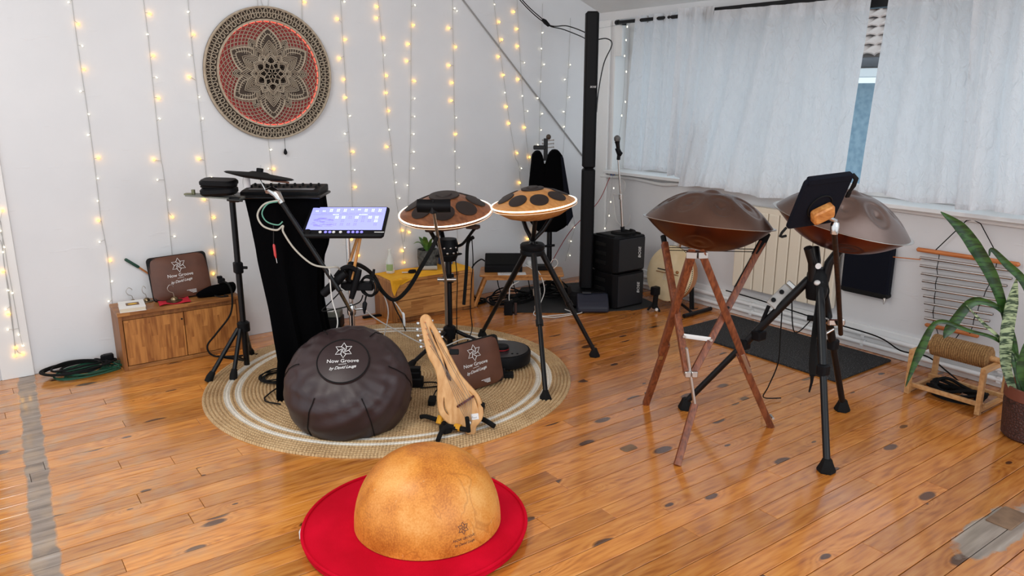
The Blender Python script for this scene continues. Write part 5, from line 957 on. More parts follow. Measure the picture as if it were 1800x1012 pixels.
# ================================================================ handpans
def pan_metal(name, c1, c2, r):
    m, nt, b = nodes(name); b.inputs['Metallic'].default_value = .9; tc = N(nt, 'ShaderNodeTexCoord'); n = N(nt, 'ShaderNodeTexNoise', i_Scale=5., i_Detail=4.); nt.links.new(tc.outputs['Object'], n.inputs[0]); nt.links.new(ramp(nt, n.outputs[0], [(.3, c1), (.7, c2)]), b.inputs['Base Color'])
    ro = N(nt, 'ShaderNodeMapRange', i_To_Min=r-.05, i_To_Max=r+.08); nt.links.new(n.outputs[0], ro.inputs[0]); nt.links.new(ro.outputs[0], b.inputs['Roughness']); return m
M['pan1'] = pan_metal('bronze_nitrided_steel', srgb(106, 82, 72), srgb(124, 98, 86), .28); M['pan1b'] = pan_metal('dark_bronze_shell', srgb(88, 48, 34), srgb(104, 58, 40), .3)
M['pan2'] = pan_metal('pewter_steel', srgb(124, 104, 96), srgb(146, 126, 118), .3); M['pan2b'] = pan_metal('ruddy_shell', srgb(104, 48, 40), srgb(120, 60, 48), .28); M['rimm'] = mat('bare_steel_rim', srgb(200, 192, 184), .25, 1)
def handpan(label, c, n, R, hi, lo, m1, m2, ph, zb):
    F_ = axis_frame(c, n); t = thing('handpan', label, 'handpan', (c[0], c[1], zb), 'handpans'); na, nr_ = 128, 64
    fields = [(.62*R*math.cos(ph+2*math.pi*k/8), .62*R*math.sin(ph+2*math.pi*k/8), math.cos(ph+2*math.pi*k/8), math.sin(ph+2*math.pi*k/8)) for k in range(8)]
    def top(x, y):
        r = math.hypot(x, y); z = hi*(1-(r/R)**2.5)
        for fx, fy, ca, sa in fields:
            du, dv = (x-fx)*ca+(y-fy)*sa, -(x-fx)*sa+(y-fy)*ca; e = math.hypot(du/.062, dv/.05)
            if e < 1.3: z -= .0085*max(0, min(1, (1.05-e)/.16))**1*(1 if e > .88 else 1) * (1-.25*e)
            g = math.hypot(du, dv*1.25)/.02
            if g < 2.5: z -= .012*math.exp(-g*g*1.2)
        e = r/.075
        if e < 1.15: z -= .007*max(0, min(1, (1.1-e)/.2))
        if r < .05: z += .014*math.exp(-(r/.034)**3)
        return z
    vs = []; fs = []
    for i in range(nr_+1):
        r = R*i/nr_
        for k in range(na): a = 2*math.pi*k/na; x, y = r*math.cos(a), r*math.sin(a); vs.append(F_ @ V((x, y, top(x, y))))
    for i in range(nr_):
        for k in range(na): m_ = (k+1) % na; fs.append((i*na+k, i*na+m_, (i+1)*na+m_, (i+1)*na+k)) if i else fs.append((na+m_, na+k, k))
    MB().add(vs, fs).build('top_shell', m1, t, smooth=85)
    vs = []; fs = []
    def bot(x, y):
        r = math.hypot(x, y); z = -lo*(1-(r/R)**2.3)
        for k in range(3):
            a = ph+.9+2*math.pi*k/3; e = math.hypot(x-.58*R*math.cos(a), y-.58*R*math.sin(a))/.06
            if e < 1.2: z += .006*max(0, min(1, (1.05-e)/.15)); z += .006*math.exp(-(e*3)**2)
        return z
    for i in range(nr_//2+1):
        r = .06*(1 if i == 0 else 1)+(R-.06)*i/(nr_//2)
        for k in range(na): a = 2*math.pi*k/na; x, y = r*math.cos(a), r*math.sin(a); vs.append(F_ @ V((x, y, bot(x, y))))
    for i in range(nr_//2):
        for k in range(na): m_ = (k+1) % na; fs.append((i*na+m_, i*na+k, (i+1)*na+k, (i+1)*na+m_))
    MB().add(vs, fs).build('bottom_shell', m2, t, smooth=85)
    MB().lathe([(.06, -lo*.965), (.05, -lo*.93), (.048, -lo*.6)], 40, F_, cap=False).build('port', m2, t)
    MB().lathe([(R-.003, .001), (R+.011, .0016), (R+.013, 0), (R+.011, -.0016), (R-.003, -.001)], 96, F_).build('rim', M['rimm'], t)
    return t, F_
handpan('dark bronze handpan resting on the folding wooden stand', (2.6, 2.15, .956), (UP+AW*.07+RT*.096).normalized(), .268, .132, .122, M['pan1'], M['pan1b'], R_(8), .84)
handpan('pewter-coloured handpan tilted on the black tripod behind the tablet', (3.03, 1.795, .963), (UP-AW*.10+RT*.205).normalized(), .277, .135, .12, M['pan2'], M['pan2b'], R_(25), .85)
# folding wooden stand
M['teak'] = wood('reddish_teak', srgb(92, 44, 26), srgb(140, 78, 46), 'Z', 14, .45)
ws = thing('wooden_stand', 'folding reddish wooden stand with crossed legs and metal plates', 'stand', (2.6, 2.1, 0))
def bar(a, b, w_, d_, m, parent, name='leg', side=None):
    a, b = V(a), V(b); z = (b-a).normalized(); s = (side or RT); x = (s-z*s.dot(z)).normalized(); F_ = frame(a, x, z.cross(x), z); L_ = (b-a).length
    return MB(F_).rbox((0, 0, L_/2), (w_, d_, L_), .004, 2).build(name, m, parent)
fA, fB, fC = V((2.617, 2.482, 0)), V((2.892, 1.954, 0)), V((2.255, 1.948, 0))
TC = V((2.378, 2.016, .875)); TA = V((2.581, 2.378, .83)); TB = V((2.814, 2.026, .862)); HG = V((2.38, 2.014, .36))
for T0, F0 in ((TC-RT*.018, fA), (TC+RT*.018, fB)):
    k1 = T0.lerp(F0, .62); k2 = T0.lerp(F0, .55); bar(T0, k1, .03, .036, M['teak'], ws); dlt = (RT*(-.018 if F0 is fB else .018)); bar(k2+dlt*.6, F0, .03, .03, M['teak'], ws, 'lower_leg'); bar(T0.lerp(F0, .545)-AW*.017, T0.lerp(F0, .655)-AW*.017, .018, .004, M['steel'], ws, 'plate')
    MB().cyl(F0+V((0, 0, .05))-AW*.02, F0+V((0, 0, .05))+AW*.02, .006).build('bolt', M['steel'], ws)
for T0, o_ in ((TA, -.013), (TB, .013)): bar(T0, HG+RT*o_, .028, .034, M['teak'], ws); MB().cyl(T0.lerp(HG, .5)-AW*.022, T0.lerp(HG, .5)+AW*.022, .006).build('bolt', M['black'], ws)
bar(HG+V((0, 0, .11))+RT*-.022, HG+V((.02, -.02, -.15)), .012, .02, M['steel'], ws, 'plate'); bar(HG+V((.022, -.016, -.14)), fC, .028, .03, M['teak'], ws, 'lower_leg')
for s in (-.014, .014): MB(frame(HG+RT*s-AW*.01, RT, UP)).rbox((0, 0, 0), (.026, .026, .034), .006).build('hinge', M['steel'], ws)
for s in (-1, 1): MB(frame(TC+RT*s*.02-AW*.0-V((0, 0, .012)), RT-AW*-.25*s, UP)).rbox((0, 0, 0), (.042, .026, .036), .003).build('hinge_plate', M['steel'], ws)
pA = TA.lerp(HG, .72); pB = TB.lerp(HG, .74); bar(pA-AW*.022, pB-AW*.022, .02, .004, M['white_metal'], ws, 'brace_plate', side=UP)
for p in (pA, pB): MB().cyl(p-AW*.034, p-AW*.015, .006).build('bolt', M['steel'], ws)
for T0, F0 in ((TB, HG),): MB().tube([T0.lerp(F0, -.07), T0, T0.lerp(F0, .1)], [.016, .019, .018], 10).build('grip', M['rubber'], ws); bar(T0.lerp(F0, .1), T0.lerp(F0, .36), .025, .032, M['rubber'], ws, 'tape')
MB().tube([TA+(TA-HG)*.06, TA, TA.lerp(HG, .04)], .013, 8).build('grip', M['rubber'], ws)
for dz in (0, .012): MB().tube([TA+V((0, 0, -.02-dz)), TB+V((0, 0, -.03-dz))], .002, 5).build('cord', M['rubber'], ws)
# black tripod of the second handpan
hb = V((3.0, 1.862, .70)); bt = thing('black_tripod', 'sturdy black tripod carrying the pewter handpan', 'stand', (3.0, 1.862, 0))
for fx, fy in ((2.71, 1.558), (3.332, 1.869), (2.733, 2.328)):
    u = V((fx-hb.x, fy-hb.y, 0)).normalized(); a = hb+u*.035; e = V((fx, fy, .035)); m_ = a.lerp(e, .5); q = MB(); q.cyl(a, m_, .0185); q.cyl(m_, e, .0145); q.build('leg', M['black'], bt)
    MB().rbox(tuple(m_), (.05, .045, .05), .012).build('leg_lock', M['plastic'], bt); MB().lathe([(0, 0), (.036, 0), (.038, .008), (.024, .04), (.019, .055), (0, .055)], 6, Matrix.Translation((fx, fy, 0))).build('foot', M['rubber'], bt)
MB().lathe([(0, -.09), (.04, -.085), (.048, -.03), (.045, .03), (.03, .055), (0, .055)], 12, Matrix.Translation(hb)).build('hub', M['plastic'], bt)
for k, a in enumerate((170, 290, 50)): u = V((math.cos(R_(a)), math.sin(R_(a)), 0)); MB().tube([hb+u*.03, hb+u*.04+V((0, 0, .08)), hb+u*.075+V((0, 0, .15-.01*k))], .019, 10).build('arm', M['black'], bt)
MB().ball(hb-AW*.05-RT*.02+V((0, 0, .0)), .013, 10, 8, (1.2, 1, .9)).build('knob', M['white_metal'], bt); MB().lathe([(0, 0), (.013, 0), (.013, .002), (0, .002)], 14, axis_frame(hb-AW*.055-RT*.025+V((0, 0, .075)), -AW)).build('sticker', M['ink'], bt)
q = MB(); q.cyl(hb+V((.16, 0, -.2))-AW*.06, hb+V((.16, 0, -.2))+AW*.0-RT*.12, .014); q.build('side_clamp', M['plastic'], bt)
# tablet in a navy case on a mottled rod
Bl, Br, Tl = V((2.505, 1.708, .999)), V((2.677, 1.584, 1.015)), V((2.564, 1.666, 1.199)); xv = (Br-Bl)+AW*.07; yv = (Tl-Bl)-AW*.085; Ft_ = frame(Bl+AW*.0, xv, yv); w_, h_ = .212, .222
ns = -1 if Ft_.to_3x3().col[2].dot(AW) > 0 else 1          # side that faces the room
tb = thing('tablet_case', 'navy tablet case with a hand strap and a small wood block, seen from behind', 'tablet', tuple(Bl))
MB(Ft_).rbox((w_/2, h_/2, 0), (w_, h_, .018), .02, 4).build('case', M['navy'], tb); MB(Ft_).rbox((w_/2, h_-.008, .002*ns), (w_*.9, .03, .024), .008).build('flap', M['navy'], tb)
MB(Ft_).box((w_/2, h_/2, -.0095*ns), (w_-.02, h_-.02, .001)).build('screen', M['plastic'], tb, smooth=False)
MB(Ft_).ring((w_*.52, h_*.42, .011*ns), (0, 0, 1), .05, .003, 32, 6).build('hand_strap_ring', M['zip'], tb)
MB(Ft_ @ Matrix.Rotation(R_(0), 4, 'Z')).rbox((w_*.56, h_*.33, .028*ns), (.085, .06, .036), .012, 3, Matrix.Rotation(R_(24), 4, 'Z')).build('wood_block', wood('cork_wood', srgb(176, 104, 44), srgb(222, 154, 84), 'X', 14, .55), tb)
MB(Ft_).tube([(w_-.004, h_-.004, 0), (w_+.012, h_-.02, .01*ns), (w_+.012, h_-.05, .012*ns), (w_+.008, h_-.075, .01*ns)], [.007, .01, .01, .007], 8, flat=.5).build('strap', M['zip'], tb); MB(Ft_).rbox((w_+.008, h_-.088, .01*ns), (.018, .026, .008), .003).build('buckle', M['plastic'], tb)
MB(Ft_).tube([(.004, .006, 0), (-.012, -.012, .004*ns), (-.014, -.03, .004*ns), (-.004, -.034, .004*ns), (.014, -.032, .004*ns)], .005, 8).build('lower_strap', M['zip'], tb)
rd = thing('mottled_rod', 'mottled black rod with chrome joints holding the tablet case', 'rod', (3.05, 1.82, .45)); jt = V(Ft_ @ V((w_*.85, h_*.1, .05*ns)))
MB().tube([Ft_ @ V((w_*.6, h_*.3, .03*ns)), jt+V((0, 0, .02)), jt], .009, 10).build('chrome_neck', M['chrome'], rd); MB().tube([jt+V((0, 0, .015)), jt, jt-V((0, 0, .03))], [.014, .018, .014], 12).build('joint', M['chrome'], rd)
cl_ = V((3.12, 1.80, .47)); MB().tube([jt-V((0, 0, .02)), jt.lerp(cl_, .5)+V((0, 0, 0)), cl_, cl_.lerp(jt, -.06)], .0105, 10).build('rod', mat('rust_mottled_rod', srgb(14, 11, 10), .5, .3, srgb(52, 30, 22), 60), rd)
MB(frame(tuple(cl_+V((0, 0, .03))), RT, AW)).rbox((-.02, .02, 0), (.08, .05, .03), .01).build('clamp', M['chrome'], rd); MB(frame(tuple(cl_+V((0, 0, .0))), RT, AW)).cyl((-.03, 0, 0), (-.06, .0, -.02), .006).build('wing', M['chrome'], rd)
# effect pedal on a clamp along the far leg
t = thing('effect_pedal', 'white effect box with black knobs clamped to the tripod leg', 'pedal', (2.95, 2.03, .45)); lgA, lgB = V((3.0, 1.862, .7)), V((2.733, 2.328, .03))
pc = V((2.945, 2.0, .60)); Fp = frame(pc, (RT*.62+UP*.68).normalized(), (-RT*.68+UP*.62+AW*.5).normalized()); MB(Fp).rbox((0, 0, 0), (.115, .06, .032), .008).build('box', mat('white_enamel', srgb(186, 182, 176), .4), t); q3 = 1 if Fp.to_3x3().col[2].dot(AW) < 0 else -1
for x in (-.03, .02): MB(Fp).lathe([(.011, .014), (.010, .03), (0, .03)], 12, Matrix.Translation((x, .012, 0)) @ Matrix.Diagonal((1, 1, q3, 1))).build('knob', M['plastic'], t)
for x in (-.03, .015): MB(Fp).cyl((x, -.028, 0), (x, -.045, 0), .008).build('jack', M['plastic'], t)
MB(Fp).rbox((.07, .005, .008*q3), (.022, .045, .02), .006).build('footswitch', M['steel'], t); lp_ = lgA.lerp(lgB, .42); MB().tube([pc+RT*-.05-UP*.04, lp_+V((0, 0, .03)), lp_], .009, 8).build('clamp_arm', M['plastic'], t); MB().rbox(tuple(lp_), (.06, .05, .045), .01).build('clamp', M['plastic'], t)
cable('thin black cables drooping from the effect box to the rubber mat', [tuple(pc-AW*.03-UP*.02), (2.94, 1.98, .42), (2.97, 2.0, .28), (3.0, 2.06, .14), (3.1, 2.15, .03), (3.2, 2.12, .012)], .003, M['rubber'])
cable('thin black cable from the effect box up to the tripod hub', [tuple(pc+RT*.04+UP*.0-AW*.03), (2.97, 1.93, .45), (3.0, 1.87, .52), (2.99, 1.8, .64), (2.985, 1.80, .69)], .003, M['rubber'])
# strap loop
ps = [V((2.965, 1.82, .70)), V((2.93, 1.805, .6)), V((2.90, 1.79, .46)), V((2.895, 1.785, .36)), V((2.905, 1.782, .30))]; ps2 = [V((2.975, 1.82, .70)), V((2.955, 1.8, .6)), V((2.94, 1.785, .46)), V((2.925, 1.78, .36)), V((2.907, 1.782, .30))]
t = thing('hanging_strap', 'black webbing strap hanging in a loop from the tripod hub', 'strap', (2.91, 1.79, .2)); q = MB()
for P_ in (ps, ps2): q.sheet([[p-RT*.012-AW*.004, p+RT*.012-AW*.004] for p in spline(P_, 6)], .003)
q.build('webbing', M['zip'], t); MB().tube([(2.906, 1.782, .305), (2.906, 1.782, .27), (2.90, 1.785, .225)], [.009, .006, .004], 8).build('clip', M['plastic'], t)
# ================================================================ window wall: radiator, pouch, chimes, mat
ra = thing('radiator', 'cream panel radiator of vertical fins under the window', 'radiator', (4.24, 2.87, .21)); M['cream'] = mat('cream_enamel', srgb(226, 214, 194), .4)
nf = 9; y0, y1 = 3.25, 2.505
for k in range(nf): ww_ = (y0-y1)/nf; MB().box((4.232, y0-ww_*(k+.5), .475), (.045, ww_-.006, .525)).build('fin', M['cream'], ra, smooth=False, bevel=.006)
MB().box((4.238, (y0+y1)/2, .752), (.05, y0-y1, .035)).build('top_rail', M['cream'], ra, smooth=False, bevel=.004); MB().box((4.262, (y0+y1)/2, .475), (.03, y0-y1-.02, .5)).build('back', mat('radiator_gap_shade', srgb(150, 138, 120), .6), ra, smooth=False)  # back in darker cream, shade between the fins put into its colour
t = thing('wall_pouch', 'flat navy fabric pouch hanging on the wall right of the radiator', 'pouch', (4.24, 2.33, .34)); Fw = frame((4.25, 2.325, .34), (0, -1, 0), (0, 0, 1)); MB(Fw).rbox((0, .155, -.0), (.29, .31, .05), .02, 4).build('body', M['navy'], t); MB(Fw).rbox((0, .02, 0), (.292, .03, .054), .012).build('bottom_seam', M['zip'], t); MB().tube([(4.22, 2.19, .35), (4.215, 2.185, .34), (4.21, 2.186, .318)], [.008, .008, .003], 8).build('zip_pull', M['steel'], t); MB().tube([(4.25, 2.46, .64), (4.262, 2.325, .72), (4.25, 2.19, .64)], .003, 6).build('loop', M['zip'], t)
M['mat'] = mat('speckled_rubber', (.012, .012, .013), .9, col2=(.10, .10, .10), scale=160, contrast=(.56, .64), bump=.5, bscale=160)
tag(MB().rbox((3.925, 2.66, .006), (.56, 1.13, .012), .01).build('rubber_mat', M['mat']), 'black speckled rubber mat on the floor below the radiator', 'mat')
ch = thing('tube_chimes', 'hanging chimes of nine steel tubes between two wooden rods on the window wall', 'chimes', (4.255, 1.8, .24)); M['dowel'] = wood('red_dowel', srgb(176, 96, 46), srgb(206, 126, 70), 'Y', 10, .4)
MB().tube([(4.255, 2.062, .655), (4.255, 2.055, .655), (4.255, 1.555, .66), (4.255, 1.547, .66)], [.006, .0125, .0125, .006], 12).build('top_rod', M['dowel'], ch); MB().tube([(4.255, 1.962, .246), (4.255, 1.954, .246), (4.255, 1.69, .25), (4.255, 1.683, .25)], [.006, .0115, .0115, .006], 12).build('bottom_rod', M['dowel'], ch)
CH = [((2.038, .612), (1.566, .624)), ((2.032, .568), (1.572, .584)), ((2.02, .526), (1.589, .543)), ((2.009, .486), (1.6, .505)), ((2.004, .444), (1.615, .462)), ((1.992, .404), (1.621, .424)), ((1.982, .365), (1.632, .382)), ((1.973, .324), (1.642, .343)), ((1.969, .282), (1.645, .302))]
for (ya, za), (yb, zb) in CH: q = MB(); z_ = (V((0, yb, zb))-V((0, ya, za))); q.lathe([(.0045, 0), (.008, 0), (.008, z_.length), (.0045, z_.length), (.0045, 0)], 14, axis_frame((4.255, ya, za), z_)); q.build('chime_tube', M['chrome'], ch)
for pts in ([(1.935, .648), (1.94, .61), (1.938, .57), (1.933, .53), (1.934, .486), (1.933, .446), (1.93, .406), (1.928, .366), (1.926, .326), (1.922, .285), (1.92, .25)], [(1.65, .65), (1.655, .62), (1.66, .58), (1.67, .54), (1.68, .5), (1.69, .46), (1.7, .42), (1.708, .38), (1.715, .34), (1.72, .3), (1.725, .255)]):
    MB().tube([(4.249+(.008 if i % 2 else -.004), y, z) for i, (y, z) in enumerate(pts)], .0022, 5).build('cord', M['rubber'], ch)
MB().tube([(4.255, 1.965, .662), (4.262, 1.83, .845), (4.262, 1.797, .853), (4.262, 1.76, .838), (4.255, 1.64, .668)], .0028, 6).build('hanging_cord', M['rubber'], ch); MB().ball((4.268, 1.797, .853), .009).build('hook', M['white'], ch); MB().tube([(4.255, 1.9, .24), (4.25, 1.88, .2), (4.25, 1.85, .17), (4.25, 1.81, .17), (4.255, 1.78, .24)], .0025, 5).build('lower_cord', M['rubber'], ch)
t = thing('chime_mallet', 'thin mallet with a dark red ball head stuck in the top chime', 'mallet', (4.25, 2.12, .58)); MB().tube([(4.24, 2.215, .590), (4.245, 2.03, .603)], .003, 6).build('stick', M['dowel'], t); MB().tube([(4.24, 2.232, .589), (4.24, 2.227, .589), (4.24, 2.208, .59), (4.24, 2.203, .59)], [.006, .011, .011, .006], 10).build('head', mat('maroon_ball', srgb(110, 50, 46), .6), t)
cable('black cable running along the skirting to the rope stand', [(4.22, 3.3, .165), (4.21, 3.0, .16), (4.2, 2.6, .14), (4.19, 2.2, .13), (4.14, 2.02, .1), (4.19, 1.9, .09), (4.18, 1.78, .04), (4.1, 1.68, .03), (4.02, 1.62, .02)], .0045, M['rubber'])
# ================================================================ rope roll on its wooden stand
M['ash'] = wood('pale_ash', srgb(186, 134, 82), srgb(214, 166, 112), 'X', 8, .45)
rs = thing('rope_scratcher', 'rope-wound roller in a pale wooden stand under the chimes', 'roller', (3.95, 1.63, 0)); xa, xb2, ya, yb = 3.81, 4.08, 1.80, 1.46
for y in (ya, yb):
    for x in (xa, xb2): MB().box((x, y, .105), (.024, .024, .21)).build('post', M['ash'], rs, smooth=False, bevel=.002)
    MB().box(((xa+xb2)/2, y, .222), (xb2-xa+.024, .024, .024)).build('top_rail', M['ash'], rs, smooth=False, bevel=.002); MB().box(((xa+xb2)/2, y, .02), (xb2-xa-.024, .02, .02)).build('base_rail', M['ash'], rs, smooth=False, bevel=.002)
for x in (xa+.03, xb2-.03): MB().box((x, (ya+yb)/2, .041), (.02, ya-yb+.024, .02)).build('long_rail', M['ash'], rs, smooth=False, bevel=.002)
rx, rz, rr = 3.95, .245, .05; MB().cyl((rx, ya+.02, rz), (rx, yb-.02, rz), .014).build('axle', M['ash'], rs)
M['rope'] = mat('sisal_rope', srgb(172, 132, 82), .85, col2=srgb(132, 94, 54), scale=130, bump=.8, bscale=220)
turns = 25; hx = []; L_ = (ya-.035)-(yb+.035)
for k in range(turns*20+1): a = 2*math.pi*k/20; y = ya-.035-L_*k/(turns*20); hx.append((rx+rr*math.cos(a), y, rz+rr*math.sin(a)))
MB().tube(hx, L_/turns*.52, 8).build('rope', M['rope'], rs)
tw = MB()
for st_ in range(2): tw.tube([V(p)+V(((math.cos(2*math.pi*i/20)*.0028), .0022*math.sin(i*1.35+st_*math.pi), math.sin(2*math.pi*i/20)*.0028)) for i, p in enumerate(hx)], .0032, 5)
tw.build('rope_strands', M['rope'], rs)['kind'] = 'stuff'
MB().cyl((rx, ya-.034, rz), (rx, yb+.034, rz), rr-.004, seg=24).build('core', M['rope'], rs)
coil('cable_coil', 'thick black cable coil on the floor under the rope roller', 3.95, 1.62, .075, .12, 7, .0085, M['rubber'], 77, .0, (), 0, .42, .2); bpy.data.objects['cable_coil.002']['category'] = 'cable'
# ================================================================ snake plant
pp = thing('snake_plant', 'tall snake plant with arching leaves in a dark woven pot at the right edge', 'plant', (3.745, 1.205, 0)); Pm = Matrix.Translation((3.745, 1.205, 0))
def weave():
    m, nt, b = nodes('dark_woven_pot'); b.inputs['Roughness'].default_value = .55; tc = N(nt, 'ShaderNodeTexCoord'); v = N(nt, 'ShaderNodeTexVoronoi', i_Scale=70., feature='DISTANCE_TO_EDGE'); nt.links.new(tc.outputs['Object'], v.inputs['Vector'])
    nt.links.new(ramp(nt, v.outputs['Distance'], [(0, srgb(26, 14, 12)), (.12, srgb(74, 42, 36))]), b.inputs['Base Color']); bp = N(nt, 'ShaderNodeBump', i_Strength=.9, i_Distance=.006); nt.links.new(v.outputs['Distance'], bp.inputs['Height']); nt.links.new(bp.outputs[0], b.inputs['Normal']); return m
MB().lathe([(0, 0), (.108, 0), (.118, .01), (.128, .16), (.127, .185)], 40, Pm).build('pot', weave(), pp); MB().lathe([(.127, .185), (.131, .188), (.131, .238), (.122, .24), (.12, .2), (.0, .2)], 40, Pm).build('pot_rim', mat('brown_glaze', srgb(112, 62, 48), .4), pp); MB().lathe([(0, .212), (.12, .21)], 24, Pm).build('soil', mat('pot_soil', (.03, .02, .015), .95, col2=(.2, .19, .17), scale=90, contrast=(.6, .7)), pp)
def snake_mat(name, c1, c2, sc_):
    m, nt, b = nodes(name); b.inputs['Roughness'].default_value = .38; tc = N(nt, 'ShaderNodeTexCoord'); mp = N(nt, 'ShaderNodeMapping'); mp.inputs['Scale'].default_value = (.35, .35, 1.6); nt.links.new(tc.outputs['Object'], mp.inputs[0]); n = N(nt, 'ShaderNodeTexNoise', i_Scale=sc_, i_Detail=3., i_Distortion=.8); nt.links.new(mp.outputs[0], n.inputs[0]); nt.links.new(ramp(nt, n.outputs[0], [(.42, c1), (.58, c2)]), b.inputs['Base Color']); return m
M['snake'] = snake_mat('snake_leaf', srgb(22, 50, 18), srgb(50, 88, 34), 40.); M['snake_v'] = snake_mat('variegated_leaf', srgb(44, 66, 44), srgb(166, 182, 140), 60.)
def blade(pts, ws_, m, face=None):
    P_ = spline(pts, 7); n = len(P_); g = []
    for i, p in enumerate(P_):
        t_ = i/(n-1); k = t_*(len(ws_)-1); a = int(min(k, len(ws_)-2)); w_ = ws_[a]+(ws_[a+1]-ws_[a])*(k-a); tg = (P_[min(i+1, n-1)]-P_[max(i-1, 0)]).normalized(); fv = face or AW; s = tg.cross(fv); s = s.normalized() if s.length > 1e-4 else RT
        g.append([p-s*w_/2, p-s*w_*.25+fv*w_*.12, p+fv*w_*.16, p+s*w_*.25+fv*w_*.12, p+s*w_/2])
    MB().sheet(g, .002).build('leaf', m, pp, smooth=70)
blade([(3.69, 1.25, .205), (3.672, 1.30, .357), (3.663, 1.316, .426), (3.622, 1.346, .573), (3.559, 1.391, .728), (3.483, 1.446, .858), (3.422, 1.491, .943), (3.349, 1.544, 1.008)], [.02, .022, .026, .034, .05, .056, .045, .001], M['snake'])
blade([(3.75, 1.19, .205), (3.73, 1.22, .4), (3.687, 1.258, .593), (3.635, 1.296, .714), (3.567, 1.345, .789), (3.508, 1.388, .853), (3.502, 1.392, .825)], [.02, .024, .03, .034, .03, .016, .003], M['snake'])
blade([(3.665, 1.27, .205), (3.63, 1.31, .342), (3.617, 1.32, .479), (3.617, 1.32, .613), (3.619, 1.319, .728)], [.026, .045, .06, .056, .001], M['snake_v'])
blade([(3.71, 1.26, .205), (3.701, 1.288, .334), (3.673, 1.309, .449), (3.623, 1.345, .562), (3.556, 1.393, .612), (3.496, 1.437, .606), (3.439, 1.478, .494), (3.423, 1.49, .449)], [.014, .014, .015, .018, .024, .045, .05, .001], M['snake'])
blade([(3.70, 1.25, .205), (3.695, 1.284, .325), (3.674, 1.299, .382), (3.595, 1.356, .451), (3.503, 1.423, .485), (3.385, 1.509, .525), (3.338, 1.543, .394), (3.302, 1.568, .226)], [.014, .014, .014, .014, .014, .02, .042, .001], M['snake'])
blade([(3.70, 1.265, .205), (3.689, 1.288, .336), (3.612, 1.344, .451), (3.542, 1.395, .525), (3.476, 1.443, .603)], [.014, .014, .014, .012, .001], M['snake_v'])
blade([(3.68, 1.21, .205), (3.616, 1.232, .30), (3.60, 1.243, .368), (3.601, 1.243, .458)], [.03, .04, .034, .001], M['snake'])
blade([(3.78, 1.16, .205), (3.80, 1.13, .45), (3.82, 1.1, .7)], [.03, .05, .001], M['snake_v'])
# ================================================================ rug and what stands on it
def rug_mat():
    m, nt, b = nodes('braided_jute'); b.inputs['Roughness'].default_value = .9; L = nt.links.new; tc = N(nt, 'ShaderNodeTexCoord'); s = N(nt, 'ShaderNodeSeparateXYZ'); L(tc.outputs['Object'], s.inputs[0])
    r = math_(nt, 'SQRT', math_(nt, 'ADD', math_(nt, 'MULTIPLY', s.outputs[0], s.outputs[0]), math_(nt, 'MULTIPLY', s.outputs[1], s.outputs[1])))
    n = N(nt, 'ShaderNodeTexNoise', i_Scale=120., i_Detail=3.); L(tc.outputs['Object'], n.inputs[0]); n2 = N(nt, 'ShaderNodeTexNoise', i_Scale=5., i_Detail=3.); L(tc.outputs['Object'], n2.inputs[0])
    at = math_(nt, 'ARCTAN2', s.outputs[1], s.outputs[0]); pl = math_(nt, 'SINE', math_(nt, 'ADD', math_(nt, 'MULTIPLY', math_(nt, 'MULTIPLY', at, r), 420.), math_(nt, 'MULTIPLY', r, 900.)))
    f = math_(nt, 'ADD', math_(nt, 'ADD', math_(nt, 'MULTIPLY', n.outputs[0], .8), math_(nt, 'MULTIPLY', pl, .10)), math_(nt, 'MULTIPLY', math_(nt, 'SUBTRACT', n2.outputs[0], .5), .5))
    ju = ramp(nt, f, [(.12, srgb(124, 92, 58)), (.4, srgb(190, 156, 112)), (.7, srgb(222, 194, 150))]); wh = ramp(nt, f, [(.15, srgb(196, 186, 168)), (.5, srgb(236, 230, 218))])
    c1 = N(nt, 'ShaderNodeMath', operation='COMPARE'); L(r, c1.inputs[0]); c1.inputs[1].default_value = .7925; c1.inputs[2].default_value = .0155
    c2 = N(nt, 'ShaderNodeMath', operation='COMPARE'); L(r, c2.inputs[0]); c2.inputs[1].default_value = .8475; c2.inputs[2].default_value = .0155
    L(mix(nt, math_(nt, 'MAXIMUM', c1.outputs[0], c2.outputs[0]), ju, wh), b.inputs['Base Color']); bp = N(nt, 'ShaderNodeBump', i_Strength=.6, i_Distance=.005); L(f, bp.inputs['Height']); L(bp.outputs[0], b.inputs['Normal']); return m
RC = V((1.78, 3.56, 0)); RR = .965; nb = 52; pr = [(0, .001)]
pr = [(RR, 0)]
for k in range(nb):
    r1 = RR-(RR-.006)*k/nb; r0 = RR-(RR-.006)*(k+1)/nb; pr += [(r1, .0015), (r1*.72+r0*.28, .0098), (r1*.28+r0*.72, .0098)]
pr += [(.006, .004), (0, .006)]
tag(MB().lathe(pr, 120, Matrix.Translation(RC)).build('round_rug', rug_mat(), smooth=70, org=RC), 'large round braided jute rug with a double white ring', 'rug')
zr = .0105
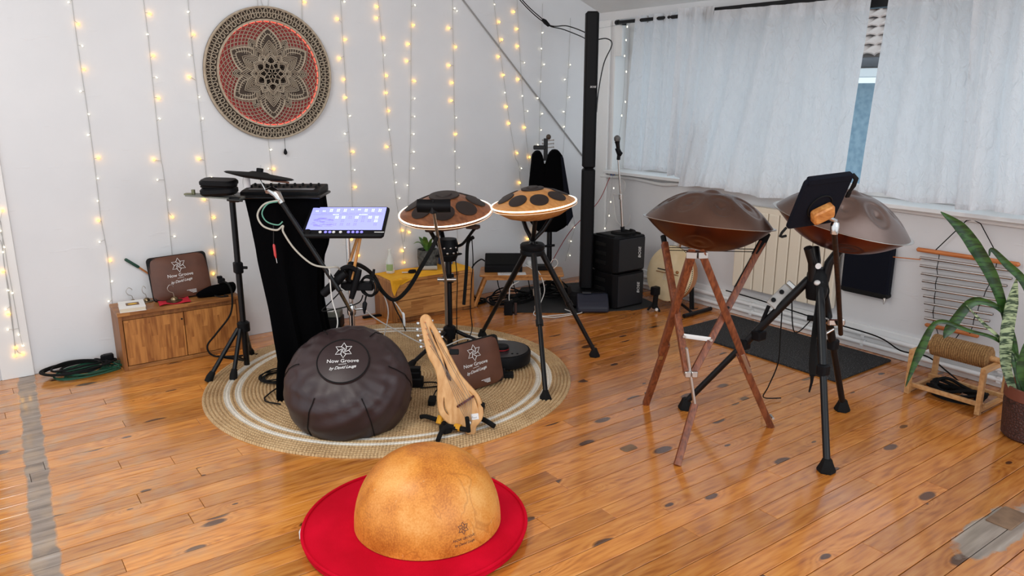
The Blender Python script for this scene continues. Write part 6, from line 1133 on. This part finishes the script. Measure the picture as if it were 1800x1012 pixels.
# brown padded drum bag
bb = thing('padded_drum_bag', 'bulky dark brown padded bag with a round printed patch, sitting on the rug', 'bag', (1.36, 3.2, zr))
M['bagcloth'] = mat('aubergine_nylon', srgb(44, 30, 31), .45, col2=srgb(54, 38, 39), scale=4, bump=.12, bscale=20)
bc = V((1.345, 3.14, .185)); bn = (UP*.80-AW*.60+RT*.04).normalized(); bx = RT-bn*RT.dot(bn); Bf = frame(bc, bx, bn.cross(bx.normalized()))
nu, nv = 96, 44; vs = []; fs = []
def bagpt(a, p):      # p: 0 at the patch, pi at the underside
    R0, ht, hb_ = .285, .20, .19
    ca = math.cos(p); rr_ = R0*abs(math.sin(p))**(.72 if p < math.pi/2 else .42); z = (ht*ca if ca > 0 else hb_*ca); z = math.copysign(abs(z/(ht if ca > 0 else hb_))**.9, z)*(ht if ca > 0 else hb_)
    seam = 0
    for k in range(6):
        d_ = math.atan2(math.sin(a-R_(60*k)), math.cos(a-R_(60*k))); seam = max(seam, math.exp(-(d_/.045)**2))
    w_ = math.sin(p)**2; rr_ *= 1-.028*seam*w_*(1 if p > .5 else 0); wr = (.0035*math.sin(11*a+5*p+2*math.sin(2*a))+.003*math.sin(19*a-9*p+3*math.sin(a))+.004*math.sin(7*a+17*p))*math.exp(-((p-.72)/.28)**2)+.0025*math.sin(9*a+14*p)*w_
    rr_ += wr
    P_ = Bf @ V((rr_*math.cos(a)*1.02, rr_*math.sin(a), z+wr*.6))
    if P_.z < zr+.002: P_.z = zr+.002+.0001*math.sin(a*5)
    return P_
for j in range(nv+1):
    for i in range(nu): vs.append(bagpt(2*math.pi*i/nu, .02+(math.pi-.04)*j/nv))
for j in range(nv):
    for i in range(nu): m_ = (i+1) % nu; fs.append((j*nu+i, j*nu+m_, (j+1)*nu+m_, (j+1)*nu+i))
fs.append(tuple(range(nu-1, -1, -1))); fs.append(tuple(nv*nu+i for i in range(nu)))
MB().add(vs, fs).build('body', M['bagcloth'], bb, smooth=85)
for k in range(6):
    a = R_(60*k); MB().tube([bagpt(a, .62+1.25*q/16)+(bagpt(a, .62+1.25*q/16)-bc).normalized()*.004 for q in range(17)], .0022, 5).build('seam', M['zip'], bb)
pz = .2015; MB().lathe([(.118, -.012), (.116, -.001), (.108, .003), (0, .0045)], 48, Bf @ Matrix.Translation((0, 0, pz))).build('patch', M['bagcloth'], bb); MB().tube([Bf @ V((.114*math.cos(2*math.pi*k/48), .114*math.sin(2*math.pi*k/48), pz+.002)) for k in range(48)], .0028, 6, closed=True).build('patch_piping', M['zip'], bb)
print_logo(Bf @ Matrix.Translation((0, -.004, pz+.0052)) @ Matrix.Rotation(R_(4), 4, 'Z'), .135, M['ink'], bb)
# brown printed bag leaning on the vacuum cleaner
printed_bag('brown printed bag standing on the rug beside the lyre', (2.035, 3.118, zr+.002), (1, -.0, .05), (-.03, .17, .98), .335, .255, .05, 'brown printed bags')
t = thing('robot_vacuum', 'round black robot vacuum cleaner on the rug behind the brown bag', 'vacuum cleaner', (2.37, 3.37, zr)); Vm = Matrix.Translation((2.37, 3.37, zr))
MB().lathe([(0, .006), (.15, .006), (.163, .015), (.165, .07), (.16, .08), (0, .082)], 48, Vm).build('body', M['plastic'], t); MB().lathe([(.0, .0815), (.15, .0815), (.15, .0835), (0, .084)], 48, Vm).build('top_plate', mat('satin_black', (.02, .02, .022), .3), t); MB().lathe([(0, .083), (.042, .083), (.042, .104), (.038, .108), (0, .108)], 28, Matrix.Translation(V((2.37, 3.37, zr))-AW*.02-RT*.0)).build('turret', M['plastic'], t); MB().lathe([(.0425, .088), (.0435, .088), (.0435, .094), (.0425, .094), (.0425, .088)], 28, Matrix.Translation(V((2.37, 3.37, zr))-AW*.02)).build('red_band', mat('red_band', srgb(150, 24, 30), .4), t)
for s in (-1, 1): MB(Matrix.Translation(V((2.37, 3.37, zr))+RT*(.075+.014*s)-AW*.09)).lathe([(0, .083), (.006, .083), (.006, .086), (0, .086)], 12).build('button', M['plastic'], t)
t = tag(MB(frame((2.265, 3.17, zr), RT, AW)).rbox((0, 0, .012), (.07, .05, .024), .008).rbox((-.02, .0, .03), (.02, .03, .03), .006).build('ramp_block', M['rubber']), 'small black rubber block on the rug before the robot vacuum', 'block')
# power bricks on the rug
t = thing('power_brick', 'black power adapter with stacked plugs on the rug between the padded bag and the lyre', 'adapter', (1.8, 3.33, zr)); Fq = frame((1.80, 3.34, zr), RT, AW); MB(Fq).rbox((0, 0, .025), (.085, .06, .05), .012).build('body', M['plastic'], t); MB(Fq).rbox((.0, 0, .065), (.06, .045, .035), .01).build('plug', M['plastic'], t)
for k in range(3): MB(Fq).box((0, 0, .088+.007*k), (.055, .04, .004)).build('rib', M['rubber'], t, smooth=False)
cable('short black cable loop lying beside the power adapter', [tuple(Fq @ V((.04, 0, .02))), tuple(Fq @ V((.1, .02, .012))), tuple(Fq @ V((.13, -.01, .006))), tuple(Fq @ V((.08, -.03, .006))), tuple(Fq @ V((.03, -.04, .006)))], .004, M['rubber'])
t = tag(MB(frame((1.66, 3.22, zr), RT, AW)).prism([(-.05, 0), (.045, 0), (.0, .055), (-.045, .045)], -.025, .025, Matrix(((1, 0, 0, 0), (0, 0, 1, 0), (0, 1, 0, 0), (0, 0, 0, 1)))).build('wedge_foot', M['rubber'], smooth=False, bevel=.004), 'black rubber wedge lying right beside the padded bag', 'block')
t = thing('cable_socket', 'ribbed black cable socket lying on the rug left of the lyre', 'socket', (1.755, 3.09, zr)); Fq = frame((1.755, 3.09, zr), RT, AW)
MB(Fq).rbox((0, 0, .014), (.036, .075, .028), .008).build('body', M['rubber'], t)
for k in range(5): MB(Fq).box((0, -.024+.012*k, .0285), (.032, .005, .003)).build('rib', M['plastic'], t, smooth=False)
MB().tube(spline([Fq @ V((0, .035, .015)), Fq @ V((.01, .12, .02)), Fq @ V((.05, .25, .02)), Fq @ V((.08, .4, .02))], 6), .0035, 6).build('cord', M['rubber'], t)
# ---------------------------------------------------------------- lyre and its stand
def filled(name, outer, holes, ex, bev, Mx, m, parent):
    cu = bpy.data.curves.new(name, 'CURVE'); cu.dimensions = '2D'; cu.fill_mode = 'BOTH'; cu.extrude = ex; cu.bevel_depth = bev; cu.bevel_resolution = 2
    for loop in [outer]+holes:
        pts = [(p.x, p.y) for p in spline([(x, y, 0) for x, y in loop], 5, True)]; s = cu.splines.new('POLY'); s.points.add(len(pts)-1); s.use_cyclic_u = True
        for q, p in zip(s.points, pts): q.co = (p[0], p[1], 0, 1)
    o = bpy.data.objects.new(name+'_c', cu); COL.objects.link(o); dg = bpy.context.evaluated_depsgraph_get(); dg.update(); me = o.evaluated_get(dg).to_mesh(); mb = MB(Mx); mb.add([v.co.copy() for v in me.vertices], [tuple(p.vertices) for p in me.polygons]); bpy.data.objects.remove(o, do_unlink=True); bpy.data.curves.remove(cu)
    return mb.build(name, m, parent, smooth=40)
LY_OUT = [(-0.1735, 0.4947), (-0.1874, 0.4777), (-0.1813, 0.4381), (-0.1664, 0.3704), (-0.1488, 0.3086), (-0.123, 0.2638), (-0.1085, 0.219), (-0.1052, 0.1633), (-0.1058, 0.1077), (-0.0958, 0.0579), (-0.0647, 0.0192), (-0.0254, -0.0056), (0.0138, -0.0167), (0.025, -0.0332), (0.0418, -0.0387), (0.0557, -0.0304), (0.0612, -0.0029), (0.0834, 0.0247), (0.0917, 0.0579), (0.0859, 0.0966), (0.0689, 0.1355), (0.0238, 0.1856), (-0.0102, 0.2246), (-0.0387, 0.275), (-0.0673, 0.331), (-0.1018, 0.3986), (-0.1362, 0.4551), (-0.1536, 0.4891)]
LY_H1 = [(-0.1548, 0.4438), (-0.1385, 0.3958), (-0.1154, 0.3479), (-0.0982, 0.3142), (-0.0836, 0.2638), (-0.0748, 0.219), (-0.0606, 0.1967), (-0.0465, 0.1939), (-0.0438, 0.2079), (-0.0553, 0.2414), (-0.0714, 0.2834), (-0.0927, 0.331), (-0.1186, 0.393), (-0.1389, 0.4381)]
LY_H2 = [(-0.0869, 0.1233), (-0.0751, 0.1255), (-0.0698, 0.0856), (-0.0549, 0.0523), (-0.0582, 0.0402), (-0.0762, 0.0551), (-0.0877, 0.0856)]
LY_H3 = [(0.0273, 0.1511), (0.038, 0.1544), (0.069, 0.1188), (0.0776, 0.08), (0.0721, 0.0606), (0.0647, 0.0856), (0.0493, 0.1244)]
ca, sa = math.cos(R_(20)), math.sin(R_(20)); yv = UP*ca+AW*sa; Lf = frame((1.70, 2.73, .04), RT, yv)
lz = 1 if Lf.to_3x3().col[2].dot(AW) < 0 else -1
ly = thing('lyre', 'pale wooden lyre with a dark bridge and chrome pegs leaning in its stand', 'lyre', (1.70, 2.73, zr)); M['maple'] = wood('pale_maple', srgb(196, 142, 84), srgb(222, 174, 118), 'Z', 7, .35)
filled('body', LY_OUT, [LY_H1, LY_H2, LY_H3], .012, .006, Lf, M['maple'], ly)
bx0, bx1 = V((-.0216, .0828, 0)), V((.0549, .1327, 0)); bd = (bx1-bx0).normalized(); Fbr = Lf @ frame(((bx0+bx1)/2)[:], bd, V((-bd.y, bd.x, 0)))
MB(Fbr).prism([(-.046, 0), (.046, 0), (.03, .018), (0, .024), (-.03, .018)], -.005, .005, Matrix(((1, 0, 0, 0), (0, 0, 1, 0), (0, lz, 0, .018*lz), (0, 0, 0, 1)))).build('bridge', mat('dark_red_wood', srgb(84, 34, 26), .4), ly)
pins = [(-.1691, .4636), (-.1643, .4353), (-.1572, .4099), (-.1513, .3845), (-.1437, .3563)]; pegs = [(-.1929, .4607), (-.1954, .4325), (-.1922, .4042), (-.1807, .3817), (-.1775, .3535)]; tail = V((.0359, .0137, 0)); q = MB(Lf)
for i, p in enumerate(pins+[(-.14, .43), (-.1, .37)]):
    b = bx0.lerp(bx1, .12+.12*i)+V((0, 0, .04*lz)); q.tube([(p[0], p[1], .021*lz), tuple(b), (tail.x+.003*(i-3), tail.y, .022*lz)], .0009, 4)
q.build('strings', M['steel'], ly)['kind'] = 'stuff'
for (x, y), (a, b) in zip(pegs, pins): q = MB(Lf); q.cyl((a-.01, b, .0), (x-.004, y, 0), .003, seg=8); q.rbox((x-.01, y, 0), (.016, .013, .012), .005); q.build('peg', M['chrome'], ly); MB(Lf).cyl((a, b, 0), (a, b, .024*lz), .003, seg=8).build('pin', M['dowel'], ly)
for x, y in ((-.1449, .4721), (-.1104, .4212), (-.0989, .3986)): q = MB(Lf); q.cyl((x-.025, y-.004, 0), (x, y, 0), .003, seg=8); q.rbox((x+.006, y, 0), (.014, .012, .011), .005); q.build('peg', M['chrome'], ly)
MB(Lf).rbox((.0593, .0402, .0195*lz), (.034, .027, .002), .002, 2, Matrix.Rotation(R_(8), 4, 'Z')).build('paper_label', M['ink'], ly); q = MB(Lf @ Matrix.Translation((.058, .037, .0208*lz))); q.ribbon([(-.012, -.004), (-.009, .004), (-.006, -.004), (-.003, .0), (0, -.004), (.003, .001), (.006, -.003), (.009, .003)], .0013, -.0004, .0004); q.build('handwriting', M['ink_dark'], ly, smooth=False)
q = MB(Lf); q.ball((.036, .012, .02*lz), .008, 8, 6, (1, 1.6, .6)); q.build('tailpiece', M['steel'], ly)
MB(Lf).rbox((-.085+.0, .318, .012*lz), (.034, .022, .016), .004).build('clip_tuner', M['plastic'], ly) if 0 else None
t = thing('clip_tuner', 'small black clip-on tuner at the neck of the lyre', 'tuner', tuple(Lf @ V((-.045, .332, 0)))); MB(Lf).rbox((-.036, .330, .012*lz), (.042, .026, .014), .005).build('body', M['plastic'], t); MB(Lf).box((-.066, .325, 0), (.03, .012, .014)).build('jaw', M['rubber'], t, smooth=False)
sd = thing('lyre_stand', 'low black folding stand cradling the lyre', 'stand', (1.69, 2.75, zr))
z1 = zr+.012
MB().tube(spline([(1.60, 2.93, z1+.012), (1.615, 2.905, z1+.02), (1.64, 2.83, z1+.02), (1.63, 2.76, z1+.025)], 6), .011, 8).build('left_arm', M['rubber'], sd); MB().tube(spline([(1.55, 2.69, z1), (1.6, 2.735, z1+.018), (1.64, 2.745, z1+.025)], 5), .011, 8).build('front_arm', M['rubber'], sd)
MB().tube(spline([(1.63, 2.755, z1+.025), (1.68, 2.69, z1+.02), (1.695, 2.672, z1+.018)], 5), .012, 8).build('cradle_bar', M['rubber'], sd); MB().tube([(1.695, 2.668, z1+.012), (1.69, 2.664, z1+.05), (1.683, 2.66, z1+.085)], [.011, .0105, .010], 8).build('cradle_hook', M['rubber'], sd)
MB().tube(spline([(1.64, 2.77, z1+.03), (1.74, 2.78, z1+.02), (1.80, 2.73, z1+.025), (1.83, 2.66, z1+.004)], 6), .012, 8).build('right_arm', M['rubber'], sd); MB().tube([(1.79, 2.715, z1+.03), (1.79, 2.70, z1+.08), (1.788, 2.69, z1+.115)], .0105, 8).build('cradle_hook', M['rubber'], sd); MB().rbox((1.63, 2.755, z1+.012), (.05, .05, .035), .012).build('hub', M['rubber'], sd)
M['ypad'] = mat('yellow_foam', srgb(212, 150, 30), .8); MB().tube([(1.622, 2.80, z1+.02), (1.64, 2.81, z1+.05)], .016, 8).build('foam_pad', M['ypad'], sd); MB().tube([(1.66, 2.725, z1+.024), (1.675, 2.70, z1+.022)], .016, 8).build('foam_pad', M['ypad'], sd)
# ================================================================ red cushion and gourd
cu = thing('round_cushion', 'flat round red velvet cushion on the floor in front', 'cushion', (1.15, 2.165, 0)); Cm = Matrix.Translation((1.15, 2.165, 0))
M['velvet'] = mat('red_velvet', srgb(186, 2, 30), .9, col2=srgb(208, 6, 40), scale=5, bump=.25, bscale=300, spec=.1)
MB().lathe([(0, .001), (.37, .001), (.388, .012), (.39, .022), (.384, .034), (.36, .04), (.2, .043), (0, .044)], 72, Cm).build('pad', M['velvet'], cu); MB().tube([Cm @ V((.389*math.cos(2*math.pi*k/80), .389*math.sin(2*math.pi*k/80), .036)) for k in range(80)], .006, 8, closed=True).build('piping', M['velvet'], cu)
MB().tube([(.812, 2.37, .02), (.802, 2.355, .018), (.786, 2.32, .014)], [.006, .008, .003], 6, flat=.3).build('tag', M['white'], cu)
def gourd_mat():
    m, nt, b = nodes('calabash_orange'); L = nt.links.new; tc = N(nt, 'ShaderNodeTexCoord'); O = tc.outputs['Object']
    n1 = N(nt, 'ShaderNodeTexNoise', i_Scale=6., i_Detail=5.); L(O, n1.inputs[0]); n2 = N(nt, 'ShaderNodeTexNoise', i_Scale=170., i_Detail=3.); L(O, n2.inputs[0])
    f = math_(nt, 'ADD', math_(nt, 'MULTIPLY', n1.outputs[0], .75), math_(nt, 'MULTIPLY', n2.outputs[0], .3)); c = ramp(nt, f, [(.36, srgb(176, 96, 26)), (.52, srgb(222, 142, 54)), (.68, srgb(238, 174, 96))])
    mp = N(nt, 'ShaderNodeMapping'); mp.inputs['Scale'].default_value = (2.2, 2.2, .7); L(O, mp.inputs[0]); n3 = N(nt, 'ShaderNodeTexNoise', i_Scale=13., i_Detail=6., i_Roughness=.7); L(mp.outputs[0], n3.inputs[0]); k = N(nt, 'ShaderNodeMapRange', i_From_Min=.66, i_From_Max=.72); L(n3.outputs[0], k.inputs[0])
    c = mix(nt, math_(nt, 'MULTIPLY', k.outputs[0], .8), c, srgb(238, 206, 150)); n4 = N(nt, 'ShaderNodeTexNoise', i_Scale=4.5, i_Detail=2., i_Distortion=1.5); L(O, n4.inputs[0]); v = N(nt, 'ShaderNodeMapRange', i_From_Min=.018, i_From_Max=.0); L(math_(nt, 'ABSOLUTE', math_(nt, 'SUBTRACT', n4.outputs[0], .6)), v.inputs[0])
    c = mix(nt, math_(nt, 'MULTIPLY', v.outputs[0], .35), c, srgb(150, 76, 24)); L(c, b.inputs['Base Color']); b.inputs['Roughness'].default_value = .42; bp = N(nt, 'ShaderNodeBump', i_Strength=.1, i_Distance=.004); L(f, bp.inputs['Height']); L(bp.outputs[0], b.inputs['Normal']); return m
go = thing('gourd_drum', 'large orange half calabash lying dome-up on the red cushion', 'gourd', (1.18, 2.13, .043)); gR, gH, gz = .252, .262, .0445; gc = V((1.18, 2.13, gz))
def gpt(a, e): ce, se = math.cos(e), math.sin(e); return gc+V((gR*ce**.86*math.cos(a)*(1+.012*math.cos(2*a+1)), gR*ce**.86*math.sin(a)*(1+.012*math.cos(2*a+1)), gH*se**.96))
vs = []; fs = []; na, ne = 80, 28
for j in range(ne):
    for i in range(na): vs.append(gpt(2*math.pi*i/na, (math.pi/2)*j/ne))
vs.append(gc+V((0, 0, gH)))
for j in range(ne-1):
    for i in range(na): m_ = (i+1) % na; fs.append((j*na+i, j*na+m_, (j+1)*na+m_, (j+1)*na+i))
for i in range(na): fs.append(((ne-1)*na+i, (ne-1)*na+(i+1) % na, len(vs)-1))
MB().add(vs, fs).build('shell', gourd_mat(), go, smooth=80)
a0, e0 = math.atan2(-AW.y*.82+RT.y*.57, -AW.x*.82+RT.x*.57), R_(11)     # the print sits low on the side facing the room
def wrap(ob):
    for v in ob.data.vertices:
        x, y = v.co.x, v.co.y; v.co = gpt(a0+x/(gR*.98), e0+y/gH)-ORG[go.name]+(gpt(a0+x/(gR*.98), e0+y/gH)-gc).normalized()*.0008
q = MB()
for l in star_lines():
    P_ = []
    for (xa, ya), (xb, yb) in zip(l, l[1:]): P_ += [(xa+(xb-xa)*k/3, ya+(yb-ya)*k/3) for k in range(3)]
    P_.append(l[-1]); q.ribbon([(x*.021, y*.021+.032) for x, y in P_], .0016, 0, 0)
o_ = ORG[go.name]; q.v = [p+o_ for p in q.v]; ob = q.build('star_print', M['ink_dark'], go, smooth=False); wrap(ob)
for s_, sz, yy, sh in (('NOW GROOVE', .0115, -.002, 0), ('by David Lauga', .012, -.018, .4)): ob = text('words_print', s_, sz, Matrix.Translation(o_) @ Matrix.Translation((0, yy, 0)), M['ink_dark'], go, shear=sh, depth=0); wrap(ob)
# flat patches let into the floorboards
M['patch'] = mat('worn_floor_patch', srgb(134, 104, 78), .5, col2=srgb(112, 84, 62), scale=20)
tag(MB().rbox((2.205, 2.18, .0008), (.075, .045, .003), .012).build('floor_patch', M['patch']), 'small rounded brown patch let into the boards in front of the wooden stand', 'patch')
tag(MB().rbox((2.92, .965, .0015), (.16, .085, .006), .006).build('floor_patch', M['patch']), 'loose rectangular wood piece on the worn grey spot of the floor', 'patch')
